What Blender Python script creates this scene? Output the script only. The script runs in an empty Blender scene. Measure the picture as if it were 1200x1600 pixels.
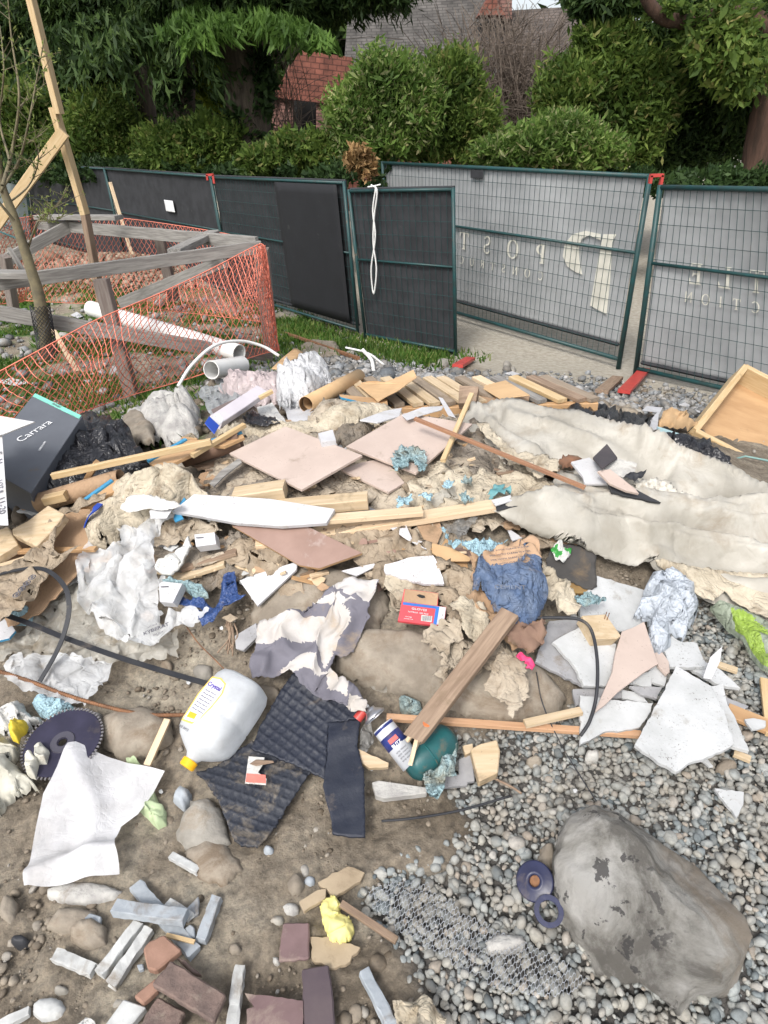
import bpy, bmesh, math, random
import numpy as np
from mathutils import Vector, Matrix
from mathutils.geometry import delaunay_2d_cdt, tessellate_polygon
rnd = random.Random(7)
scn = bpy.context.scene
COL = scn.collection

# ---------------------------------------------------------------- camera, sky, sun, exposure
FPX = 1000.0                      # focal length in pixels of the 1200 x 1600 photograph
PITCH = math.radians(31.0); ROLL = math.radians(2.1)
CAMZ = 2.16
_F = np.array([0, math.cos(PITCH), -math.sin(PITCH)])
_R0 = np.array([1.0, 0, 0]); _U0 = np.array([0, math.sin(PITCH), math.cos(PITCH)])
_R = _R0 * math.cos(ROLL) - _U0 * math.sin(ROLL)
_U = _U0 * math.cos(ROLL) + _R0 * math.sin(ROLL)
_C = np.array([0, 0, CAMZ])
cam_d = bpy.data.cameras.new('camera'); cam = bpy.data.objects.new('camera', cam_d); COL.objects.link(cam)
cam_d.sensor_fit = 'VERTICAL'; cam_d.sensor_height = 32.0; cam_d.lens = 32.0 * FPX / 1600.0
cam_d.clip_start = 0.05; cam_d.clip_end = 2000
m = Matrix(((_R[0], _U[0], -_F[0], 0), (_R[1], _U[1], -_F[1], 0), (_R[2], _U[2], -_F[2], CAMZ), (0, 0, 0, 1)))
cam.matrix_world = m
scn.camera = cam

SUN_EL = math.radians(50); SUN_AZ = math.radians(205)      # compass-like: direction the sun stands in
w = bpy.data.worlds.new('World'); scn.world = w; w.use_nodes = True
nt = w.node_tree; bg = nt.nodes['Background']
sky = nt.nodes.new('ShaderNodeTexSky'); sky.sky_type = 'NISHITA'; sky.sun_disc = False
sky.sun_elevation = SUN_EL; sky.sun_rotation = SUN_AZ; sky.dust_density = 4.0; sky.air_density = 1.0; sky.ozone_density = 0.6
hs = nt.nodes.new('ShaderNodeHueSaturation'); hs.inputs['Saturation'].default_value = 0.35
nt.links.new(sky.outputs[0], hs.inputs['Color']); nt.links.new(hs.outputs[0], bg.inputs[0])
bg.inputs[1].default_value = 0.15
sd = bpy.data.lights.new('sun', 'SUN'); so = bpy.data.objects.new('sun', sd); COL.objects.link(so)
sd.energy = 1.2; sd.angle = math.radians(12); sd.color = (1.0, 0.96, 0.9)
sdir = Vector((math.sin(SUN_AZ) * math.cos(SUN_EL), math.cos(SUN_AZ) * math.cos(SUN_EL), math.sin(SUN_EL)))
so.rotation_euler = sdir.to_track_quat('Z', 'Y').to_euler()
scn.view_settings.view_transform = 'Standard'; scn.view_settings.look = 'None'
scn.view_settings.exposure = 0.76; scn.view_settings.gamma = 1.0

# ---------------------------------------------------------------- numeric helpers
def hsh(ix, iy, seed):
    n = (ix.astype(np.int64) * 374761393 + iy.astype(np.int64) * 668265263 + seed * 1442695041) & 0xffffffff
    n = ((n ^ (n >> 13)) * 1274126177) & 0xffffffff
    n = ((n ^ (n >> 16)) * 2246822519) & 0xffffffff
    return ((n ^ (n >> 15)) & 0xffffff) / float(0xffffff)
def vnoise(x, y, seed=0):
    x = np.asarray(x, float); y = np.asarray(y, float)
    ix = np.floor(x); iy = np.floor(y); fx = x - ix; fy = y - iy
    fx = fx * fx * fx * (fx * (fx * 6 - 15) + 10); fy = fy * fy * fy * (fy * (fy * 6 - 15) + 10)
    a = hsh(ix, iy, seed); b = hsh(ix + 1, iy, seed); c = hsh(ix, iy + 1, seed); d = hsh(ix + 1, iy + 1, seed)
    return (a + (b - a) * fx) * (1 - fy) + (c + (d - c) * fx) * fy
def fbm(x, y, seed=0, octs=4, gain=0.5):
    s = 0; a = 1.0; t = 0
    for k in range(octs):
        ca, sa = math.cos(k * 1.3 + seed), math.sin(k * 1.3 + seed)
        s = s + a * (vnoise((x * ca - y * sa) * 2 ** k + 17 * k, (x * sa + y * ca) * 2 ** k - 9 * k, seed + k * 31) - 0.5); t += a; a *= gain
    return s / t * 2
def creases(x, y, seed=0, n=6):
    """sharp crumple folds: sum of warped triangle waves, range about -1..1"""
    r = random.Random(seed); s = 0
    wx = fbm(x * 0.7, y * 0.7, seed + 5, 3) * 0.55; wy = fbm(x * 0.7 + 9, y * 0.7, seed + 6, 3) * 0.55
    for k in range(n):
        a = r.uniform(0, math.pi); f = r.uniform(0.45, 1.5); p = r.uniform(0, 1)
        t = ((x + wx) * math.cos(a) + (y + wy) * math.sin(a)) * f + p
        tri = np.abs(t - np.floor(t) - 0.5) * 4 - 1
        s = s + tri / (f ** 0.8)
    return s / n * 1.7
def inpoly(px, py, poly):
    px = np.asarray(px, float); py = np.asarray(py, float); c = np.zeros(px.shape, bool)
    n = len(poly)
    for i in range(n):
        x1, y1 = poly[i]; x2, y2 = poly[(i + 1) % n]
        if y1 == y2: continue
        cond = ((y1 > py) != (y2 > py)) & (px < (x2 - x1) * (py - y1) / (y2 - y1) + x1)
        c ^= cond
    return c
def segdist(px, py, pts, closed=False):
    best = np.full(np.shape(px), 1e9); n = len(pts)
    for i in range(n if closed else n - 1):
        ax, ay = pts[i][:2]; bx, by = pts[(i + 1) % n][:2]
        dx, dy = bx - ax, by - ay; l = dx * dx + dy * dy + 1e-9
        t = np.clip(((px - ax) * dx + (py - ay) * dy) / l, 0, 1)
        best = np.minimum(best, np.hypot(px - ax - t * dx, py - ay - t * dy))
    return best
def rays(px, py):
    px = np.atleast_1d(np.asarray(px, float)); py = np.atleast_1d(np.asarray(py, float))
    return _F[None] * FPX + _R[None] * (px[:, None] - 600) - _U[None] * (py[:, None] - 800)
def proj(P):
    d = np.asarray(P, float) - _C; z = d @ _F
    z = np.where(z < 1e-3, 1e-3, z)
    return 600 + FPX * (d @ _R) / z, 800 - FPX * (d @ _U) / z, z
def onz(px, py, z):
    d = rays(px, py); t = (z - CAMZ) / d[:, 2]
    return _C + d * t[:, None]
def ony(px, py, y):
    """real point at depth y (metres from the camera's foot) seen at this pixel"""
    d = rays(px, py)[0]; return Vector(_C + d * (y / d[1]))

# ---------------------------------------------------------------- the lie of the land (heights in metres above the lane)
CTRL = [
 (-300,1600,.74),(0,1600,.74),(300,1600,.74),(600,1600,.74),(900,1600,.74),(1200,1600,.74),(1500,1600,.74),
 (-200,1350,.75),(150,1350,.75),(450,1350,.74),(750,1350,.73),(1050,1350,.74),(1400,1350,.74),
 (-200,1150,.78),(50,1150,.77),(300,1150,.77),(500,1150,.78),(700,1170,.76),(950,1150,.75),(1250,1150,.74),
 (-150,1000,.82),(150,1000,.82),(330,1000,.84),(480,1010,.88),(620,1020,.88),(800,1040,.85),(950,1030,.80),(1100,1030,.76),(1300,1030,.74),
 (0,900,.88),(200,900,.92),(400,900,.96),(600,900,.98),(780,900,.96),(900,920,.89),(1020,920,.82),(1120,940,.76),(1300,950,.72),
 (0,820,.92),(200,800,1.0),(400,800,1.05),(600,800,1.04),(760,830,1.0),(900,830,.98),(1050,830,.96),(1200,850,.9),(1400,850,.7),
 (100,740,.9),(300,730,1.05),(450,720,1.08),(600,720,1.08),(750,720,1.06),(900,720,1.05),(1050,740,1.0),(1200,770,.88),
 (30,700,.75),(200,670,.75),(330,650,.9),(450,650,1.0),(600,660,1.05),(720,650,1.02),(850,650,1.0),(960,680,.98),(1100,720,.75),(1250,740,.5),
 (300,610,.7),(400,600,.78),(500,600,.85),(620,610,.85),(740,610,.82),(880,620,.75),(1000,640,.5),(1150,650,.25),
 (0,640,.25),(200,625,.25),(-300,640,.1),
 (450,560,.4),(560,560,.35),(700,575,.2),(850,585,.12),(1000,600,.06),(1200,620,.02),(1500,640,0),
 (400,530,.05),(700,545,.02),(250,560,.1),(100,560,.1),(0,560,.1),(-300,560,.0),
 (950,570,0),(1300,600,0),(600,510,0),(400,470,0),(150,480,.1),(0,470,.08),
 (60,380,.35),(150,375,.5),(250,400,.4),(330,430,.12),(-100,380,.1),(500,420,0),(300,330,0),(0,310,0),(700,400,0),(1100,400,0),(-300,380,0),(1500,450,0),(1500,300,0),(900,300,0),(100,290,0),(-400,290,0),
]
_cp = np.array(CTRL, float)
_w = np.vstack([onz(a, b, c)[0] for a, b, c in CTRL])
def _uv(x, y):
    y = np.maximum(y, 0.12); return x / (y + 0.45), np.log(y + 0.25) * 1.0
def _tps(r): return np.where(r > 1e-9, r * r * np.log(np.maximum(r, 1e-9)), 0)
_cu, _cv = _uv(_w[:, 0], _w[:, 1])
_n = len(_cu); _K = _tps(np.hypot(_cu[:, None] - _cu[None], _cv[:, None] - _cv[None])) + np.eye(_n) * 0.004
_P = np.stack([np.ones(_n), _cu, _cv], 1); _A = np.block([[_K, _P], [_P.T, np.zeros((3, 3))]])
_sol = np.linalg.solve(_A, np.concatenate([_cp[:, 2], np.zeros(3)]))
def smooth_h(x, y):
    u, v = _uv(x, y); out = np.zeros(u.shape)
    for i in range(_n): out += _sol[i] * _tps(np.hypot(u - _cu[i], v - _cv[i]))
    out += _sol[_n] + _sol[_n + 1] * u + _sol[_n + 2] * v
    out = np.clip(out, 0.0, 1.3)
    f = np.clip((y - 11) / 4, 0, 1) + np.clip((np.abs(x) - 1.3 * y - 2) / 2, 0, 1)
    return out * (1 - np.clip(f, 0, 1))
# sample on a (u,v) table for quick look-ups
NV, NU = 700, 560
_vv = np.linspace(math.log(0.12), math.log(60.0), NV); _uu = np.linspace(-1.75, 1.75, NU)
_TY = np.exp(_vv)[:, None] * np.ones((1, NU)); _TX = _uu[None] * (_TY + 0.45)
_TZ = smooth_h(_TX, _TY)
def height(x, y):
    y = np.clip(y, 0.121, 59.0); v = (np.log(y) - _vv[0]) / (_vv[1] - _vv[0]); u = (x / (y + 0.45) - _uu[0]) / (_uu[1] - _uu[0])
    u = np.clip(u, 0, NU - 1.001); v = np.clip(v, 0, NV - 1.001)
    i = v.astype(int); j = u.astype(int); a = v - i; b = u - j
    return (_TZ[i, j] * (1 - a) * (1 - b) + _TZ[i + 1, j] * a * (1 - b) + _TZ[i, j + 1] * (1 - a) * b + _TZ[i + 1, j + 1] * a * b)
def G(px, py, lift=0.0):
    """where the sight line through a pixel meets the ground raised by lift"""
    px = np.atleast_1d(np.asarray(px, float)); py = np.atleast_1d(np.asarray(py, float))
    lift = np.broadcast_to(np.asarray(lift, float), px.shape)
    d = rays(px, py); hz = np.hypot(d[:, 0], d[:, 1]); d = d / hz[:, None]
    ts = np.concatenate([np.linspace(0.2, 6, 290), np.linspace(6.05, 30, 240)])
    lo = np.full(px.shape, ts[0]); hi = np.full(px.shape, ts[-1]); done = np.zeros(px.shape, bool)
    for a, b in zip(ts[:-1], ts[1:]):
        P = _C + d * b
        hit = (~done) & (P[:, 2] <= height(P[:, 0], P[:, 1]) + lift)
        lo[hit] = a; hi[hit] = b; done |= hit
        if done.all(): break
    for _ in range(16):
        mid = (lo + hi) / 2; P = _C + d * mid[:, None]
        below = P[:, 2] <= height(P[:, 0], P[:, 1]) + lift
        hi = np.where(below, mid, hi); lo = np.where(below, lo, mid)
    return _C + d * hi[:, None]
def g1(px, py, lift=0.0): return Vector(G(px, py, lift)[0])

# ---------------------------------------------------------------- materials
MATS = {}
def _new(name):
    mt = bpy.data.materials.new(name); mt.use_nodes = True; MATS[name] = mt
    nt = mt.node_tree; return mt, nt, nt.nodes['Principled BSDF'], nt.nodes, nt.links
def _ramp(N, L, src, stops, interp='LINEAR'):
    r = N.new('ShaderNodeValToRGB'); cr = r.color_ramp; cr.interpolation = interp
    while len(cr.elements) < len(stops): cr.elements.new(0.5)
    for e, (p, c) in zip(cr.elements, stops): e.position = p; e.color = (*c, 1) if len(c) == 3 else c
    L.new(src, r.inputs[0]); return r.outputs[0]
def _noise(N, L, vec, scale, detail=5, rough=0.55, dist=0.0):
    n = N.new('ShaderNodeTexNoise'); n.inputs['Scale'].default_value = scale; n.inputs['Detail'].default_value = detail
    n.inputs['Roughness'].default_value = rough; n.inputs['Distortion'].default_value = dist
    if vec is not None: L.new(vec, n.inputs['Vector'])
    return n.outputs['Fac']
def _mix(N, L, fac, a, b, mode='MIX'):
    x = N.new('ShaderNodeMix'); x.data_type = 'RGBA'; x.blend_type = mode
    for s, v in ((0, fac), (6, a), (7, b)):
        if isinstance(v, (int, float)): x.inputs[s].default_value = v
        elif isinstance(v, tuple): x.inputs[s].default_value = (*v, 1)
        else: L.new(v, x.inputs[s])
    return x.outputs[2]
def _bump(N, L, bsdf, h, strength, dist):
    b = N.new('ShaderNodeBump'); b.inputs['Strength'].default_value = strength; b.inputs['Distance'].default_value = dist
    L.new(h, b.inputs['Height']); L.new(b.outputs[0], bsdf.inputs['Normal']); return b
def M(name, c, c2=None, scale=12, rough=0.7, dirt=0.0, dirtc=(0.16, 0.115, 0.07), dscale=9, bump=0.3, bdist=0.002, bscale=60,
      metal=0, trans=0, spec=0.4, speck=0.0, stretch=None, island=0.0, coord='Object', translucent=0.0, alpha=1.0, stops=None, wrk=0.0, wrs=9):
    if name in MATS: return MATS[name]
    mt, nt, b, N, L = _new(name)
    tc = N.new('ShaderNodeTexCoord'); vec = tc.outputs[coord]
    oi = N.new('ShaderNodeObjectInfo'); va = N.new('ShaderNodeVectorMath'); va.operation = 'ADD'
    sc = N.new('ShaderNodeVectorMath'); sc.operation = 'SCALE'; L.new(oi.outputs['Random'], sc.inputs['Scale']); sc.inputs[0].default_value = (7, 13, 5)
    L.new(vec, va.inputs[0]); L.new(sc.outputs[0], va.inputs[1]); vec = va.outputs[0]
    v2 = vec
    if stretch:
        mp = N.new('ShaderNodeMapping'); mp.inputs['Scale'].default_value = stretch; L.new(vec, mp.inputs[0]); v2 = mp.outputs[0]
    if c2 is None: c2 = tuple(x * 0.8 for x in c)
    n1 = _noise(N, L, v2, scale, 6, 0.6)
    col = _ramp(N, L, n1, [(0.36, c2), (0.64, c)])
    if island:
        ge = N.new('ShaderNodeNewGeometry'); h = N.new('ShaderNodeHueSaturation')
        ma = N.new('ShaderNodeMapRange'); L.new(ge.outputs['Random Per Island'], ma.inputs[0]); ma.inputs[3].default_value = 1 - island; ma.inputs[4].default_value = 1 + island
        L.new(ma.outputs[0], h.inputs['Value']); L.new(col, h.inputs['Color']); col = h.outputs[0]
    if dirt > 0:
        n2 = _noise(N, L, vec, dscale, 8, 0.68, 0.4)
        f = _ramp(N, L, n2, [(max(0, 0.68 - dirt * 0.42), (0, 0, 0)), (max(0.1, 0.80 - dirt * 0.30), (1, 1, 1))])
        fm = N.new('ShaderNodeMath'); fm.operation = 'MULTIPLY'; L.new(f, fm.inputs[0]); fm.inputs[1].default_value = 0.85
        col = _mix(N, L, fm.outputs[0], col, dirtc)
    if speck > 0:
        n3 = _noise(N, L, vec, 170, 3, 0.6)
        f = _ramp(N, L, n3, [(0.70 - speck * 0.09, (0, 0, 0)), (0.76 - speck * 0.08, (.8, .8, .8))])
        n4 = _noise(N, L, vec, 14, 3); f4 = _ramp(N, L, n4, [(0.42, (0, 0, 0)), (0.62, (1, 1, 1))])
        fm = N.new('ShaderNodeMath'); fm.operation = 'MULTIPLY'; L.new(f, fm.inputs[0]); L.new(f4, fm.inputs[1])
        col = _mix(N, L, fm.outputs[0], col, (0.07, 0.05, 0.035))
    L.new(col, b.inputs['Base Color'])
    b.inputs['Roughness'].default_value = rough; b.inputs['Metallic'].default_value = metal
    b.inputs['Specular IOR Level'].default_value = spec
    if trans: b.inputs['Transmission Weight'].default_value = trans
    if alpha < 1: b.inputs['Alpha'].default_value = alpha
    if bump:
        nb = _noise(N, L, v2, bscale, 6, 0.65); bo_ = _bump(N, L, b, nb, bump, bdist)
        if wrk:
            prev = None; b0 = bo_
            for q_, (sc_, dd) in enumerate(((wrs, 1.0), (wrs * 2.7, .5))):
                nw = _noise(N, L, vec, sc_, 3, .5, .8); sb = N.new('ShaderNodeMath'); sb.operation = 'SUBTRACT'; L.new(nw, sb.inputs[0]); sb.inputs[1].default_value = .5
                ab = N.new('ShaderNodeMath'); ab.operation = 'ABSOLUTE'; L.new(sb.outputs[0], ab.inputs[0]); pw = N.new('ShaderNodeMath'); pw.operation = 'POWER'; L.new(ab.outputs[0], pw.inputs[0]); pw.inputs[1].default_value = .6
                bb = N.new('ShaderNodeBump'); bb.inputs['Strength'].default_value = .9; bb.inputs['Distance'].default_value = wrk * dd; L.new(pw.outputs[0], bb.inputs['Height'])
                if prev: L.new(prev, bb.inputs['Normal'])
                prev = bb.outputs[0]
            L.new(prev, b0.inputs['Normal'])
    if translucent > 0:
        tr = N.new('ShaderNodeBsdfTranslucent'); L.new(col, tr.inputs[0]); ms = N.new('ShaderNodeMixShader'); ms.inputs[0].default_value = translucent
        L.new(b.outputs[0], ms.inputs[1]); L.new(tr.outputs[0], ms.inputs[2]); L.new(ms.outputs[0], N['Material Output'].inputs[0])
    return mt
def film(name, c, a=0.6, rough=0.35, dirt=0.3, tl=0.25, wrk=.02):
    """thin plastic sheet: part of the light goes straight through"""
    if name in MATS: return MATS[name]
    mt = M(name, c, None, 8, rough, dirt, dirtc=(0.30, 0.25, 0.18), bump=0.4, bdist=0.003, bscale=25, translucent=tl, wrk=wrk, wrs=11)
    nt = mt.node_tree; N = nt.nodes; L = nt.links; out = N['Material Output']; src = out.inputs[0].links[0].from_socket
    tp = N.new('ShaderNodeBsdfTransparent'); ms = N.new('ShaderNodeMixShader')
    tc = N.new('ShaderNodeTexCoord'); n = _noise(N, L, tc.outputs['Object'], 14, 4); mr = N.new('ShaderNodeMapRange'); L.new(n, mr.inputs[0])
    mr.inputs[1].default_value = 0.3; mr.inputs[2].default_value = 0.7; mr.inputs[3].default_value = a - 0.12; mr.inputs[4].default_value = min(1, a + 0.15)
    L.new(mr.outputs[0], ms.inputs[0]); L.new(tp.outputs[0], ms.inputs[1]); L.new(src, ms.inputs[2]); L.new(ms.outputs[0], out.inputs[0])
    return mt
WX = (1.2, 14, 14)        # grain runs along local x of a bar
m_pine = M('pine', (.56, .45, .31), (.45, .34, .21), 5, .65, .25, stretch=WX, bscale=9, speck=.5)
m_pinec = M('pine_clean', (.58, .44, .26), (.47, .33, .17), 5, .6, .08, stretch=WX, bscale=9)
m_pale = M('pale_board', (.66, .52, .36), (.56, .42, .27), 5, .65, .22, stretch=WX, bscale=9, speck=.6)
m_oldw = M('grey_timber', (.30, .29, .27), (.17, .16, .15), 5, .85, .1, stretch=WX, bscale=9, bump=.6)
m_brw = M('brown_stake', (.31, .225, .16), (.19, .13, .09), 5, .75, .3, stretch=WX, bscale=9, bump=.5)
m_ply = M('plywood', (.50, .32, .17), (.40, .24, .12), 3, .6, .2, stretch=(1, 5, 1), bscale=12)
m_card = M('cardboard', (.40, .27, .17), (.33, .215, .13), 6, .85, .3, bump=.25, bscale=30, wrk=0.006, wrs=9)
m_cardl = M('light_cardboard', (.56, .38, .21), (.46, .30, .16), 6, .85, .1, bump=.2, bscale=30)
m_gyp = M('plasterboard', (.53, .54, .545), (.42, .43, .43), 10, .8, .18, dirtc=(.25, .22, .18), speck=1.0, bump=.4, bscale=90)
m_gypg = M('grey_plasterboard', (.36, .36, .37), (.25, .25, .26), 10, .8, .3, speck=1.0)
m_tileb = M('beige_tile', (.50, .41, .36), (.44, .355, .31), 7, .45, .2, dirtc=(.24, .19, .14), speck=.6, bump=.1)
m_tilebr = M('brown_tile', (.30, .20, .165), (.24, .155, .125), 7, .5, .25, dirtc=(.42, .37, .35), bump=.15)
m_white = M('white_board', (.55, .55, .57), (.46, .46, .47), 8, .55, .32, dirtc=(.38, .35, .30), speck=.9, bump=.2)
m_papw = M('white_paper', (.60, .60, .58), (.50, .49, .46), 8, .7, .1, dirtc=(.5, .42, .3), bump=.3, bscale=30, wrk=0.012, wrs=10)
m_canv = M('dirty_canvas', (.44, .38, .30), (.30, .25, .19), 8, .9, .4, bump=.5, bscale=120, wrk=0.022, wrs=8)
m_canvl = M('cream_canvas', (.52, .46, .36), (.38, .33, .25), 8, .9, .38, bump=.4, bscale=100, wrk=0.018, wrs=9)
m_canvg = M('grey_brown_sacking', (.27, .235, .195), (.17, .145, .115), 8, .9, .4, bump=.6, bscale=100, wrk=0.022, wrs=10)
m_kraft = M('kraft_paper', (.37, .30, .22), (.25, .20, .145), 8, .8, .4, bump=.4, bscale=40, wrk=0.016, wrs=9)
m_blk = M('black_plastic', (.012, .012, .015), (.02, .02, .024), 8, .28, .12, dirtc=(.12, .10, .08), bump=.3, bscale=30, spec=.6, wrk=0.015, wrs=11)
m_blkm = M('black_rubber', (.022, .024, .03), (.035, .036, .04), 14, .6, .25, dirtc=(.17, .14, .11), bump=.5, bscale=90)
m_rust = M('rusty_steel', (.30, .15, .075), (.16, .085, .05), 30, .75, .2, metal=.2, bump=.6, bscale=120)
m_rockg = M('rock_grey', (.36, .34, .30), (.22, .205, .18), 9, .85, .35, dirtc=(.24, .18, .12), bump=.8, bdist=.006, bscale=40)
m_conc = M('old_concrete', (.33, .29, .235), (.20, .17, .135), 9, .9, .45, dirtc=(.17, .125, .085), bump=.8, bdist=.005, bscale=50)
m_spall = M('pale_mortar', (.50, .49, .46), (.30, .29, .28), 14, .9, .2, bump=1, bdist=.008, bscale=35)
m_glove = M('pale_blue_nitrile', (.36, .50, .53), (.20, .31, .34), 14, .5, .45, dirtc=(.25, .22, .15), bump=.2, wrk=0.02, wrs=24)
m_mask = M('light_blue_mask', (.38, .56, .64), (.30, .46, .53), 10, .7, .25, bump=.2, wrk=0.02, wrs=24)
m_blue = M('navy_wrapper', (.022, .05, .16), (.04, .08, .22), 20, .35, .25, dirtc=(.3, .25, .18), bump=.3, wrk=0.015, wrs=16)
m_bpap = M('blue_printed_paper', (.075, .12, .22), (.12, .16, .24), 20, .65, .3, dirtc=(.35, .27, .2), bump=.5, wrk=0.018, wrs=12)
m_redbox = M('red_card', (.62, .07, .09), (.55, .06, .07), 10, .5, .05, bump=.1)
m_tape = M('bright_blue_edge', (.05, .28, .48), (.04, .22, .40), 10, .5, .1, bump=.1)
m_brick = M('paver_brown', (.19, .135, .115), (.12, .088, .078), 30, .85, .45, dirtc=(.3, .26, .21), dscale=14, bump=1, bdist=.005, bscale=60)
m_paver = M('paver_pale', (.52, .53, .52), (.38, .385, .38), 26, .85, .35, bump=.5, bscale=90)
m_paverg = M('paver_bluegrey', (.37, .40, .43), (.27, .30, .33), 26, .8, .3, bump=.5, bscale=90)
m_green = M('dark_green_steel', (.01, .10, .105), (.02, .07, .075), 14, .4, .3, bump=.3)
m_fgreen = M('fence_green_paint', (.012, .06, .062), (.02, .045, .045), 14, .45, .12, dirtc=(.2, .1, .05), bump=.1)
m_red = M('red_plastic', (.48, .06, .05), (.40, .05, .045), 10, .4, .05, bump=.05)
m_orange = M('orange_net', (.66, .21, .14), (.56, .16, .11), 10, .55, .05, bump=0)
m_pvc = M('white_pvc', (.74, .74, .73), (.68, .68, .66), 8, .4, .1, bump=.05)
m_steel = M('bright_steel', (.6, .6, .62), None, 8, .3, .05, metal=.9, bump=.05)
m_dark = M('painted_opening_shade', (.02, .02, .02), None, 8, .8, 0, bump=0)  # near black that stands in for the shade inside openings
m_ink = M('grey_ink', (.12, .12, .14), None, 8, .7, 0, bump=0)
m_inkw = M('pale_ink', (.75, .76, .78), None, 8, .6, 0, bump=0)
m_box = M('dark_grey_box', (.125, .135, .155), (.10, .108, .125), 4, .5, .05, bump=.05)
m_teal = M('teal_label', (.22, .62, .50), None, 8, .5, .05, bump=0)
m_tarp = M('dirty_white_tarp', (.53, .51, .46), (.36, .335, .285), 4, .45, .36, dirtc=(.30, .24, .17), dscale=4, bump=.25, bscale=50, translucent=.15, wrk=0.004, wrs=7)
f_clear = film('clear_film', (.72, .74, .75), .62, .3, .2)
f_milky = film('milky_film', (.86, .88, .90), .56, .22, .12, .2, .008)
f_dirty = film('dirty_film', (.62, .60, .54), .60, .3, .45, .2, .008)
f_grey = film('grey_film', (.30, .30, .29), .65, .3, .3)
f_lime = film('lime_film', (.42, .62, .10), .8, .35, .1)

# ---------------------------------------------------------------- object helpers
def tag(o, label=None, cat=None, group=None, kind=None):
    if label: o['label'] = label
    if cat: o['category'] = cat
    if group: o['group'] = group
    if kind: o['kind'] = kind
    return o
def wmat(o): return (wmat(o.parent) @ o.matrix_basis) if o.parent else o.matrix_basis.copy()
def link(name, me, mats, parent=None, origin=None, smooth=False):
    if not isinstance(mats, (list, tuple)): mats = [mats]
    for x in mats: me.materials.append(x)
    o = bpy.data.objects.new(name, me); COL.objects.link(o)
    if smooth:
        me.polygons.foreach_set('use_smooth', [True] * len(me.polygons))
    if parent is None:
        if origin is None:
            co = np.empty(len(me.vertices) * 3); me.vertices.foreach_get('co', co); co = co.reshape(-1, 3)
            origin = Vector((co[:, 0].mean(), co[:, 1].mean(), co[:, 2].min()))
        me.transform(Matrix.Translation(-Vector(origin))); o.location = origin
    else:
        me.transform(wmat(parent).inverted())
        o.parent = parent
    return o
def empty(name, loc, label, cat, group=None, kind=None):
    o = bpy.data.objects.new(name, None); COL.objects.link(o); o.location = loc; o.empty_display_size = .05
    tag(o, label, cat, group, kind); return o
class MB:
    def __init__(s): s.v = []; s.f = []; s.mi = []; s.cur = 0
    def add(s, vs, fs):
        b = len(s.v); s.v += [tuple(v) for v in vs]; s.f += [tuple(b + i for i in f) for f in fs]; s.mi += [s.cur] * len(fs)
    def box(s, c, ax, ay, az):
        c, ax, ay, az = map(Vector, (c, ax, ay, az))
        vs = [c + ax * i + ay * j + az * k for k in (-1, 1) for j in (-1, 1) for i in (-1, 1)]
        s.add(vs, [(0, 2, 3, 1), (4, 5, 7, 6), (0, 1, 5, 4), (2, 6, 7, 3), (0, 4, 6, 2), (1, 3, 7, 5)])
    def tube(s, pts, r, n=8, caps=True):
        pts = [Vector(p) for p in pts]; m_ = len(pts)
        rr = r if isinstance(r, (list, tuple)) else [r] * m_
        vs = []; prev = None
        for i, p in enumerate(pts):
            t = (pts[min(i + 1, m_ - 1)] - pts[max(i - 1, 0)]).normalized()
            if prev is None:
                a = Vector((0, 0, 1)) if abs(t.z) < .9 else Vector((1, 0, 0)); u = t.cross(a).normalized()
            else: u = (prev - t * prev.dot(t)).normalized()
            prev = u; v = t.cross(u)
            for k in range(n):
                an = 2 * math.pi * k / n; vs.append(p + (u * math.cos(an) + v * math.sin(an)) * rr[i])
        fs = [(i * n + k, i * n + (k + 1) % n, (i + 1) * n + (k + 1) % n, (i + 1) * n + k) for i in range(m_ - 1) for k in range(n)]
        if caps: fs += [tuple(range(n))[::-1], tuple((m_ - 1) * n + k for k in range(n))]
        s.add(vs, fs)
    def lathe(s, origin, axis, prof, n=32):
        """prof: list of (distance along axis, radius)"""
        o = Vector(origin); t = Vector(axis).normalized(); a = Vector((0, 0, 1)) if abs(t.z) < .9 else Vector((1, 0, 0))
        u = t.cross(a).normalized(); v = t.cross(u); vs = []
        for d, r in prof:
            for k in range(n):
                an = 2 * math.pi * k / n; vs.append(o + t * d + (u * math.cos(an) + v * math.sin(an)) * max(r, 1e-5))
        m_ = len(prof)
        fs = [(i * n + k, i * n + (k + 1) % n, (i + 1) * n + (k + 1) % n, (i + 1) * n + k) for i in range(m_ - 1) for k in range(n)]
        s.add(vs, fs)
    def build(s, name, mats, parent=None, smooth=False, origin=None):
        me = bpy.data.meshes.new(name); me.from_pydata(s.v, [], s.f)
        if any(s.mi): me.polygons.foreach_set('material_index', s.mi)
        me.update(); return link(name, me, mats, parent, origin, smooth)
def smoothpath(pts, n=8):
    P = [Vector(p) for p in pts]; P = [P[0] * 2 - P[1]] + P + [P[-1] * 2 - P[-2]]; out = []
    for i in range(1, len(P) - 2):
        for k in range(n):
            t = k / n; a, b, c, d = P[i - 1], P[i], P[i + 1], P[i + 2]
            out.append(0.5 * ((2 * b) + (c - a) * t + (2 * a - 5 * b + 4 * c - d) * t * t + (3 * b - a - 3 * c + d) * t ** 3))
    out.append(P[-2]); return out
def dens(outline, step, jag=0, seed=0):
    r = random.Random(seed); out = []
    n = len(outline)
    for i in range(n):
        a = outline[i]; b = outline[(i + 1) % n]; l = math.hypot(b[0] - a[0], b[1] - a[1]); k = max(1, int(round(l / step)))
        nx, ny = -(b[1] - a[1]) / (l + 1e-9), (b[0] - a[0]) / (l + 1e-9)
        for j in range(k):
            t = j / k; o = r.gauss(0, jag) if (j and jag) else 0
            out.append((a[0] + (b[0] - a[0]) * t + nx * o, a[1] + (b[1] - a[1]) * t + ny * o))
    return out
_seed = [100]
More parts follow.
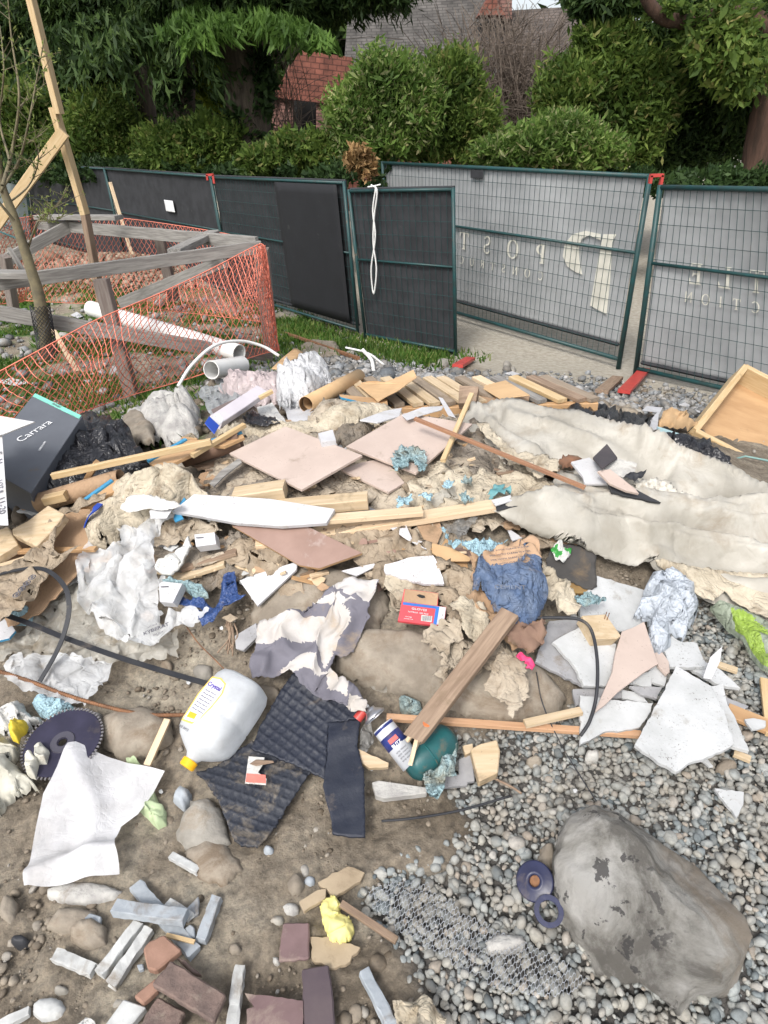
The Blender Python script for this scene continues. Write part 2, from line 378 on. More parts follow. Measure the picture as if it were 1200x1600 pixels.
def patch(name, label, cat, outline, lift, mats, step=7, crump=(0, .05), wave=(0, .1, 0), folds=(), thick=.0012, regions=(),
          jag=0, group=None, parent=None, dome=None, smooth=True, rigid=0, kind=None, hf=None, sag=0.0):
    """a sheet (or a lump, with dome) laid over the ground; its outline is given in photo pixels and dropped onto the land"""
    _seed[0] += 1; sd_ = _seed[0]; r = random.Random(sd_)
    ol = dens(outline, step, jag, sd_)
    xs = [p[0] for p in ol]; ys = [p[1] for p in ol]
    gx, gy = np.meshgrid(np.arange(min(xs), max(xs), step), np.arange(min(ys), max(ys), step * .87))
    gx = gx + (np.arange(gx.shape[0]) % 2)[:, None] * step / 2
    gx = gx.ravel(); gy = gy.ravel()
    rs = np.random.RandomState(sd_); gx = gx + rs.uniform(-.2, .2, gx.shape) * step; gy = gy + rs.uniform(-.2, .2, gy.shape) * step
    ok = inpoly(gx, gy, ol) & (segdist(gx, gy, ol, True) > step * .45)
    vs = [Vector(p) for p in ol] + [Vector((a, b)) for a, b in zip(gx[ok], gy[ok])]
    n = len(ol)
    V, E, F, *_ = delaunay_2d_cdt(vs, [], [list(range(n))], 1, 1e-4)
    px = np.array([v[0] for v in V]); py = np.array([v[1] for v in V])
    def hts(qx, qy):
        if isinstance(lift, (list, tuple)):
            ww = [1 / ((qx - a) ** 2 + (qy - b) ** 2 + 60) for a, b, l in lift]; h0 = sum(w_ * l[2] for w_, l in zip(ww, lift)) / sum(ww)
        else: h0 = np.full(qx.shape, float(lift))
        B = G(qx, qy, h0); X, Y = B[:, 0], B[:, 1]; h = np.zeros(qx.shape)
        zc_m = (B - _C) @ _F; pxm = FPX / zc_m * .86
        ca_ = min(crump[0], crump[1] * .34)
        if crump[0]: h = h + ca_ * (creases(X / crump[1], Y / crump[1], sd_) + .5)
        if wave[0]:
            ca, sa = math.cos(wave[2]), math.sin(wave[2]); a = X * ca + Y * sa; b_ = -X * sa + Y * ca
            h = h + min(wave[0], wave[1] * .55) * (fbm(a / (wave[1] * 4), b_ / wave[1], sd_ + 3, 3, .4) + .3)
        for f in folds:
            d = segdist(qx, qy - f[1] * pxm * .8, f[0]); h = h + f[1] * (np.exp(-(d / f[2]) ** 2) if len(f) < 4 else np.exp(-d / f[2]) * (1 + .25 * fbm(X * 6, Y * 6, sd_ + int(f[2] * 7), 2)))
        ed = segdist(px, py, outline, True)
        if dome:
            hm, wd = dome[0], dome[1]; t = np.clip(ed / wd, 0, 1); prof = np.sqrt(1 - (1 - t) ** 2)
            if dome[0] < .04 or crump[0]: h = h * np.clip(ed / 8, .25, 1)
            h = h + hm * prof * (1 + (fbm(X * dome[2], Y * dome[2], sd_, 4) * .5 + creases(X * dome[2] * .6, Y * dome[2] * .6, sd_, 4) * .35 if len(dome) > 2 else 0))
            h = h + fbm(X * 40, Y * 40, sd_ + 9, 4) * min(.006, hm * .08) * prof
        if hf is not None: h = h + hf(px, py, X, Y)
        W = B.copy(); W[:, 2] += h
        if crump[0]:
            k_ = min(crump[1], .07) * .30 * np.clip(ed / 6, 0, 1); W[:, 0] += k_ * creases(X / crump[1] + 3.1, Y / crump[1], sd_ + 50); W[:, 1] += k_ * creases(X / crump[1], Y / crump[1] + 7.7, sd_ + 60)
        return W
    # squeeze the footprint so that the raised sheet, not its footprint, fills the outline seen in the photo
    yb_, yt_ = max(ys), min(ys); qy = py.copy(); s1, s0 = 1.0, 0.0
    for _ in range(4):
        W = hts(px, qy); _, pp, _z = proj(W); mt_, mb_ = np.percentile(pp, .5), np.percentile(pp, 99.5)
        if abs(mt_ - yt_) < 1.0 and abs(mb_ - yb_) < 1.0: break
        k_ = (yb_ - yt_) / max(4, mb_ - mt_); k_ = min(1.25, max(.7, k_)); cq = qy.mean(); qy = (qy - cq) * k_ + cq
        W = hts(px, qy); _, pp, _z = proj(W); mt_, mb_ = np.percentile(pp, .5), np.percentile(pp, 99.5)
        qy = qy + ((yt_ + yb_) / 2 - (mt_ + mb_) / 2) * .9
    W = hts(px, qy)
    if rigid:
        A_ = np.c_[W[:, :2], np.ones(len(W))]; s_, *_ = np.linalg.lstsq(A_, W[:, 2], rcond=None)
        W[:, 2] = W[:, 2] * (1 - rigid) + (A_ @ s_) * rigid
    me = bpy.data.meshes.new(name)
    fs = [tuple(f) for f in F]; wv = [tuple(p) for p in W]
    # make faces look up
    out = []
    for f in fs:
        a, b, c = W[f[0]], W[f[1]], W[f[2]]
        nz = (b[0] - a[0]) * (c[1] - a[1]) - (b[1] - a[1]) * (c[0] - a[0])
        out.append(f if nz > 0 else f[::-1])
    if dome:      # close the lump with a skirt pushed into the ground
        ct = {}
        for f in out:
            for i in range(3):
                e = (f[i], f[(i + 1) % 3]); ct[e] = 1
        bd = [e for e in ct if (e[1], e[0]) not in ct]; mp = {}
        for e in bd:
            for i in e:
                if i not in mp: mp[i] = len(wv); wv.append((wv[i][0], wv[i][1], wv[i][2] - max(.02, dome[0] * .25)))
        nb = len(out); out += [(e[1], e[0], mp[e[0]], mp[e[1]]) for e in bd]
    me.from_pydata(wv, [], out)
    if not isinstance(mats, (list, tuple)): mats = [mats]
    mats = list(mats)
    if regions:
        mi = np.zeros(len(out), int)
        cx = np.array([px[list(f)].mean() if max(f) < len(px) else -1e4 for f in out]); cy = np.array([py[list(f)].mean() if max(f) < len(px) else -1e4 for f in out])
        for poly, mt in regions:
            if mt not in mats: mats.append(mt)
            mi[inpoly(cx, cy, poly)] = mats.index(mt)
        me.polygons.foreach_set('material_index', mi.tolist())
    me.update()
    o = link(name, me, mats, parent, None, smooth)
    if not dome and thick and not mats[0].name.endswith('film'):
        md = o.modifiers.new('thickness', 'SOLIDIFY'); md.thickness = thick; md.offset = -1
    if parent is None: tag(o, label, cat, group, kind)
    elif label: o['label'] = label
    return o
def planefit(pts):
    P = np.array([tuple(p) for p in pts]); c = P.mean(0); A_ = np.c_[P[:, 0] - c[0], P[:, 1] - c[1], np.ones(len(P))]
    if len(P) < 3: return c, np.array([0, 0, 1.0])
    s_, *_ = np.linalg.lstsq(A_, P[:, 2], rcond=None); s_[1] = max(-.12, s_[1]); sl = math.hypot(s_[0], s_[1]); s_ = s_ * min(1, .8 / max(sl, 1e-6)); n = np.array([-s_[0], -s_[1], 1.0]); return c, n / np.linalg.norm(n)
def slab(name, label, cat, outline, lift, thick, mats, jag=0, step=9, group=None, parent=None, bevel=.0008, warp=0, edge=None, extra=None):
    """a stiff flat piece: outline in pixels, laid in the best plane through its corners on the ground"""
    _seed[0] += 1; sd_ = _seed[0]
    lf = lift if isinstance(lift, (list, tuple)) else [lift] * len(outline)
    C3 = G([p[0] for p in outline], [p[1] for p in outline], np.array(lf, float)); c, n = planefit(C3)
    ol = dens(outline, step, jag, sd_) if jag or warp else list(outline)
    d = rays([p[0] for p in ol], [p[1] for p in ol]); t = ((c - _C) @ n) / (d @ n); W = _C + d * t[:, None]
    if warp: W[:, 2] += fbm(W[:, 0] * 6, W[:, 1] * 6, sd_, 2) * warp
    nn = len(W); top = [Vector(w) for w in W]; bot = [Vector(w) - Vector(n) * thick for w in W]
    tris = tessellate_polygon([[Vector((p[0], p[1], 0)) for p in ol]])
    vs = top + bot; fs = []
    for tr in tris:
        a, b, e = (vs[i] for i in tr); nz = (b - a).cross(e - a).dot(Vector(n))
        tr = tuple(tr) if nz > 0 else tuple(tr)[::-1]
        fs.append(tr); fs.append(tuple(nn + i for i in tr[::-1]))
    ar = sum((W[i][0] * W[(i + 1) % nn][1] - W[(i + 1) % nn][0] * W[i][1]) for i in range(nn))
    sides = []
    for i in range(nn):
        j = (i + 1) % nn; q = (i, nn + i, nn + j, j) if ar > 0 else (j, nn + j, nn + i, i); sides.append(q)
    me = bpy.data.meshes.new(name); me.from_pydata([tuple(v) for v in vs], [], fs + sides)
    if not isinstance(mats, (list, tuple)): mats = [mats]
    mats = list(mats)
    if edge: mats.append(edge); me.polygons.foreach_set('material_index', [0] * len(fs) + [1] * len(sides))
    bm = bmesh.new(); bm.from_mesh(me)
    bmesh.ops.dissolve_limit(bm, angle_limit=.01, verts=bm.verts, edges=bm.edges, delimit={'MATERIAL'}) if not warp else None
    if bevel:
        es = [e for e in bm.edges if len(e.link_faces) == 2 and e.calc_face_angle(0) > .6]
        try: bmesh.ops.bevel(bm, geom=es, offset=min(bevel, thick * .3), segments=1, affect='EDGES', clamp_overlap=True)
        except Exception: pass
    bm.to_mesh(me); bm.free(); me.update()
    o = link(name, me, mats, parent)
    o['_n'] = list(n); 
    if parent is None: tag(o, label, cat, group)
    elif label: o['label'] = label
    return o
def bar3(name, A, B, w, h, mat, parent=None, roll=0.0, bend=0, split=0, seed=1, up=None, chip=0.0):
    """a length of sawn timber between two world points; local x runs along it"""
    A, B = Vector(A), Vector(B); x = (B - A); L_ = x.length; x.normalize(); z = Vector(up) if up else Vector((0, 0, 1))
    if abs(x.dot(z)) > .96: z = Vector((0, 1, 0))
    y = z.cross(x).normalized(); z = x.cross(y).normalized()
    if roll: q = Matrix.Rotation(roll, 3, x); y = q @ y; z = q @ z
    bm = bmesh.new(); n = max(3, int(L_ / (.08 if not chip else .012))); rings = []; r = random.Random(seed)
    for i in range(n + 1):
        t = i / n; c = Vector((t * L_, bend * math.sin(math.pi * t) * L_, bend * .4 * math.sin(math.pi * t) * L_)); ring = []
        ww, hh = w / 2 * (1 + r.uniform(-.015, .015)), h / 2 * (1 + r.uniform(-.02, .02))
        b = min(ww, hh) * .14
        for (sy, sz, dy, dz) in ((-1, -1, b, 0), (-1, -1, 0, b), (-1, 1, 0, -b), (-1, 1, b, 0), (1, 1, -b, 0), (1, 1, 0, -b), (1, -1, 0, b), (1, -1, -b, 0)):
            xo = 0
            if split and i == n: xo = r.uniform(-split, split * .3)
            ring.append(bm.verts.new((c.x + xo + r.gauss(0, chip * 1.6), c.y + sy * ww + dy + r.gauss(0, chip), c.z + sz * hh + dz + r.gauss(0, chip * .7))))
        rings.append(ring)
    for a, b in zip(rings[:-1], rings[1:]):
        for k in range(8): bm.faces.new((a[k], a[(k + 1) % 8], b[(k + 1) % 8], b[k]))
    bm.faces.new(rings[0][::-1]); bm.faces.new(rings[-1])
    bmesh.ops.recalc_face_normals(bm, faces=bm.faces)
    me = bpy.data.meshes.new(name); bm.to_mesh(me); bm.free(); me.materials.append(mat)
    o = bpy.data.objects.new(name, me); COL.objects.link(o)
    R = Matrix((x, y, z)).transposed().to_4x4(); mw = Matrix.Translation(A) @ R
    if parent: o.parent = parent; mw = wmat(parent).inverted() @ mw
    o.matrix_basis = mw
    return o
def bar(name, label, cat, a, b, w, h, mat, la=0.0, lb=0.0, roll=0, group=None, **k):
    _seed[0] += 1
    A = g1(a[0], a[1], la + h / 2); B = g1(b[0], b[1], lb + h / 2)
    o = bar3(name, A, B, w, h, mat, roll=roll, seed=_seed[0], **k); return tag(o, label, cat, group)
def cord(name, label, cat, pts, r, mat, n=8, flat=None, group=None, parent=None, sm=6):
    P = smoothpath([g1(p[0], p[1], p[2] + r) for p in pts], sm); mb = MB()
    if flat:
        vs = []; fs = []
        for i, p in enumerate(P):
            t = (P[min(i + 1, len(P) - 1)] - P[max(i - 1, 0)]).normalized(); s_ = t.cross(Vector((0, 0, 1))).normalized(); u = s_.cross(t)
            for a_, b_ in ((-1, -1), (1, -1), (1, 1), (-1, 1)): vs.append(p + s_ * flat / 2 * a_ + u * r * b_)
        for i in range(len(P) - 1):
            for k in range(4): fs.append((i * 4 + k, i * 4 + (k + 1) % 4, i * 4 + 4 + (k + 1) % 4, i * 4 + 4 + k))
        fs += [(3, 2, 1, 0), tuple(len(vs) - 4 + k for k in range(4))]; mb.add(vs, fs)
    else: mb.tube(P, r, n)
    o = mb.build(name, mat, parent, smooth=not flat)
    if parent is None: tag(o, label, cat, group)
    return o
def text(body, size, o, x, y, mat, parent, name='lettering', off=.0008, mirror=False, bold=0, extr=.0003):
    """printed lettering lying at world point o with baseline x and up y"""
    cu = bpy.data.curves.new('t', 'FONT'); cu.body = body; cu.size = size; cu.align_x = 'CENTER'; cu.align_y = 'CENTER'; cu.offset = bold; cu.extrude = extr
    cu.resolution_u = 3
    t = bpy.data.objects.new('t', cu); COL.objects.link(t); bpy.context.view_layer.update()
    me = bpy.data.meshes.new_from_object(t.evaluated_get(bpy.context.evaluated_depsgraph_get())); bpy.data.objects.remove(t)
    x = Vector(x).normalized(); y = Vector(y); y = (y - x * y.dot(x)).normalized(); z = x.cross(y)
    if mirror: x2 = -x
    else: x2 = x
    R = Matrix((x2, y, z)).transposed().to_4x4(); me.transform(Matrix.Translation(Vector(o) + z * off) @ R)
    me.materials.clear(); return link(name, me, mat, parent)

from mathutils import noise as mnoise
def rock3d(name, label, cat, outline, depth, squash, mat, seed=1, sub=5, cuts=14, rough_=.05, group=None, planes=(), lift=0.0):
    """a chiselled stone: a ball cut by planes, roughened, then eased until its silhouette is the traced one"""
    v, f = ico_(sub); r = np.random.RandomState(seed); v = v.copy()
    P_ = [np.array(p[:3], float) / np.linalg.norm(p[:3]) for p in planes]; D_ = [p[3] for p in planes]
    for _ in range(cuts): n = r.normal(size=3); P_.append(n / np.linalg.norm(n)); D_.append(r.uniform(.72, .93))
    for n, d0 in zip(P_, D_): d = v @ n; v -= np.outer(np.maximum(d - d0, 0) * .96, n)
    L_ = [mnoise.fractal(Vector(p) * 1.6 + Vector((seed, 0, 0)), .75, 2.1, 7, noise_basis='PERLIN_ORIGINAL') for p in v]; K_ = [mnoise.ridged_multi_fractal(Vector(p) * 2.2 + Vector((0, seed, 0)), .9, 2.2, 5, .9, 1.8) for p in v]
    v *= (1 + rough_ * np.array(L_) - rough_ * .35 * (np.array(K_) - 1))[:, None]
    ox = np.array([p[0] for p in outline]); oy = np.array([p[1] for p in outline]); cx, cy = (ox.min() + ox.max()) / 2, (oy.min() + oy.max()) / 2
    c = _C + rays(cx, cy)[0] / FPX * depth; rw, rh = (ox.max() - ox.min()) / 2 / FPX * depth, (oy.max() - oy.min()) / 2 / FPX * depth
    W = c + np.outer(v[:, 0] * rw, _R) + np.outer(v[:, 1] * rh, _U) + np.outer(v[:, 2] * squash, -_F)
    oc = dens(outline, 4); oa = np.array([math.atan2(p[1] - cy, p[0] - cx) for p in oc]); orad = np.array([math.hypot(p[0] - cx, p[1] - cy) for p in oc])
    bins = np.linspace(-math.pi, math.pi, 181); bc = (bins[:-1] + bins[1:]) / 2
    o_ = np.argsort(oa); Ro = np.interp(bc, oa[o_], orad[o_], period=2 * math.pi)
    for _ in range(3):
        px, py, z = proj(W); a = np.arctan2(py - cy, px - cx); rr = np.hypot(px - cx, py - cy); Rm = np.zeros(180); ib = np.clip(((a + math.pi) / (2 * math.pi) * 180).astype(int), 0, 179); np.maximum.at(Rm, ib, rr)
        Rm = np.maximum(Rm, 1); k = Ro / Rm; k = np.clip(k, .5, 1.8); kk = np.interp(a, bc, k, period=2 * math.pi)
        npx, npy = cx + (px - cx) * kk, cy + (py - cy) * kk; W = _C + rays(npx, npy) / FPX * z[:, None]
    me = bpy.data.meshes.new(name); me.from_pydata([tuple(p) for p in W], [], [tuple(q_[::-1]) for q_ in f]); me.update()
    bm = bmesh.new(); bm.from_mesh(me); bmesh.ops.recalc_face_normals(bm, faces=bm.faces); bm.to_mesh(me); bm.free()
    o = link(name, me, mat, smooth=True); return tag(o, label, cat, group)
def ico_(sub):
    bm = bmesh.new(); bmesh.ops.create_icosphere(bm, subdivisions=sub, radius=1)
    v = np.array([x.co[:] for x in bm.verts]); f = np.array([[a.index for a in t.verts] for t in bm.faces]); bm.free(); return v, f
# ================================================================ THE GROUND
def groundmat():
    mt, nt, b, N, L = _new('ground_dirt'); tc = N.new('ShaderNodeTexCoord'); vec = tc.outputs['Object']
    at = N.new('ShaderNodeVertexColor'); at.layer_name = 'zone'; sp = N.new('ShaderNodeSeparateColor'); L.new(at.outputs[0], sp.inputs[0])
    n1 = _noise(N, L, vec, 3.0, 8, .65); dirt = _ramp(N, L, n1, [(.33, (.13, .108, .084)), (.5, (.245, .21, .168)), (.68, (.38, .345, .285))])
    n2 = _noise(N, L, vec, 55, 6, .7); fine = _ramp(N, L, n2, [(.35, (.5, .5, .5)), (.65, (1.25, 1.22, 1.15))])
    dirt = _mix(N, L, .8, dirt, fine, 'MULTIPLY')
    grv = _ramp(N, L, n2, [(.35, (.05, .05, .048)), (.65, (.17, .16, .15))])
    n3 = _noise(N, L, vec, 9, 6, .6); gr = _ramp(N, L, n3, [(.38, (.035, .075, .016)), (.55, (.07, .13, .03)), (.7, (.22, .19, .11))])
    n4 = _noise(N, L, vec, 20, 7, .65); con = _ramp(N, L, n4, [(.3, (.26, .235, .19)), (.7, (.44, .41, .35))])
    for k, c in ((0, grv), (1, gr), (2, con)): dirt = _mix(N, L, sp.outputs[k], dirt, c)
    L.new(dirt, b.inputs['Base Color']); b.inputs['Roughness'].default_value = .95; b.inputs['Specular IOR Level'].default_value = .2
    nb = _noise(N, L, vec, 45, 8, .75); _bump(N, L, b, nb, .9, .012); return mt
NR, NC = 620, 560
vv = np.linspace(math.log(.16), math.log(58), NR); uu = np.linspace(-1.7, 1.7, NC)
GY = np.exp(vv)[:, None] * np.ones((1, NC)); GX = uu[None] * (GY + .45); GZ = height(GX, GY)
gpx, gpy, _z = proj(np.stack([GX.ravel(), GY.ravel(), GZ.ravel()], 1)); gpx = gpx.reshape(GX.shape); gpy = gpy.reshape(GX.shape)
P_GRAVEL = [(655, 1150), (820, 1120), (930, 1100), (1010, 1000), (1060, 930), (1200, 900), (1500, 850), (1500, 1900), (760, 1900), (700, 1620), (640, 1500), (560, 1400), (600, 1345), (700, 1330), (740, 1280), (690, 1220)]
P_GRAVEL2 = [(430, 555), (520, 530), (600, 565), (760, 590), (880, 590), (1000, 605), (1250, 640), (1250, 690), (1040, 650), (880, 630), (600, 640), (440, 620), (330, 590), (350, 560)]
P_GRASS = [(-500, 640), (-500, 300), (0, 430), (100, 440), (300, 460), (430, 480), (560, 530), (760, 562), (640, 572), (500, 550), (430, 575), (330, 620), (300, 690), (150, 700)]
P_CONC = [(700, 515), (1300, 560), (1500, 700), (1250, 690), (1100, 640), (960, 605), (800, 592), (700, 560)]
P_STREET = [(440, 490), (350, 425), (200, 345), (-600, 290), (500, 190), (1800, 190), (1800, 620), (1200, 590), (700, 530)]
def soft(px, py, poly, w_):
    ins = inpoly(px, py, poly); d = segdist(px, py, poly, True); s_ = np.where(ins, d, -d)
    return np.clip(.5 + s_ / (2 * w_), 0, 1)
nz_ = fbm(GX * 5, GY * 5, 3, 4) * 40
zg = np.maximum(soft(gpx + nz_, gpy + nz_, P_GRAVEL, 14), soft(gpx, gpy + nz_ * .2, P_GRAVEL2, 8))
zgr = soft(gpx + nz_, gpy + nz_ * .2, P_GRASS, 10) * np.clip(.5 + fbm(GX * 2.2, GY * 2.2, 12, 4) * 3 + .35, 0, 1)
zc = np.maximum(soft(gpx, gpy + nz_ * .2, P_CONC, 6), soft(gpx, gpy, P_STREET, 3))
far = GY > 7.0; zc = np.where((far & (gpx > 560)), 1, zc)
rough = np.clip(1.2 - GY / 9, .15, 1)
GZd = GZ + rough * (fbm(GX * 9, GY * 9, 21, 5) * .022 + np.maximum(0, fbm(GX * 26, GY * 26, 22, 4)) * .016) * (1 - zg * .6) * (1 - zc * .8) - .012 - zg * .012
GZd = np.where((GY > 12), np.minimum(GZd, .0), GZd)
idx = np.arange(NR * NC).reshape(NR, NC)
q = np.stack([idx[:-1, :-1], idx[:-1, 1:], idx[1:, 1:], idx[1:, :-1]], -1).reshape(-1, 4)
me = bpy.data.meshes.new('ground'); V = np.stack([GX.ravel(), GY.ravel(), GZd.ravel()], 1)
def fastmesh(me, V, Q):
    me.vertices.add(len(V)); me.vertices.foreach_set('co', V.astype(np.float32).ravel())
    k = Q.shape[1]; me.loops.add(Q.size); me.loops.foreach_set('vertex_index', Q.astype(np.int32).ravel())
    me.polygons.add(len(Q)); me.polygons.foreach_set('loop_start', np.arange(0, Q.size, k, dtype=np.int32)); me.update(calc_edges=True)
fastmesh(me, V, q)
ca = me.color_attributes.new('zone', 'FLOAT_COLOR', 'POINT')
ca.data.foreach_set('color', np.stack([zg.ravel(), zgr.ravel() * (1 - zc.ravel()), zc.ravel(), np.ones(zg.size)], 1).astype(np.float32).ravel())
gm = groundmat(); me.materials.append(gm); me.polygons.foreach_set('use_smooth', [True] * len(me.polygons))
go = bpy.data.objects.new('ground', me); COL.objects.link(go); tag(go, kind='structure')
m_far = M('far_ground', (.10, .11, .06), (.06, .08, .03), .8, .95, 0, bump=0)
mb = MB(); mb.add([(-600, -60, -.06), (600, -60, -.06), (600, 900, -.06), (-600, 900, -.06)], [(0, 1, 2, 3)])
tag(mb.build('far_terrain', m_far), kind='structure')

# ---- loose stones: pebbles, crushed rock, crumbs of earth
def ico(sub):
    bm = bmesh.new(); bmesh.ops.create_icosphere(bm, subdivisions=sub, radius=1)
    v = np.array([x.co[:] for x in bm.verts]); f = np.array([[a.index for a in t.verts] for t in bm.faces]); bm.free(); return v, f
def pebbleproto(sub, seed, angular):
    v, f = ico(sub); r = np.random.RandomState(seed); v = v.copy()
    for _ in range(6 + int(angular * 6)):
        n = r.normal(size=3); n /= np.linalg.norm(n); d = v @ n; c = r.uniform(.62, .9) if angular else r.uniform(.8, .95)
        v -= np.outer(np.maximum(d - c, 0) * (.95 if angular else .7), n)
    v *= np.array([1, r.uniform(.65, .95), r.uniform(.45, .75)]); return v, f
def scatter(name, label, cat, P, size, mat, sub=2, angular=0, seed=1, sizevar=.35, kind='stuff', lift=.3, smooth=True, nproto=14):
    r = np.random.RandomState(seed); pro = [pebbleproto(sub, seed * 50 + k, angular) for k in range(nproto)]
    nv = len(pro[0][0]); f = pro[0][1]; n = len(P); Vs = np.empty((n, nv, 3))
    which = r.randint(0, nproto, n); s_ = size * np.exp(r.normal(0, sizevar, n)) if np.isscalar(size) else size
    for k in range(nproto):
        ii = np.where(which == k)[0]
        if not len(ii): continue
        a = r.uniform(0, 6.28, len(ii)); tx = r.normal(0, .35, len(ii)); ty = r.normal(0, .35, len(ii))
        v = np.broadcast_to(pro[k][0], (len(ii), nv, 3)) * s_[ii][:, None, None]
        x, y, z = v[..., 0], v[..., 1], v[..., 2]
        z, y = z * np.cos(tx)[:, None] + y * np.sin(tx)[:, None], y * np.cos(tx)[:, None] - z * np.sin(tx)[:, None]
        z, x = z * np.cos(ty)[:, None] + x * np.sin(ty)[:, None], x * np.cos(ty)[:, None] - z * np.sin(ty)[:, None]
        X = x * np.cos(a)[:, None] - y * np.sin(a)[:, None]; Y = x * np.sin(a)[:, None] + y * np.cos(a)[:, None]
        Vs[ii] = np.stack([X, Y, z], -1) + (P[ii] + np.stack([0 * a, 0 * a, s_[ii] * lift], 1))[:, None, :]
    F = (f[None] + (np.arange(n) * nv)[:, None, None]).reshape(-1, 3)
    me = bpy.data.meshes.new(name); fastmesh(me, Vs.reshape(-1, 3), F); me.materials.append(mat)
    if smooth: me.polygons.foreach_set('use_smooth', [True] * len(me.polygons))
    o = bpy.data.objects.new(name, me); COL.objects.link(o); return tag(o, label, cat, kind=kind)
def stonemat(name, stops, bump=.5):
    mt, nt, b, N, L = _new(name); ge = N.new('ShaderNodeNewGeometry'); tc = N.new('ShaderNodeTexCoord')
    c = _ramp(N, L, ge.outputs['Random Per Island'], stops); n = _noise(N, L, tc.outputs['Object'], 70, 6, .7)
    f = _ramp(N, L, n, [(.35, (.62, .62, .62)), (.65, (1.25, 1.22, 1.18))]); c = _mix(N, L, .8, c, f, 'MULTIPLY')
    n2 = _noise(N, L, tc.outputs['Object'], 9, 4, .6); f2 = _ramp(N, L, n2, [(.42, (0, 0, 0)), (.62, (.55, .55, .55))]); c = _mix(N, L, f2, c, (.26, .225, .18))
    L.new(c, b.inputs['Base Color']); b.inputs['Roughness'].default_value = .72; b.inputs['Specular IOR Level'].default_value = .35
    _bump(N, L, b, n, bump, .003); return mt
m_peb = stonemat('river_pebbles', [(0, (.10, .12, .13)), (.2, (.21, .24, .25)), (.4, (.30, .315, .31)), (.55, (.35, .35, .32)), (.7, (.24, .27, .28)), (.85, (.38, .39, .375)), (.95, (.30, .26, .22)), (1, (.45, .455, .44))])
m_crush = stonemat('crushed_rock', [(0, (.07, .08, .09)), (.4, (.16, .175, .19)), (.8, (.26, .275, .29)), (1, (.40, .40, .40))])
m_clod = stonemat('earth_clods', [(0, (.11, .088, .065)), (.5, (.185, .152, .115)), (.85, (.26, .225, .18)), (1, (.33, .32, .30))])
def sow(poly, spacing, seed, keep=1.0, jit=.5, ymax=9, lay=0, mask=None):
    r = np.random.RandomState(seed); w3 = G([p[0] for p in poly], [min(p[1], 1850) for p in poly]); x0, y0 = w3[:, 0].min() - .1, max(.15, w3[:, 1].min() - .1); x1, y1 = w3[:, 0].max() + .1, min(ymax, w3[:, 1].max() + .1)
    gx, gy = np.meshgrid(np.arange(x0, x1, spacing), np.arange(y0, y1, spacing)); gx = gx.ravel() + r.uniform(-jit, jit, gx.size) * spacing; gy = gy.ravel() + r.uniform(-jit, jit, gy.size) * spacing
    gz = height(gx, gy); px, py, z = proj(np.stack([gx, gy, gz], 1)); ok = soft(px, py, poly, 14) > r.uniform(0, 1, px.size)
    ok &= r.uniform(0, 1, px.size) < keep
    if mask is not None: ok &= mask(gx, gy, px, py) > r.uniform(0, 1, px.size)
    P = np.stack([gx, gy, gz - .012 + lay], 1)[ok]; return P
PA = sow(P_GRAVEL, .0178, 5, lay=-.007); PB = sow(P_GRAVEL, .021, 6, .85, lay=.003); PC = sow(P_GRAVEL, .0135, 66, .9, lay=-.004)
scatter('pebble_gravel', 'grey rounded river pebbles spread over the right foreground', 'gravel', np.vstack([PA, PB]), .0099, m_peb, seed=3, sizevar=.27, angular=.6)
scatter('small_pebbles', 'finer grey pebbles filling gaps between river stones', 'gravel', PC, .0056, m_peb, seed=4, sizevar=.4, angular=1)
P_ALL = [(-300, 1900), (-300, 860), (0, 830), (300, 900), (560, 820), (1000, 850), (1010, 1000), (930, 1100), (655, 1150), (690, 1220), (740, 1280), (700, 1330), (600, 1345), (560, 1400), (640, 1500), (700, 1620), (760, 1900)]
P1 = sow(P_ALL, .030, 9, .55, mask=lambda x, y, a, b: np.clip(.08 + 2.0 * fbm(x * 5, y * 5, 44, 3), 0.03, 1))
scatter('embedded_stones', 'small stones and lumps pressed into the brown earth', 'stones', P1, .0068, m_clod, angular=.4, seed=5, sizevar=.5, lift=.05)
P2 = sow(P_ALL, .014, 10, .8, mask=lambda x, y, a, b: np.clip(.35 + 2.2 * fbm(x * 7, y * 7, 45, 3), .05, 1))
scatter('earth_crumbs', 'crumbs of brown earth strewn over the ground', 'earth', P2, .0042, m_clod, sub=1, seed=6, sizevar=.55, lift=.1, smooth=False)
P_MID = [(-50, 860), (0, 700), (300, 600), (900, 600), (1200, 700), (1200, 900), (1000, 860), (560, 830), (300, 900)]
P3 = sow(P_MID, .028, 12, .9, mask=lambda x, y, a, b: np.clip(.5 + 2 * fbm(x * 4, y * 4, 46, 3), .1, 1) * ((a < 1000) | (b > 770)), ymax=4.5)
scatter('pile_rubble', 'brown clods and broken rubble between the dumped waste', 'rubble', P3, .014, m_clod, angular=1, seed=7, sizevar=.55, lift=.25, smooth=False)
P4 = sow(P_GRAVEL2, .045, 13, .95, ymax=7.5, lay=.004)
scatter('crushed_gravel', 'blue grey crushed rock behind the rubbish pile', 'gravel', P4, .020, m_crush, sub=1, angular=1, seed=8, sizevar=.45, smooth=False)
P5 = sow([(-50, 480), (440, 460), (460, 560), (330, 620), (150, 690), (-50, 640)], .09, 14, .5, ymax=10, lay=.005)
scatter('scattered_stones', 'pale stones strewn on the patchy grass', 'stones', P5, .022, m_crush, sub=1, angular=1, seed=9, sizevar=.6, smooth=False)

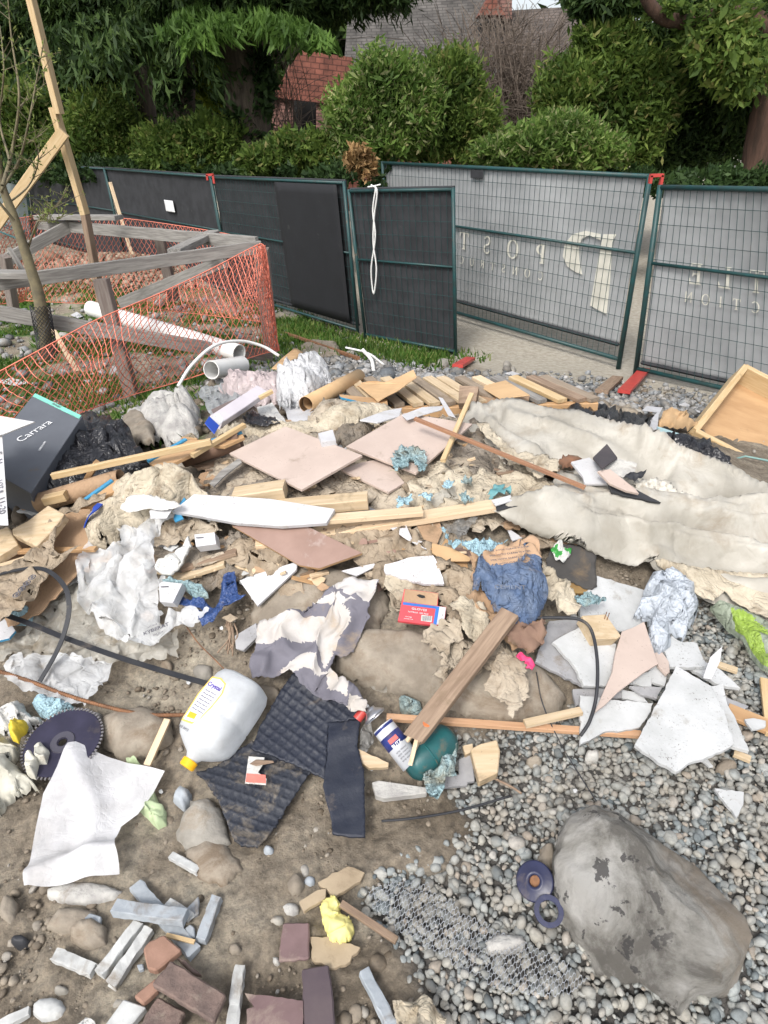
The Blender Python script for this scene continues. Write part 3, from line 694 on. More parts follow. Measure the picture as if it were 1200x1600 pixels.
P7_ = sow([(-50, 470), (-50, 345), (60, 340), (240, 355), (350, 400), (300, 450), (150, 455)], .075, 19, .9, ymax=13, lay=.01)
scatter('bark_mulch', 'reddish brown soil and bark heaped behind the orange netting', 'mulch', P7_, .035, stonemat('red_soil', [(0, (.14, .09, .06)), (.6, (.24, .165, .11)), (1, (.36, .29, .22))]), sub=1, angular=1, seed=21, sizevar=.5, smooth=False)

# ---- grass
def grass(name, label, poly, spacing, hgt, seed, ymax=12, mask=None, keep=1):
    P = sow(poly, spacing, seed, keep, ymax=ymax, mask=mask); r = np.random.RandomState(seed); n = len(P)
    a = r.uniform(0, 6.28, n); h = hgt * r.uniform(.4, 1.2, n); w_ = .006 + P[:, 1] * .0009; d = np.stack([np.cos(a), np.sin(a)], 1)
    ln = r.normal(0, .45, (n, 2)) * h[:, None]
    V0 = P + np.c_[d * w_[:, None], np.zeros(n)]; V1 = P - np.c_[d * w_[:, None], np.zeros(n)]; V2 = P + np.c_[ln, h]
    V = np.stack([V0, V1, V2], 1).reshape(-1, 3); me = bpy.data.meshes.new(name); fastmesh(me, V, np.arange(3 * n).reshape(-1, 3)); me.materials.append(m_grass)
    o = bpy.data.objects.new(name, me); COL.objects.link(o); return tag(o, label, 'grass', kind='stuff')
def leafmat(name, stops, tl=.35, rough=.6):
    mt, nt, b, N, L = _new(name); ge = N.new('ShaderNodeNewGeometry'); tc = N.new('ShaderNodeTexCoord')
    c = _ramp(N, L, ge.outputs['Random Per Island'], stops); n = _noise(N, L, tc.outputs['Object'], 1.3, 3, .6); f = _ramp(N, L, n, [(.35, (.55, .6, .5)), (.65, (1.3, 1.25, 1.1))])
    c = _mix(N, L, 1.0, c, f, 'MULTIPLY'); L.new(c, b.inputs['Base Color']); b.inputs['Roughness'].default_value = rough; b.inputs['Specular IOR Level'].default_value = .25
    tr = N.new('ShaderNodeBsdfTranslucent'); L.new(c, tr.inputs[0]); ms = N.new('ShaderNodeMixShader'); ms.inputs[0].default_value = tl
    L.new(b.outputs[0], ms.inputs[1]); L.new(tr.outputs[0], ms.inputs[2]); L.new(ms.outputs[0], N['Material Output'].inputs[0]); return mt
m_grass = leafmat('grass_blades', [(0, (.04, .10, .015)), (.6, (.08, .17, .03)), (1, (.20, .22, .08))])
grass('grass', 'patchy green grass behind the orange safety net', P_GRASS, .035, .07, 31, mask=lambda x, y, a, b: np.clip(.45 + 3 * fbm(x * 2.2, y * 2.2, 12, 4), 0, 1))
grass('grass_verge', 'bright green grass strip along the foot of the dark fence', [(425, 500), (470, 505), (560, 535), (700, 560), (640, 568), (540, 548), (425, 545)], .022, .09, 32)

# ================================================================ BACKGROUND: trees, hedge, house
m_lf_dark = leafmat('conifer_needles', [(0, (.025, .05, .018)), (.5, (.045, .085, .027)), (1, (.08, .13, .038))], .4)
m_lf_lit = leafmat('painted_sunlit_sprays', [(0, (.06, .125, .026)), (1, (.12, .215, .05))], .5)  # brighter green for the same cedar foliage, sunlight painted into the colour
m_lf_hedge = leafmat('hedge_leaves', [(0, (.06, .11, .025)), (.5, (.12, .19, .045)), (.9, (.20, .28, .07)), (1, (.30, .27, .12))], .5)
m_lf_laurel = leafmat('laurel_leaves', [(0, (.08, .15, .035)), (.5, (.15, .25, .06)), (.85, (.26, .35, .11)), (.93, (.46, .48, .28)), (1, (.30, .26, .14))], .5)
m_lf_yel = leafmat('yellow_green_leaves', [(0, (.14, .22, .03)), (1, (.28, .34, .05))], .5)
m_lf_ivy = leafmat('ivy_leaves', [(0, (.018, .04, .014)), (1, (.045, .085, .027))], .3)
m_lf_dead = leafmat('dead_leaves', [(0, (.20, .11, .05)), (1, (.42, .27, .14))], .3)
m_bark = M('bark', (.10, .08, .062), (.045, .036, .028), 4, .95, .1, stretch=(3, 3, .5), bump=1, bdist=.02, bscale=10)
m_barkr = M('red_brown_bark', (.09, .05, .035), (.045, .028, .02), 4, .95, 0, stretch=(3, 3, .4), bump=1, bdist=.02, bscale=10)
m_twig = M('bare_twigs', (.17, .135, .11), (.10, .08, .065), 5, .9, 0, bump=0)
def leaves(blobs, n, size, seed, droop=0.0, asp=.38, up=.5):
    """blobs: (x,y,z,rx,ry,rz); leaves gathered into small clumps inside each, thinner towards the middle"""
    r = np.random.RandomState(seed); B = np.array(blobs, float); vol = (B[:, 3] * B[:, 4] * B[:, 5]) ** .67; pr = vol / vol.sum()
    nc = max(8, n // 26); bi = r.choice(len(B), nc, p=pr); d = r.normal(size=(nc, 3)); d /= np.linalg.norm(d, axis=1)[:, None]
    rad = r.uniform(.25, 1.0, nc) ** .5 * np.where(r.uniform(0, 1, nc) < .14, r.uniform(1.0, 1.35, nc), 1.0); cc = B[bi, :3] + d * B[bi, 3:] * rad[:, None]
    ci = r.randint(0, nc, n); cs = np.minimum(B[bi[ci], 3:].min(1), 1.2) * .20
    P = cc[ci] + r.normal(size=(n, 3)) * cs[:, None]
    od = d[ci] * 1.0 + r.normal(size=(n, 3)) * .9; od[:, 2] += up - droop * 2; od /= np.linalg.norm(od, axis=1)[:, None]
    s_ = size * np.exp(r.normal(0, .3, n)); side = np.cross(od, r.normal(size=(n, 3))); side /= np.linalg.norm(side, axis=1)[:, None]
    w_ = side * (s_ * asp)[:, None]; l = od * s_[:, None]
    nn = np.cross(w_, l); nn = nn / np.linalg.norm(nn, axis=1)[:, None] * (s_ * .12)[:, None]
    V = np.stack([P - l, P - w_ + nn, P + l, P + w_ + nn], 1).reshape(-1, 3); Q = np.arange(4 * n).reshape(-1, 4)
    return V, Q
def foliage(name, blobs, n, size, mat, seed, parent=None, **k):
    V, Q = leaves(blobs, n, size, seed, **k); me = bpy.data.meshes.new(name); fastmesh(me, V, Q); return link(name, me, mat, parent)
def trunk(name, base, top, r0, r1, mat, parent, seed=1, lean=.06, branches=(), n=12):
    r = random.Random(seed); b = Vector(base); t = Vector(top); P = []; R_ = []
    for i in range(13):
        f = i / 12; P.append(b.lerp(t, f) + Vector((r.uniform(-1, 1), r.uniform(-1, 1), 0)) * lean * (t - b).length * .15); R_.append((r0 + (r1 - r0) * f) * (1 + .7 * math.exp(-f * 14)))
    mb = MB(); mb.tube(P, R_, n)
    for br in branches: mb.tube(smoothpath(br[0], 5), list(np.linspace(br[1], br[2], len(smoothpath(br[0], 5)))), 6)
    return mb.build(name, mat, parent, smooth=True)
def PX(a, b, y): return ony(a, b, y)
def blobpx(lst, y0):
    """crown masses given as (px, py, rx_px, ry_px[, dy]) at depth y0"""
    out = []
    for b in lst:
        y = y0 + (b[4] if len(b) > 4 else 0); c = PX(b[0], b[1], y); e = PX(b[0] + b[2], b[1], y); f = PX(b[0], b[1] - b[3], y)
        rx = abs(e.x - c.x); rz = abs(f.z - c.z); out.append((c.x, c.y, c.z, rx, rx * .8, rz))
    return out
def cedar_sprays(name, starts, mat, parent, seed, L0=1.6, n=60, drop=.9):
    """flat drooping fans of foliage hung along limbs"""
    r = np.random.RandomState(seed); Vs = []; 
    for (p0, p1) in starts:
        p0 = np.array(p0[:]); p1 = np.array(p1[:]); ln = np.linalg.norm(p1 - p0)
        for k in range(int(n)):
            t = r.uniform(.1, 1); q = p0 + (p1 - p0) * t; q[2] -= .25 * ln * t * t * .3
            out = r.normal(size=3); out[2] = 0; out /= np.linalg.norm(out); sl = L0 * r.uniform(.3, .8) * (1.1 - .5 * t)
            for j in range(16):
                u = (j + r.uniform()) / 16; c = q + out * sl * u; c[2] -= drop * sl * u * u + r.uniform(0, .12)
                dd = out * .5 + np.array([0, 0, -1.0]) * r.uniform(.3, 1.2) + r.normal(size=3) * .35; dd /= np.linalg.norm(dd); s_ = r.uniform(.06, .14)
                sd = np.cross(dd, r.normal(size=3)); sd /= np.linalg.norm(sd) + 1e-9
                Vs += [c - dd * s_, c - sd * s_ * .22, c + dd * s_, c + sd * s_ * .22]
    V = np.array(Vs); me = bpy.data.meshes.new(name); fastmesh(me, V, np.arange(len(V)).reshape(-1, 4)); return link(name, me, mat, parent)
def tree_at(name, label, y, bx, by, tx, ty, r0, r1, mat, seed, crown=None, cn=0, cs=.1, cm=None, limbs=(), cat='tree', group=None, **k):
    b = PX(bx, by, y); b.z = min(b.z, .0) if b.z < .4 else b.z; base = Vector((b.x, y, 0)); top = PX(tx, ty, y)
    e = empty(name, base, label, cat, group); trunk('trunk', base, top, r0, r1, mat, e, seed, branches=limbs)
    if crown: foliage('crown', blobpx(crown, y), cn, cs, cm, seed, e, **k)
    return e
# great cedars on the left
t1 = tree_at('cedar_tree', 'big dark ivy clad cedar trunk with drooping boughs, widest of the left trees', 13.5, 385, 240, 365, -60, .42, .36, m_bark, 3,
    crown=[(400, -40, 150, 60), (560, -40, 110, 60), (300, 0, 100, 50), (440, 15, 110, 28)], cn=46000, cs=.085, cm=m_lf_dark, droop=.6, asp=.2)
L_ = [(PX(390, 5, 13.2), PX(510, 40, 11.8)), (PX(360, 0, 13.2), PX(460, 25, 11.4)), (PX(380, 10, 13), PX(300, 40, 11.5)), (PX(330, 0, 13), PX(260, 30, 12))]
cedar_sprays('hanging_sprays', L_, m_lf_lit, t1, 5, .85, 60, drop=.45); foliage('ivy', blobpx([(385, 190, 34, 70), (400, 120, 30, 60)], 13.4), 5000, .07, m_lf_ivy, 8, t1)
t2 = tree_at('cedar_tree', 'dark ivy covered cedar trunk left of the widest cedar', 14.5, 275, 235, 262, -60, .34, .28, m_bark, 4,
    crown=[(230, -20, 140, 60), (140, 0, 110, 60), (250, 55, 110, 30), (170, 70, 80, 30)], cn=42000, cs=.085, cm=m_lf_dark, droop=.6, asp=.2)
foliage('ivy', blobpx([(275, 150, 26, 70), (282, 200, 24, 40)], 14.4), 4500, .07, m_lf_ivy, 9, t2)
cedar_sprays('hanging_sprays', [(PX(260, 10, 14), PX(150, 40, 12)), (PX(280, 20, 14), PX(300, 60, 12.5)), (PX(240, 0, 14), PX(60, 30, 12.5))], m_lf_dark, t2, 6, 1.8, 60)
tree_at('cedar_tree', 'thin dark trunk farthest left among the cedars', 16.5, 222, 225, 205, -60, .22, .18, m_bark, 5,
    crown=[(120, 60, 90, 50), (60, 20, 100, 60), (150, 110, 60, 24)], cn=24000, cs=.09, cm=m_lf_dark, droop=.6, asp=.2)
# dark trees filling the sky behind
def mass(name, label, y, crown, n, s_, mt, seed, kind='stuff', cat='trees', **k):
    o = foliage(name, blobpx(crown, y), n, s_, mt, seed, **k); return tag(o, label, cat, kind=kind)
mass('far_woods', 'dark woods closing off the view behind the cedars', 27, [(x, y_, 130, 90) for x in range(-150, 560, 90) for y_ in (-80, 20, 120)], 42000, .24, m_lf_dark, 11)
mass('far_woods', 'dark woods closing off the view at the top right', 30, [(x, y_, 120, 80) for x in range(960, 1400, 90) for y_ in (-60, 30, 130)], 26000, .24, m_lf_dark, 12)
# hedge bushes left
for i, (c, n_, lb) in enumerate([
    ([(160, 190, 60, 50), (130, 220, 60, 40), (190, 230, 60, 40)], 12000, 'rounded dark green bush at the left behind the fence'),
    ([(270, 225, 60, 30), (330, 215, 60, 36), (300, 245, 80, 24)], 11000, 'low dark bush between the two cedar trunks'),
    ([(470, 235, 60, 28), (430, 250, 60, 22), (520, 240, 40, 30)], 10000, 'low dark bush in front of the garage')]):
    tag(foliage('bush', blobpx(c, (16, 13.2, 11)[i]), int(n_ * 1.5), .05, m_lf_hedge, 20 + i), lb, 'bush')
mass('ground_cover', 'dark ivy ground cover behind the dark fence', 17.5, [(x, 262 + x * .02, 90, 20, -(x + 40) * .0128) for x in range(-40, 620, 60)], 20000, .05, m_lf_ivy, 25, cat='ivy')
mass('ground_cover', 'low dark growth behind the grey banner fence', 9.6, [(x, 285, 80, 22, .4) for x in range(640, 1300, 60)], 14000, .05, m_lf_ivy, 26, cat='ivy')
tag(foliage('bush', blobpx([(-20, 190, 70, 60), (60, 215, 60, 45), (30, 160, 50, 40)], 18), 12000, .07, m_lf_hedge, 28), 'dark bush at the far left edge behind the bare sapling', 'bush')
t = tree_at('young_tree', 'yellow green sapling between the cedar trunks', 15.5, 330, 230, 325, 60, .05, .02, m_bark, 6, crown=[(320, 110, 26, 40), (340, 150, 22, 30), (305, 135, 18, 20)], cn=2600, cs=.07, cm=m_lf_yel)
# shrubs right of centre
for i, (c, n_, y_, mt_, sz, lb) in enumerate([
    ([(600, 130, 50, 50), (560, 180, 50, 50), (640, 170, 50, 60), (590, 220, 60, 30)], 20000, 10.6, m_lf_laurel, .06, 'bright laurel bush with pale new leaves left of the tall grey banner panel top'),
    ([(700, 130, 50, 50), (720, 190, 60, 50), (660, 220, 60, 30), (750, 230, 50, 24)], 17000, 11.2, m_lf_hedge, .06, 'mid green shrub directly behind the grey banner panel'),
    ([(830, 230, 60, 34), (880, 215, 60, 40), (920, 235, 60, 30), (780, 235, 40, 20)], 15000, 9.6, m_lf_laurel, .055, 'light green leafy shrub peeking over the banner panel near the red clamp'),
    ([(900, 150, 60, 60), (960, 110, 60, 55), (1000, 160, 60, 60), (980, 220, 50, 40), (950, 60, 50, 30)], 24000, 11.5, m_lf_hedge, .07, 'tall green laurel with a few yellow leaves near the red clamp'),
    ([(1070, 130, 70, 90), (1120, 200, 80, 60), (1050, 230, 60, 40), (1150, 100, 70, 80)], 24000, 12.5, m_lf_dark, .08, 'dark evergreen bush beneath the big branching tree')]):
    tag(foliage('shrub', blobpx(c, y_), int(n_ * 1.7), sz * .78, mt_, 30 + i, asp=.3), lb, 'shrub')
tag(foliage('dead_leafed_shrub', blobpx([(560, 245, 22, 22), (575, 265, 20, 14)], 8.9), 900, .04, m_lf_dead, 41), 'small shrub of dry tan leaves beside the banner panel', 'shrub')
# bare brown bush
def bare(name, label, y, bx, by, spread, hpx, n, seed, mt):
    r = random.Random(seed); b = PX(bx, by, y); base = Vector((b.x, y, 0)); mb = MB()
    for k in range(n):
        tx = bx + r.gauss(0, spread); ty = by - hpx * r.uniform(.4, 1.05); p = base + Vector((r.uniform(-.6, .6), r.uniform(-.5, .5), r.uniform(0, 1)))
        e = PX(tx, ty, y + r.uniform(-1, 1)); q = p.lerp(e, .5) + Vector((r.uniform(-.3, .3), r.uniform(-.3, .3), .25)); pp = smoothpath([p, q, e], 3)
        mb.tube(pp, list(np.linspace(.014, .005, len(pp))), 3, False)
        for j in range(7):
            s0 = p.lerp(e, r.uniform(.4, .95)) ; d = Vector((r.gauss(0, .4), r.gauss(0, .4), r.uniform(-.1, .6))); mb.tube([s0, s0 + d * .5 + Vector((0, 0, .04)), s0 + d], [.006, .005, .003], 3, False)
    return tag(mb.build(name, mt), label, 'shrub')
bare('bare_shrub', 'leafless brown shrub in front of the shingled roof', 14, 800, 230, 75, 215, 330, 5, m_twig)
bare('bare_shrub', 'thin leafless saplings left of the garage', 14.5, 440, 230, 14, 170, 20, 6, m_twig)
# big tree on the right with a curved limb
e = empty('broadleaf_tree', (PX(1185, 280, 11).x, 11, 0), 'big tree at the right edge with a curved bough and dark crown', 'tree')
trunk('trunk', (PX(1190, 290, 11).x, 11, 0), PX(1215, 60, 11), .24, .2, m_barkr, e, 7, branches=[([PX(1215, 60, 11), PX(1160, 20, 11), PX(1080, 34, 10.8), PX(1030, 24, 10.6), PX(1000, -20, 10.5)], .13, .07)])
foliage('crown', blobpx([(1130, 70, 60, 70), (1180, 130, 60, 60), (1100, 10, 70, 40), (950, 0, 60, 30), (1010, 60, 30, 24), (1190, 30, 60, 60)], 11.5), 22000, .08, m_lf_dark, 51, e, droop=.5, asp=.25)
foliage('painted_lit_leaves', blobpx([(1120, 60, 60, 60), (1160, 110, 50, 50), (1050, 20, 40, 20)], 10.6), 3500, .06, m_lf_hedge, 52, e, droop=.5)  # paler leaf colour over the dark crown, painted as if lit

# ---- the house
def shingle(name, c1, c2, w_, h_):
    mt, nt, b, N, L = _new(name); tc = N.new('ShaderNodeTexCoord'); mp = N.new('ShaderNodeMapping'); L.new(tc.outputs['UV'], mp.inputs[0])
    br = N.new('ShaderNodeTexBrick'); L.new(tc.outputs['UV'], br.inputs[0]); br.inputs['Color1'].default_value = (*c1, 1); br.inputs['Color2'].default_value = (*c2, 1); br.inputs['Mortar'].default_value = (c2[0] * .55, c2[1] * .55, c2[2] * .55, 1)
    br.inputs['Scale'].default_value = 1; br.inputs['Brick Width'].default_value = w_; br.inputs['Row Height'].default_value = h_; br.inputs['Mortar Size'].default_value = .012
    n = _noise(N, L, tc.outputs['UV'], 2.2, 6, .7); f = _ramp(N, L, n, [(.35, (.5, .5, .5)), (.65, (1.2, 1.2, 1.2))]); c = _mix(N, L, 1, br.outputs['Color'], f, 'MULTIPLY')
    L.new(c, b.inputs['Base Color']); b.inputs['Roughness'].default_value = .9; _bump(N, L, b, br.outputs['Fac'], -.5, .02); return mt
m_shg = shingle('grey_roof_shingles', (.11, .102, .095), (.082, .076, .07), .26, .10)
m_shb = shingle('brown_roof_shingles', (.12, .098, .086), (.085, .07, .062), .26, .10)
m_shr = shingle('red_wall_shingles', (.26, .095, .065), (.19, .07, .05), .2, .11)
m_brk = shingle('pinkish_brickwork', (.30, .16, .13), (.22, .12, .10), .22, .075)
def quad(name, pts, mt, parent, th=.15, ux=1.0):
    """thick panel through 3-D points with metre-sized uv"""
    P = [Vector(p) for p in pts]; n = (P[1] - P[0]).cross(P[-1] - P[0]).normalized(); x = (P[1] - P[0]).normalized(); y = n.cross(x)
    me = bpy.data.meshes.new(name); k = len(P); vs = P + [p - n * th for p in P]
    me.from_pydata([tuple(v) for v in vs], [], [tuple(range(k)), tuple(range(2 * k - 1, k - 1, -1))] + [(i, k + i, k + (i + 1) % k, (i + 1) % k) for i in range(k)])
    uv = me.uv_layers.new(name='UVMap')
    for pl in me.polygons:
        for li in pl.loop_indices: v = me.vertices[me.loops[li].vertex_index].co - P[0]; uv.data[li].uv = (v.dot(x), v.dot(y))
    return link(name, me, mt, parent)
hs_ = empty('house', (PX(700, 150, 19).x, 19, 0), 'red shingled house with steep grey shingle roof and garage wing behind the trees', 'house')
def Q3(lst): return [PX(a, b, y) for a, b, y in lst]
quad('wall', Q3([(540, 330, 19), (960, 330, 19), (960, 95, 19), (540, 110, 19)]), m_shr, hs_, .3)
rf = quad('roof', Q3([(535, 135, 18.6), (780, 120, 18.6), (800, -200, 24), (560, -200, 24)]), m_shg, hs_, .25)
rf2 = quad('roof', Q3([(735, 150, 18.3), (965, 120, 18.3), (900, 10, 20.5), (735, 20, 20.5)]), m_shb, hs_, .25); rf2['label'] = 'lower brown shingled roof slope'
dm = quad('dormer', Q3([(748, 24, 19.2), (790, 24, 19.2), (768, -14, 19.2)]), m_shr, hs_, .6)
quad('chimney', Q3([(782, 30, 19.6), (800, 30, 19.6), (800, -60, 19.6), (782, -60, 19.6)]), m_brk, hs_, .6)
quad('wall', Q3([(425, 240, 18.2), (452, 240, 18.2), (452, 100, 18.2), (425, 160, 18.2)]), m_brk, hs_, .3)
gr_ = quad('garage_gable', Q3([(424, 152, 18), (545, 166, 18), (552, 90, 18), (470, 78, 18)]), m_shr, hs_, .3); gr_['label'] = 'red shingled gable above the garage opening'
for a, b in ((437, 457), (494, 512)): quad('brick_pillar', Q3([(a, 260, 18.1), (b, 260, 18.1), (b, 156, 18.1), (a, 153, 18.1)]), m_brk, hs_, .35)
quad('doorway_shade', Q3([(457, 260, 19.0), (494, 260, 19.0), (494, 150, 19.0), (457, 150, 19.0)]), m_dark, hs_, .1)  # dark sheet painted as the shade inside the garage opening
m_roofedge = M('pale_trim', (.30, .32, .34), None, 5, .7, 0, bump=0)
quad('roof_trim', Q3([(905, 8, 20), (912, 4, 20), (960, 92, 18.4), (952, 98, 18.4)]), m_roofedge, hs_, .1)
m_ochre = M('ochre_render', (.36, .32, .14), (.28, .25, .11), 3, .9, 0, bump=.1)
h2 = empty('neighbour_house', (PX(1040, 80, 26).x, 26, 0), 'ochre walled building glimpsed through the trees at top right', 'house')
quad('wall', Q3([(960, 260, 26), (1085, 260, 26), (1085, 38, 26), (960, 38, 26)]), m_ochre, h2, .5); quad('roof', Q3([(955, 40, 25.6), (1092, 38, 25.6), (1092, 26, 26.5), (955, 28, 26.5)]), m_roofedge, h2, .2)

# ================================================================ SITE FENCE
m_scrd = M('dark_windscreen_fabric', (.050, .052, .058), (.034, .036, .04), 5, .85, .12, dirtc=(.09, .085, .08), bump=.2, bscale=200, translucent=.25)
m_scrg = M('grey_banner_fabric', (.56, .575, .585), (.42, .435, .445), 1.3, .7, .1, dirtc=(.5, .46, .40), bump=.1, bscale=200, translucent=.45)
m_scrl = M('pale_windscreen_fabric', (.24, .28, .28), (.20, .23, .23), 3, .8, 0, bump=.1, translucent=.35)
m_let = M('cream_banner_print', (.90, .88, .78), None, 5, .7, 0, bump=0, translucent=.4)
def fence_panel(label, bl, br_, tl, tr, fabric, cover, wires=True, gaps=(.07, .14), yb=None, rail=.43, fab_off=.03, z0=0.0, foot=True, fr=.019, drop=.0):
    """bl/br: pixel of post feet on the ground; tl/tr: pixel heights of the top corners. cover = (u0,v0,u1,v1) of the fabric"""
    def post(b, t):
        B = Vector(onz(b[0], b[1], z0)[0]) if len(b) == 2 else Vector(PX(b[0], b[1], b[2])); T = PX(t[0], t[1], B.y); return B, T
    BL, TL = post(bl, tl); BR, TR = post(br_, tr)
    e = empty('site_fence', (BL + BR) / 2, label, 'fence panel', 'temporary site fence panels')
    def S(u, v): return (BL.lerp(TL, v)).lerp(BR.lerp(TR, v), u)
    n = (BR - BL).cross(TL - BL).normalized()
    if n.y < 0: n = -n
    W_ = (BR - BL).length; H_ = (TL - BL).length
    mb = MB()
    mb.tube([S(0, 0), S(0, 1)], fr, 10); mb.tube([S(1, 0), S(1, 1)], fr, 10)
    for v in (.055, 1 - .01): mb.tube([S(0, v), S(1, v)], fr * .85, 10)
    mb.build('frame', m_fgreen, e, smooth=True)
    mb = MB(); mb.tube([S(0, 1 - rail), S(1, 1 - rail)], fr * .6, 8); mb.build('mid_rail', m_fgreen, e, smooth=True)
    if wires:
        mb = MB(); nx = int(W_ / gaps[0]); ny = int(H_ / gaps[1])
        for i in range(1, nx): mb.tube([S(i / nx, .055), S(i / nx, .99)], .0022, 4, False)
        for j in range(1, ny): v = .055 + .935 * j / ny; mb.tube([S(0, v), S(1, v)], .0022, 4, False)
        mb.build('wire_mesh', m_fgreen, e)
    if fabric:
        u0, v0, u1, v1 = cover; nu, nv = 60, 36; vs = []; fs = []
        for j in range(nv + 1):
            for i in range(nu + 1):
                u = u0 + (u1 - u0) * i / nu; v = v0 + (v1 - v0) * j / nv
                o = fab_off + .012 * float(fbm(np.array([u * W_ * 2.6 + BL.x + v]), np.array([v * 1.6]), 71, 4)[0]) + .006 * math.sin(u * W_ * 40 + 3 * math.sin(v * 5)) * (v > .9); vs.append(S(u, v) + n * o)
        for j in range(nv):
            for i in range(nu): a = j * (nu + 1) + i; fs.append((a, a + 1, a + nu + 2, a + nu + 1))
        mb = MB(); mb.add(vs, fs); f = mb.build('windscreen_fabric', fabric, e, smooth=True); md = f.modifiers.new('t', 'SOLIDIFY'); md.thickness = .002
        for v_, r_ in ((v0, .02), (v1, .014)): mb = MB(); mb.tube([S(u0, v_) + n * (fab_off - .004), S(u1, v_) + n * (fab_off - .004)], r_, 4); mb.build('fabric_hem', m_scrd, e)
    return e, S, n
FD = 'dark screened fence panel '
fence_panel('pale green screened fence panel at the far left edge', (-60, 330), (50, 372), (-60, 250), (36, 258), m_scrl, (0, .0, 1, 1), wires=False)
fence_panel(FD + 'farthest left, behind the tall timber stake', (52, 374), (197, 412), (38, 256), (162, 262), m_scrd, (0, .03, 1, 1), wires=False)
eA, SA, nA = fence_panel(FD + 'with a small white notice on it', (198, 414), (362, 464), (163, 262), (328, 274), m_scrd, (0, .06, 1, 1), wires=False)
eB, SB, nB = fence_panel(FD + 'right of the red clamp, partly single screened', (364, 466), (560, 528), (329, 275), (537, 283), m_scrd, (0, .09, 1, 1))
eC, SC, nC = fence_panel(FD + 'standing nearest, white cord hanging on it', (572, 534), (712, 562), (545, 296), (708, 293), m_scrd, (0, .0, 1, 1), fab_off=.03)
eD, SD, nD = fence_panel('wide fence panel with grey banner reading POST and a big mirrored P', (606, 468), (966, 576), (598, 252), (1016, 272), m_scrg, (0, .13, .985, .985), fr=.024, rail=.37)
eE, SE, nE = fence_panel('fence panel with grey banner at the right edge of the photo', (992, 590), (1420, 690), (1032, 289), (1420, 296), m_scrg, (.015, .09, 1, .985), fr=.024, rail=.37)
# doubled darker cloth on panel B and pleats
def clothquad(S, n, u0, v0, u1, v1, mt, parent, name, off=.036, bulge=0):
    vs = []; fs = []; nu = nv = 14
    for j in range(nv + 1):
        for i in range(nu + 1):
            u = u0 + (u1 - u0) * i / nu; v = v0 + (v1 - v0) * j / nv; vs.append(S(u, v) - n * off)
    for j in range(nv):
        for i in range(nu): a = j * (nu + 1) + i; fs.append((a, a + 1, a + nu + 2, a + nu + 1))
    mb = MB(); mb.add(vs, fs); o = mb.build(name, mt, parent, smooth=True); md = o.modifiers.new('t', 'SOLIDIFY'); md.thickness = .002; return o
clothquad(SB, nB, .56, .1, .97, .98, M('near_black_cloth', (.014, .015, .018), None, 5, .8, .1, dirtc=(.05, .05, .05), bump=.2, bscale=200), eB, 'doubled_fabric')
clothquad(SA, nA, .58, .66, .66, .76, m_inkw, eA, 'notice', off=.01)
clothquad(SD, nD, .43, .93, .48, .975, m_scrd, eD, 'dark_label', off=.01)
# the banner lettering, seen from behind so mirrored; strokes as polygons in a 100-high box
GL = {
 'P': [[(0,0),(34,0),(34,5),(26,8),(26,92),(34,95),(34,100),(0,100),(0,95),(8,92),(8,8),(0,5)], 'bowl'],
 'O': ['ring'], 'S': ['ess'],
 'T': [[(0,100),(80,100),(82,74),(77,74),(72,93),(49,93),(49,8),(58,5),(58,0),(24,0),(24,5),(33,8),(33,93),(10,93),(5,74),(0,74)]],
 'L': [[(0,0),(66,0),(70,28),(65,28),(58,8),(26,8),(26,92),(35,95),(35,100),(0,100),(0,95),(9,92),(9,8),(0,5)]],
 'E': [[(0,0),(68,0),(72,28),(67,28),(60,8),(26,8),(26,46),(46,46),(50,36),(54,36),(54,64),(50,64),(46,54),(26,54),(26,92),(58,92),(63,76),(68,76),(67,100),(0,100),(0,95),(9,92),(9,8),(0,5)]],
 'C': ['cee'], 'N': [[(0,0),(14,0),(14,78),(62,0),(76,0),(76,100),(62,100),(62,22),(14,100),(0,100)]], 'I': [[(10,0),(26,0),(26,100),(10,100)]],
 'U': ['you'], 'R': [[(0,0),(14,0),(14,100),(0,100)], 'bowls', [(26,50),(40,50),(70,0),(54,0)]],
}
def glyph_polys(ch):
    out = []
    def arc(cx, cy, rx, ry, a0, a1, wx, wy, n=20):
        A_ = [math.radians(a0 + (a1 - a0) * i / n) for i in range(n + 1)]
        for i in range(n):
            p = [(cx + rx * math.cos(A_[k]), cy + ry * math.sin(A_[k])) for k in (i, i + 1)]; q_ = [(cx + (rx - wx) * math.cos(A_[k]), cy + (ry - wy) * math.sin(A_[k])) for k in (i + 1, i)]
            out.append(p + q_)
    for g in GL[ch]:
        if g == 'bowl': arc(24, 72, 42, 28, -90, 90, 17, 6)
        elif g == 'bowls': arc(22, 74, 38, 26, -90, 90, 14, 12)
        elif g == 'ring': arc(46, 50, 46, 52, 0, 360, 17, 7, 36)
        elif g == 'cee': arc(46, 50, 46, 52, 45, 315, 15, 9, 30)
        elif g == 'ess': arc(32, 74, 28, 27, 20, 270, 13, 9, 24); arc(32, 27, 30, 28, -160, 90, 13, 9, 24)
        elif g == 'you': arc(36, 34, 36, 34, 180, 360, 14, 12, 18); out.append([(0, 34), (14, 34), (14, 100), (0, 100)]); out.append([(58, 34), (72, 34), (72, 100), (58, 100)])
        else: out.append(g)
    return out
ADV = dict(P=78, O=104, S=76, T=94, L=84, E=86, C=96, N=92, I=40, U=88, R=82)
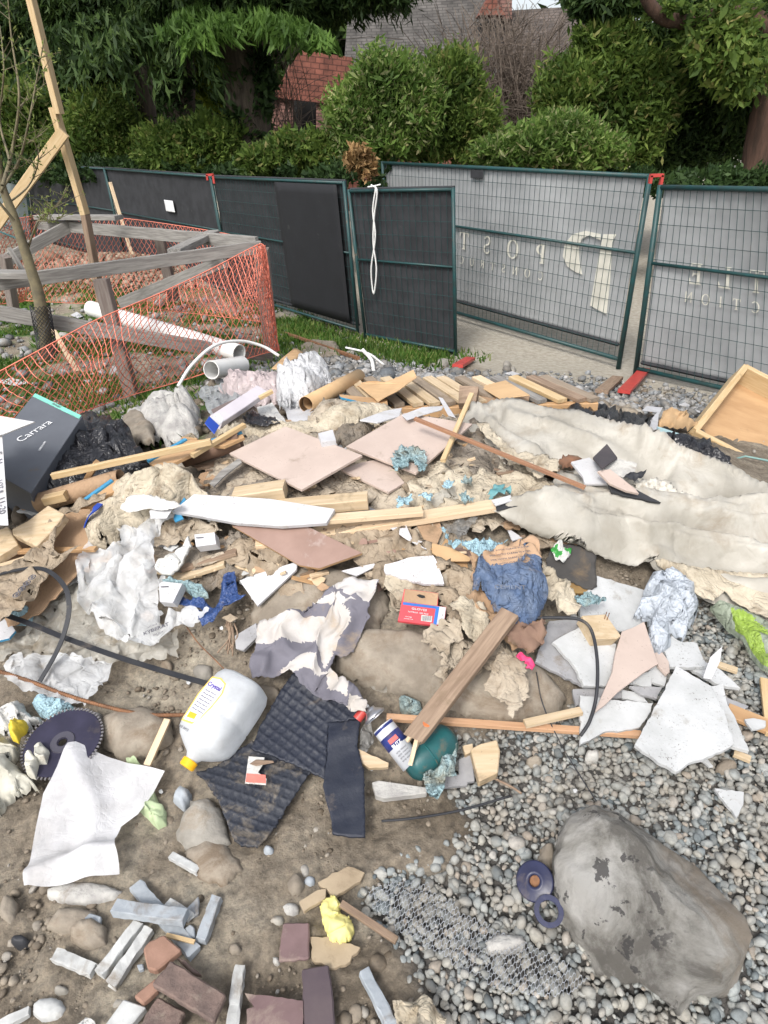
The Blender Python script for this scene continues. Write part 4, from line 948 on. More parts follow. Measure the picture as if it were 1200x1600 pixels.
def banner_word(word, S, n, parent, u_right, v_base, hm, Wm, Hm, gap=0, mt=m_let, name='lettering', off=.004):
    """mirrored word: first letter at the right, running left"""
    x = 0
    for ch in word:
        mb = MB()
        for pl in glyph_polys(ch):
            pts = []
            for a, b in pl: um = u_right - (x + a) / 100 * hm / Wm; vm = v_base + b / 100 * hm / Hm; pts.append(S(um, vm) - n * (-.03 + off + .016))
            tri = tessellate_polygon([[Vector((p[0], p[1], 0)) for p in pl]]); mb.add(pts, [tuple(t_) for t_ in tri])
        x += ADV[ch] + gap; mb.build('letter', mt, parent)
WD = (SD(1, 0) - SD(0, 0)).length; HD = (SD(0, 1) - SD(0, 0)).length
WE = (SE(1, 0) - SE(0, 0)).length; HE = (SE(0, 1) - SE(0, 0)).length
def uvof(S, n, px, py):
    o = S(0, 0); a = S(1, 0) - o; b = S(0, 1) - o; d = Vector(rays(px, py)[0]); c = Vector(_C); t = (o - c).dot(n) / d.dot(n); p = c + d * t - o
    aa, ab, bb, pa, pb = a.dot(a), a.dot(b), b.dot(b), p.dot(a), p.dot(b); de = aa * bb - ab * ab
    return (pa * bb - pb * ab) / de, (pb * aa - pa * ab) / de
def word_at(word, S, n, parent, W_, H_, right, left, hpx, gap=0, name='lettering'):
    ur, vr = uvof(S, n, *right); ul, vl = uvof(S, n, *left); u2, v2 = uvof(S, n, right[0], right[1] - hpx); hm = (v2 - vr) * H_
    tot = sum(ADV[c] for c in word) - 10; need = (ur - ul) * W_ * 100 / hm; g_ = (need - tot) / max(1, len(word) - 1)
    return banner_word(word, S, n, parent, ur, vr, hm, W_, H_, gap=g_, name=name)
word_at('POST', SD, nD, eD, WD, HD, (848, 411), (716, 396), 31)
word_at('CONSTRUC', SD, nD, eD, WD, HD, (846, 437), (716, 418), 14)
word_at('TLE', SE, nE, eE, WE, HE, (1226, 462), (1084, 452), 36)
word_at('CTION', SE, nE, eE, WE, HE, (1212, 492), (1076, 478), 18)
mb = MB()
def lg(poly):
    P_ = []
    for p in poly: u, v = uvof(SD, nD, *p); P_.append(SD(u, v) + nD * .010)
    mb.add(P_, [tuple(t) for t in tessellate_polygon([[Vector((p[0], p[1], 0)) for p in poly]])])
lg([(960, 362), (940, 362), (936, 380), (920, 476), (946, 490), (951, 440), (954, 375)])
lg([(936, 362), (912, 357), (892, 363), (880, 378), (877, 398), (884, 414), (897, 423), (908, 427), (903, 405), (902, 385), (906, 370), (918, 364), (936, 372)])
lo_ = mb.build('logo', m_let, eD)
# red clamps
for (a, b, y_, lb) in ((328, 273, 9.1, 'small red clamp on the dark fence posts'), (1026, 274, 6.05, 'red fence clamp between the two grey banner panels')):
    mb = MB(); p = PX(a, b, y_); s_ = .055 if y_ < 8 else .045
    mb.box(p, (s_, 0, 0), (0, .02, 0), (0, 0, .012)); mb.box(p + Vector((s_ * .85, 0, -.05)), (.011, 0, 0), (0, .02, 0), (0, 0, .05)); mb.box(p + Vector((-s_ * .85, 0, -.03)), (.011, 0, 0), (0, .02, 0), (0, 0, .03))
    tag(mb.build('fence_clamp', m_red), lb, 'clamp', 'red fence clamps')
# white cord hanging on the near dark panel
def nearpx(S, n, pts, off=.05):
    out = []
    for a, b in pts: u, v = uvof(S, n, a, b); out.append(S(u, v) - n * off)
    return out
mb = MB(); mb.tube(smoothpath(nearpx(SC, nC, [(583, 290), (592, 300), (588, 340), (587, 380), (592, 420), (588, 458), (584, 420), (590, 370), (586, 330), (590, 296)]), 8), .009, 6); mb.tube(smoothpath(nearpx(SC, nC, [(578, 293), (588, 292), (597, 290)]), 4), .008, 6)
tag(mb.build('rope', m_pvc, smooth=True), 'white cord knotted and dangling on the nearest dark fence panel', 'cord')
# fence feet
for (p, q_, mt, lb) in (((1008, 577), (975, 612), m_redw if False else m_red, 'red painted foot board under the banner fence joint'), ((965, 590), (940, 612), m_brw, 'brown weathered foot board beside the red one'),
                     ((715, 572), (735, 560), m_red, 'short red foot bar below the near dark panel'), ((445, 520), (560, 560), m_rust, 'rusty fence foot bar lying in the verge grass')):
    bar('ground_board', lb, 'fence foot', p, q_, .10 if mt is not m_rust else .03, .03, mt, .01, .01, group='fence feet')
def stone(label, ol, hm, mt=None, wd=None, name='stone', group=None, step=6, jag=1.2, lift=-.005, cat='stone'):
    xs = [p[0] for p in ol]; ys = [p[1] for p in ol]; wd = wd or min(max(xs) - min(xs), max(ys) - min(ys)) * .42
    w3 = G([np.mean(xs), max(xs)], [np.mean(ys)] * 2); sz = np.linalg.norm(w3[1] - w3[0]) + 1e-6
    return patch(name, label, cat, ol, lift, mt or m_rockg, step=step, dome=(hm, wd, .35 / sz), jag=jag, group=group, smooth=True)
def blob_ol(cx, cy, rx, ry, n=10, seed=0, v=.15):
    r = random.Random(seed * 7 + int(cx)); return [(cx + rx * math.cos(i * 2 * math.pi / n) * (1 + r.uniform(-v, v)), cy + ry * math.sin(i * 2 * math.pi / n) * (1 + r.uniform(-v, v))) for i in range(n)]
for (c, r, h_, lb) in (((693, 566), (11, 6), .05, 'tan stone beside the foot of the near dark panel'), ((792, 570), (7, 6), .04, 'small tan stone on the concrete strip'), ((802, 577), (5, 4), .03, 'tiny buff stone right of the tan one')):
    stone(lb, blob_ol(c[0], c[1], r[0], r[1]), h_, step=2.5, jag=0)

# ================================================================ LEFT: timber frame, net, pipes, young tree
def wbar(name, a, b, w_, h_, mt, parent, roll=0):       # a, b = (px, py, depth)
    A_, B_ = PX(*a), PX(*b); _seed[0] += 1; return bar3(name, A_, B_, w_, h_, mt, parent, roll=roll, seed=_seed[0])
YC = 5.6        # corner post depth
fr_ = empty('timber_barrier', PX(300, 500, 5.2), 'weathered grey timber guard frame with rails and posts, left of the pile', 'timber frame')
m_oldr = M('grey_timber_post', (.22, .19, .17), (.15, .12, .105), 5, .85, .1, stretch=WX, bscale=9, bump=.6)
wbar('rail', (-40, 448, 4.7), (408, 386, YC), .04, .095, m_oldw, fr_)
wbar('rail', (60, 350, 7.2), (402, 380, YC + .1), .04, .10, m_oldw, fr_)
wbar('rail', (60, 339, 7.0), (186, 340, 6.7), .13, .04, m_oldw, fr_)
wbar('rail', (-40, 482, 4.6), (330, 545, 5.0), .04, .10, m_oldw, fr_)
wbar('rail', (-20, 428, 4.65), (48, 429, 4.7), .14, .04, m_oldw, fr_)
wbar('brace', (188, 474, 6.9), (352, 408, 6.0), .04, .11, m_oldw, fr_)
wbar('brace', (-30, 428, 6.3), (122, 346, 7.0), .04, .11, m_oldw, fr_)
wbar('cross_piece', (272, 394, 5.4), (334, 364, 6.2), .11, .05, m_oldw, fr_)
for a, b, w_ in (((408, 388, YC), (424, 548, YC + .05), .12), ((158, 436, 4.95), (208, 625, 4.9), .10), ((246, 358, 6.6), (272, 468, 6.7), .09), ((8, 400, 6.0), (24, 500, 6.1), .07)):
    wbar('post', a, b, w_, .09, m_oldr, fr_)
wbar('rail', (320, 543, 5.0), (424, 556, YC), .04, .10, m_oldr, fr_)
st = empty('timber_stake', PX(150, 480, 6.2), 'tall new pine stake rising out of the top of the picture, braced at its middle', 'timber stake')
wbar('upper_length', (34, -60, 6.1), (93, 178, 6.1), .045, .10, m_pinec, st); wbar('lower_length', (84, 168, 6.14), (133, 335, 6.14), .045, .115, m_pinec, st)
wbar('weathered_foot', (133, 335, 6.14), (160, 480, 6.14), .045, .115, m_brw, st)
br1 = empty('timber_brace', PX(30, 330, 6.0), 'new pine diagonal brace leaning on the tall stake', 'timber brace'); wbar('board', (100, 206, 6.0), (-14, 362, 5.9), .045, .09, m_pinec, br1)
for a, b, lb in (((172, 285, 8.6), (206, 398, 8.4), 'thin white washed stake leaning behind the dark fence panel, farthest'), ((62, 478, 5.6), (121, 582, 5.0), 'short white washed stake inside the frame near the sapling'), ((14, 388, 6.2), (44, 436, 6.1), 'stub of grey stake near the left brace'), ((352, 420, 6.4), (368, 490, 6.4), 'pale stake behind the net near the corner post')):
    A_, B_ = PX(*a), PX(*b); tag(bar3('wood_stake', A_, B_, .035, .035, m_pale if 'white' in lb else m_oldw, seed=5), lb, 'stake')
# the net: knotted diamond mesh hung between edges
def net(name, label, top, bot, cell, mt, r=.0035, sag=.06, parent=None, seed=1, nrm=(0, -1, 0)):
    """top/bot: lists of (px,py,depth) with the same count"""
    T = smoothpath([PX(*p) for p in top], 12); B = smoothpath([PX(*p) for p in bot], 12); k = len(T) - 1
    W_ = sum((T[i + 1] - T[i]).length for i in range(k)); H_ = np.mean([(T[i] - B[i]).length for i in range(k + 1)])
    nu = int(W_ / cell); nv = int(H_ / (cell * .75)); rr = random.Random(seed)
    def S(u, v):
        f = u * k; i = min(int(f), k - 1); t = f - i; a = T[i].lerp(T[i + 1], t); b = B[i].lerp(B[i + 1], t); p = a.lerp(b, v)
        o = sag * math.sin(math.pi * v) * (1 + .6 * math.sin(u * 17)) + .03 * float(fbm(np.array([u * 9.0]), np.array([v * 4.0]), seed, 2)[0]); return p + Vector(nrm) * o
    mb = MB(); grid = {}
    for j in range(nv + 1):
        for i in range(nu + 1):
            u = (i + (.5 if j % 2 else 0)) / nu
            if u > 1: u = 1
            grid[i, j] = S(u, j / nv) + Vector((rr.gauss(0, .003), 0, rr.gauss(0, .003)))
    for j in range(nv):
        for i in range(nu + 1):
            a = grid[i, j]; mb.tube([a, grid[i, j + 1]], r, 3, False); o = i + 1 if j % 2 else i - 1
            if (o, j + 1) in grid: mb.tube([a, grid[o, j + 1]], r, 3, False)
    for e_ in (T, B): mb.tube(e_, r * 1.5, 3, False)
    return tag(mb.build(name, mt, parent), label, 'net', 'orange safety nets')
net('safety_net', 'orange diamond mesh net draped from the corner post down to the left foreground', [(-60, 612, 4.0), (60, 548, 4.1), (150, 500, 4.4), (250, 458, 4.8), (330, 420, 5.2), (400, 384, 5.5), (414, 384, 5.56)],
    [(-60, 700, 3.7), (60, 668, 3.85), (140, 640, 4.1), (205, 618, 4.4), (300, 590, 4.7), (400, 556, 5.2), (436, 548, 5.5)], .047, m_orange, seed=3, r=.0032, sag=.14)
net('safety_net', 'ragged free end of the orange net hanging at the corner post', [(398, 384, 5.52), (412, 384, 5.5), (420, 420, 5.48)], [(424, 546, 5.5), (434, 547, 5.5), (436, 548, 5.46)], .05, m_orange, seed=4)
net('safety_net', 'orange red net on the far side of the frame before the dark fence', [(60, 335, 7.3), (180, 340, 7.0), (300, 356, 6.5), (400, 374, 5.9)], [(40, 470, 7.3), (180, 478, 7.0), (320, 492, 6.5), (424, 505, 5.9)], .052, m_orange, seed=5, nrm=(0, 1, 0), r=.003)
net('safety_net', 'orange net at the far left behind the bare sapling', [(-60, 345, 6.3), (20, 342, 6.8), (60, 336, 7.2)], [(-60, 478, 6.3), (20, 474, 6.8), (40, 470, 7.2)], .055, m_orange, seed=6)
# white pipes, hose
def pipe(name, label, a, b, r, mt, ri=.9, inner=None, cat='pipe', group=None):
    A_, B_ = Vector(a), Vector(b); L_ = (B_ - A_).length; mb = MB()
    mb.lathe(A_, B_ - A_, [(0, r * ri), (0, r), (L_ * .5, r), (L_, r), (L_, r * ri), (L_ * .7, r * ri), (L_ * .3, r * ri), (0, r * ri)], 28); o = mb.build(name, mt, smooth=False)
    me = o.data; me.polygons.foreach_set('use_smooth', [True] * len(me.polygons))
    try: me.set_sharp_from_angle(angle=.7)
    except Exception: pass
    return tag(o, label, cat, group)
pipe('drain_pipe', 'long white plastic drain pipe lying through the orange net', PX(142, 482, 6.0), PX(374, 552, 4.9), .068, m_pvc)
pipe('drain_pipe', 'short white pipe offcut with its open end facing left', PX(330, 578, 4.2), PX(378, 570, 4.55), .062, m_pvc)
mb = MB(); mb.tube(smoothpath([PX(278, 604, 4.0), PX(300, 570, 4.1), PX(335, 540, 4.3), PX(375, 533, 4.5), PX(410, 541, 4.6), PX(436, 556, 4.6)], 10), .011, 10)
tag(mb.build('hose', m_pvc, smooth=True), 'white hose arching over the short pipe and the net', 'hose')
mb = MB(); mb.tube(smoothpath([PX(566, 546, 4.8), PX(580, 562, 4.75), PX(584, 580, 4.6)], 10), .014, 8); mb.tube(smoothpath([PX(540, 543, 4.9), PX(575, 552, 4.85), PX(600, 570, 4.8)], 8), .008, 6)
tag(mb.build('hose', m_pvc, smooth=True), 'short white hose ends curling over the gravel mound', 'hose')
# young bare tree at the left edge
yt = empty('young_tree', PX(75, 560, 4.6), 'young bare tree with tiny green buds and a mesh guard at its foot', 'tree')
m_sap = M('sapling_bark', (.20, .17, .10), (.12, .105, .07), 20, .85, .1, bump=.4)
def yp(l): return [PX(*p) for p in l]
mb = MB(); tr_ = yp([(76, 560, 4.6), (62, 470, 4.6), (48, 420, 4.6), (22, 340, 4.6), (2, 285, 4.6), (-10, 200, 4.6)]); P_ = smoothpath(tr_, 8); mb.tube(P_, list(np.linspace(.045, .018, len(P_))), 10)
tips = []
r = random.Random(3)
for l, r0 in (([(4, 290), (20, 230), (30, 150), (18, 60), (10, -30)], .012), ([(0, 300), (30, 250), (45, 190), (58, 120), (70, 60)], .010), ([(10, 320), (45, 290), (60, 250), (52, 215)], .007), ([(40, 400), (60, 345), (90, 320), (108, 290)], .008),
              ([(22, 345), (-10, 300), (-20, 240)], .010), ([(15, 250), (0, 190), (6, 110), (0, 40)], .008), ([(28, 170), (48, 150), (72, 130)], .005), ([(20, 230), (40, 225), (66, 210)], .005), ([(10, 270), (30, 262), (48, 250)], .004), ([(45, 345), (70, 340), (100, 305)], .005), ([(60, 345), (85, 345), (105, 330)], .004)):
    pp = smoothpath([PX(a, b, 4.6 + r.uniform(-.25, .25)) for a, b in l], 6); mb.tube(pp, list(np.linspace(r0, .002, len(pp))), 6, False)
    for k in range(9):
        q0 = pp[int(r.uniform(.25, .98) * (len(pp) - 1))]; d = Vector((r.gauss(.02, .07), r.gauss(0, .06), r.uniform(.02, .12))); mb.tube([q0, q0 + d * .5, q0 + d], [.003, .0022, .0012], 3, False); tips += [q0 + d, q0 + d * .6, q0]
mb.build('trunk', m_sap, yt, smooth=True)
rs = np.random.RandomState(4); TP = np.repeat(np.array([t[:] for t in tips]), 4, 0); n_ = len(TP); TP = TP + rs.normal(0, .008, (n_, 3)); od = rs.normal(size=(n_, 3)); od[:, 2] += .8; od /= np.linalg.norm(od, axis=1)[:, None]; sd_ = np.cross(od, rs.normal(size=(n_, 3))); sd_ /= np.linalg.norm(sd_, axis=1)[:, None]; s_ = rs.uniform(.008, .018, n_)[:, None]
me = bpy.data.meshes.new('buds'); fastmesh(me, np.stack([TP - od * s_, TP - sd_ * s_ * .3, TP + od * s_, TP + sd_ * s_ * .3], 1).reshape(-1, 3), np.arange(4 * n_).reshape(-1, 4)); link('leaf_buds', me, leafmat('buds_green', [(0, (.14, .20, .05)), (1, (.26, .30, .11))], .4), yt)
mb = MB()
for k in range(16):
    a = k / 16 * 6.283; c0 = PX(62, 476, 4.6); c1 = PX(76, 556, 4.6)
    for s__ in (1, -1): mb.tube([c0.lerp(c1, t) + Vector((math.cos(a + s__ * t * 5), math.sin(a + s__ * t * 5), 0)) * .065 for t in np.linspace(0, 1, 14)], .0025, 3, False)
mb.build('mesh_guard', m_blkm, yt)
mb = MB(); mb.tube([PX(-10, 358, 4.9), PX(30, 374, 4.65), PX(40, 382, 4.6)], .006, 6); tag(mb.build('tie_strap', m_green), 'green tie strap holding the young tree', 'strap')
# ================================================================ THE DUMPED WASTE
def Z(pts, ox, oy, k=3.0): return [(ox + a / k, oy + b / k) for a, b in pts]
# ---------- mounds of earth, canvas under-layers of the pile
patch('canvas_sheet', 'broad dirty tan drop cloth under the two beige tiles', 'drop cloth', [(322, 745), (375, 690), (440, 668), (560, 668), (700, 655), (765, 668), (800, 700), (845, 745), (860, 790), (800, 815), (720, 820), (600, 815), (480, 800), (400, 800), (340, 785)], .02, m_canv, step=7,
      wave=(.035, .07, .4), crump=(.012, .06), jag=3)
patch('canvas_sheet', 'brown sacking folded between the beige tile and the thin brown stick', 'drop cloth', [(690, 672), (730, 655), (775, 668), (805, 690), (830, 720), (790, 742), (740, 738), (700, 720)], .045, m_canvg, step=5, wave=(.04, .03, 1.0), crump=(.01, .05), jag=3)
patch('canvas_sheet', 'grey brown cloth hanging left of the beige tile', 'drop cloth', [(318, 750), (345, 715), (378, 700), (420, 735), (462, 768), (430, 785), (380, 790), (330, 775)], .04, m_canvg, step=5, wave=(.03, .05, .9), jag=2)
patch('canvas_sheet', 'muddy cream cloth spread left of the fallen tarp fold', 'drop cloth', [(640, 752), (690, 728), (760, 735), (800, 720), (850, 745), (872, 765), (830, 790), (760, 800), (690, 800), (640, 790)], .055, m_canvl, step=5, wave=(.035, .035, -.4), crump=(.012, .05), jag=3)
patch('canvas_sheet', 'mud caked tan cloth below the long pale planks', 'drop cloth', [(510, 835), (560, 822), (640, 825), (680, 850), (672, 880), (640, 900), (600, 915), (570, 890), (545, 862)], .05, m_kraft, step=5, wave=(.03, .04, .8), crump=(.02, .07), jag=2.5)
patch('canvas_sheet', 'brown cloth wedge under the dark wood look tile', 'drop cloth', Z([(320, 390), (390, 310), (500, 300), (630, 400), (640, 430), (540, 480), (470, 490), (380, 450)], 240, 740), .05, m_kraft, step=5, wave=(.03, .04, .2), crump=(.015, .06), jag=2)
patch('canvas_sheet', 'torn stained cloth between the stone lump and the red box', 'drop cloth', [(600, 900), (620, 880), (690, 870), (730, 885), (760, 920), (750, 960), (700, 985), (690, 940), (640, 925)], .06, m_kraft, step=5, crump=(.035, .06), jag=3)
patch('canvas_rag', 'stiff beige rag standing up beneath the blue paper sack', 'rag', Z([(425, 475), (500, 460), (590, 455), (615, 560), (600, 620), (540, 665), (500, 640), (480, 560)], 560, 780), .12, m_canvl, step=4, wave=(.03, .05, 1.4), jag=1.5)
patch('canvas_rag', 'twisted dirty rag with a ragged tail over the concrete slab', 'rag', Z([(300, 610), (400, 560), (480, 560), (495, 640), (430, 660), (415, 850), (345, 820), (385, 760), (380, 690), (320, 660)], 560, 780), .10, m_canv, step=4, crump=(.03, .05), jag=2)
patch('canvas_rag', 'muddy rag crossing behind the leaning brown plank', 'rag', Z([(400, 640), (520, 650), (640, 670), (760, 710), (740, 760), (620, 800), (480, 850), (410, 800)], 560, 780), .07, m_canv, step=4, crump=(.03, .07), jag=3)
patch('canvas_rag', 'stained flat rag with torn hem right of the leaning plank', 'rag', Z([(650, 720), (700, 730), (780, 760), (800, 880), (770, 960), (720, 1020), (690, 950), (640, 910), (590, 880)], 560, 780), .12, m_canv, step=4, wave=(.02, .07, .2), jag=2.5)
patch('canvas_rag', 'crumpled beige rag beside the blue paper sack on its right', 'rag', Z([(860, 300), (910, 340), (990, 400), (1030, 480), (1020, 545), (940, 530), (890, 470), (860, 400)], 560, 780), .10, m_canvl, step=4, crump=(.03, .05), jag=2)
patch('kraft_bag', 'brown crumpled paper under the blue paper sack', 'paper bag', Z([(540, 380), (560, 290), (520, 260), (545, 440), (480, 460), (600, 560), (690, 620), (720, 700), (850, 690), (870, 560), (800, 540), (640, 500)], 560, 780), .10, m_card, step=5, crump=(.04, .05), jag=3)
patch('kraft_bag', 'reddish brown crumpled paper below the sack near the pink ribbon', 'paper bag', Z([(690, 590), (780, 570), (880, 560), (870, 650), (820, 720), (780, 690), (720, 690), (690, 640)], 560, 780), .13, M('wet_brown_paper', (.26, .17, .12), (.18, .11, .08), 10, .8, .3, bump=.4), step=4, crump=(.05, .05), jag=3)
_r = random.Random(501)
patch('canvas_sheet', 'dusty sacking lying low between the cream canvas heap and the striped cloth', 'drop cloth', [(235, 850), (300, 826), (380, 834), (430, 870), (400, 905), (330, 925), (262, 905)], .015, m_canvg, step=5, wave=(.03, .05, .3), crump=(.02, .06), jag=3)
patch('canvas_sheet', 'tan paper and sacking low under the cement sack and longest plank', 'drop cloth', [(560, 830), (700, 820), (770, 850), (760, 900), (700, 960), (620, 950), (590, 900)], .018, m_canv, step=5, wave=(.03, .05, .8), crump=(.02, .05), jag=3)
for k_ in range(95):
    a, b = (_r.uniform(250, 880), _r.uniform(690, 930)) if k_ < 75 else (_r.uniform(20, 240), _r.uniform(770, 930)); s_ = _r.uniform(12, 34); n_ = _r.randint(4, 6); ph = _r.uniform(0, 6)
    ol = [(a + s_ * math.cos(ph + i * 6.283 / n_) * _r.uniform(.7, 1.4), b + s_ * .6 * math.sin(ph + i * 6.283 / n_) * _r.uniform(.6, 1.2)) for i in range(n_)]; l0 = _r.uniform(.005, .03)
    slab('broken_board', 'broken dusty piece of card or board half buried in the pile', 'board piece', ol, [l0 + _r.uniform(0, .035) for _ in ol], _r.uniform(.003, .012), [m_card, m_kraft, m_canv, m_ply, m_brw, m_gypg, m_tilebr, m_pale, m_gyp][k_ % 9], jag=1.2, step=6, group='broken pieces half buried in the pile')
# back of the pile
stone('lump of broken concrete on top of the gravel mound', [(467, 541), (490, 532), (525, 533), (533, 545), (532, 556), (500, 558), (470, 556)], .07, m_conc, step=3)
patch('concrete_debris', 'pale dusty lump of broken mortar behind the black bag', 'rubble', Z([(570, 200), (640, 160), (740, 100), (830, 85), (920, 110), (950, 190), (930, 280), (850, 320), (780, 330), (700, 300), (640, 240)], 0, 580), .0, m_spall, step=4, dome=(.12, 30, 8), jag=2)
patch('concrete_debris', 'brown block of dried plaster beside the pale mortar lump', 'rubble', Z([(560, 205), (600, 180), (690, 190), (730, 250), (720, 320), (640, 330), (580, 270)], 0, 580), .05, m_conc, step=4, dome=(.06, 14, 8), jag=1)
patch('plastic_sheet', 'silvery grey plastic bag left of the pink tinted bag', 'plastic bag', [(308, 610), (325, 603), (350, 600), (385, 613), (388, 622), (366, 640), (345, 655), (332, 650)], .06, film('silver_film', (.52, .55, .57), .9, .35, .2), step=4, crump=(.03, .06), jag=1)
patch('paper_board', 'cream paper flap poking up behind the white plastic bag', 'cardboard', [(424, 576), (440, 560), (461, 543), (473, 550), (460, 565), (438, 577)], .09, m_cardl, step=5, thick=.004)
patch('plastic_bag', 'pink tinted crumpled plastic bag at the back of the pile', 'plastic bag', [(345, 604), (360, 588), (400, 580), (440, 580), (455, 598), (445, 620), (415, 632), (385, 620), (356, 614)], .04, film('pink_film', (.82, .70, .70), .8, .3, .03), step=3.5, crump=(.04, .04), dome=(.10, 26, 9), jag=2)
patch('plastic_bag', 'bright white crumpled plastic bag, highest at the back of the pile', 'plastic bag', [(432, 598), (445, 572), (470, 556), (492, 551), (508, 566), (524, 588), (505, 604), (480, 620), (452, 630), (436, 618)], .06, film('white_film', (.84, .85, .87), .85, .25, .03), step=3.5, crump=(.045, .04), dome=(.15, 30, 9), jag=2)
patch('plastic_bag', 'clear crumpled bag with blue print in front of the white bag', 'plastic bag', [(430, 622), (450, 608), (480, 604), (490, 620), (475, 632), (440, 638)], .07, f_clear, step=3.5, crump=(.04, .04), regions=[([(448, 612), (456, 608), (461, 614), (453, 619)], m_tape)], jag=1)
mb = MB(); A_ = g1(478, 632, .09); B_ = g1(561, 588, .13); mb.lathe(A_, B_ - A_, [(0, .034), (0, .036), ((B_ - A_).length, .036), ((B_ - A_).length, .033), (.03, .033)], 26)
tag(mb.build('cardboard_tube', m_cardl, smooth=True), 'brown cardboard tube lying in front of the pallet', 'tube')
slab('cardboard_piece', 'kraft board bent like a saddle in front of the pallet', 'cardboard', [(545, 598), (600, 600), (646, 582), (651, 590), (620, 611), (590, 626), (571, 613)], [.10, .12, .17, .17, .12, .1, .1], .004, m_cardl, warp=.02, step=6)
# pallet
pl0 = g1(760, 624, .07).z
def PZ(a, b, z=None): return Vector(onz(a, b, pl0 if z is None else z)[0])
FA, FB, BA, BB = PZ(560, 634), PZ(934, 624), PZ(520, 592), PZ(852, 589)
pal = empty('pallet', (FA + FB + BA + BB) / 4 - Vector((0, 0, .1)), 'wooden pallet lying behind the pile in front of the gravel', 'pallet')
dn = Vector((0, 0, -.055))
bar3('stringer', FA + dn, FB + dn, .035, .085, m_ply, pal); bar3('stringer', BA + dn, BB + dn, .035, .085, m_oldw, pal); bar3('stringer', (FA + BA) / 2 + dn, (FB + BB) / 2 + dn, .035, .085, m_oldw, pal)
m_slb = M('weathered_slat', (.30, .24, .18), (.20, .16, .12), 5, .8, .3, stretch=WX, bscale=9, bump=.4)
for i, t in enumerate([.03, .09, .17, .25, .32, .385, .45, .515, .60, .68, .765, .85, .93, .985]):
    mt_ = [m_slb, m_pine, m_slb, m_pine, m_pine, m_slb, m_pine, m_pine, m_slb, m_pale, m_oldw, m_pinec, m_brw, m_slb][i]
    a = FA.lerp(FB, t); b = BA.lerp(BB, t); a, b = a + (a - b) * .02, b; s_ = bar3('slat', a, b, (FB - FA).length / 14 * .66, .018, mt_, pal, seed=i + 3); _ = s_
bx = empty('cardboard_box', g1(785, 630, .06), 'flattened small carton lying on the pallet front rail', 'box')
slab('top_panel', '', '', [(750, 604), (790, 594), (828, 617), (781, 623)], [.10, .13, .13, .10], .004, m_cardl, parent=bx); slab('side_panel', '', '', [(781, 624), (828, 618), (824, 632), (776, 631)], [.10, .13, .05, .05], .004, m_card, parent=bx); slab('end_panel', '', '', [(750, 604), (781, 624), (775, 632), (742, 627)], [.10, .10, .05, .05], .004, m_card, parent=bx)
slab('wood_block', 'short dark brown timber block stuck on the pallet rail', 'wood block', [(718, 602), (748, 604), (743, 630), (716, 630)], [.15, .15, .07, .07], .04, m_brw)
be = slab('ply_strip', 'plywood strip with a bright blue edge in front of the cardboard tube', 'wood strip', [(530, 616), (605, 624), (606, 633), (566, 628), (532, 620)], .09, .012, m_ply, edge=m_tape)
patch('rolled_cloth', 'rolled cream drop cloth snaking above the first beige tile', 'drop cloth', [(338, 668), (380, 658), (440, 662), (490, 655), (520, 636), (580, 628), (630, 630), (632, 642), (590, 655), (550, 668), (500, 680), (450, 682), (390, 676)], .03, m_canvl, step=3.5, dome=(.06, 13, 6), wave=(.035, .02, .35), jag=1.5)
patch('rolled_cloth', 'grey lump of twisted sacking above the rolled cream cloth', 'rag', [(480, 652), (500, 632), (535, 622), (560, 630), (540, 648), (505, 660)], .06, m_canv, step=3.5, dome=(.05, 12, 8), crump=(.03, .03), jag=1.5)
patch('mud_heap', 'heap of shredded brown debris between the two beige tiles', 'debris', [(520, 690), (530, 672), (570, 660), (590, 666), (575, 685), (540, 698)], .03, m_canvg, step=3, dome=(.05, 10, 12), crump=(.03, .02), jag=2)
# folded lilac carton & scraps, left back
lx = PX(336, 660, 0 + g1(336, 660, .14).y); ly = Vector((g1(408, 612, .16)))
cart = empty('long_carton', lx, 'long white printed carton with a blue end, pointing at the viewer', 'box')
bb_ = bar3('sleeve', lx, ly, .055, .035, M('lilac_card', (.66, .62, .66), (.56, .52, .56), 6, .5, .05, bump=.05), cart, roll=.5)
slab('end_flap', 'white end flap', '', [(327, 652), (342, 643), (351, 655), (340, 668)], [.19, .19, .17, .15], .003, m_white, parent=cart); slab('end_flap', 'royal blue end flap', '', [(320, 661), (327, 650), (343, 665), (335, 678)], [.2, .2, .17, .15], .003, M('royal_blue', (.02, .07, .42), None, 8, .4, 0, bump=0), parent=cart)
slab('carton_flap', 'open brown carton flap behind the long white carton', 'cardboard', [(330, 640), (355, 628), (390, 615), (378, 628), (352, 648), (338, 656)], .10, .004, M('brown_grey_card', (.19, .15, .14), None, 8, .8, 0))
slab('paper_sheet', 'white crumpled page right of the long carton', 'paper', [(402, 640), (425, 628), (442, 650), (450, 668), (430, 665), (405, 655)], .07, .001, m_papw, warp=.02, step=6)
slab('white_board_piece', 'small white board piece under the clear bag', 'board', [(444, 632), (500, 630), (520, 642), (490, 656), (452, 664)], .06, .006, m_white)
patch('black_strap', 'black plastic buckle and strap right of the long carton', 'strap', [(380, 652), (395, 640), (408, 650), (430, 655), (438, 662), (400, 666), (384, 660)], .09, m_blk, step=3, crump=(.02, .03), thick=.004)
bar('wood_stick', 'thin pale stick end beyond the long carton', 'stick', (405, 622), (426, 611), .022, .014, m_pinec, .15, .17)
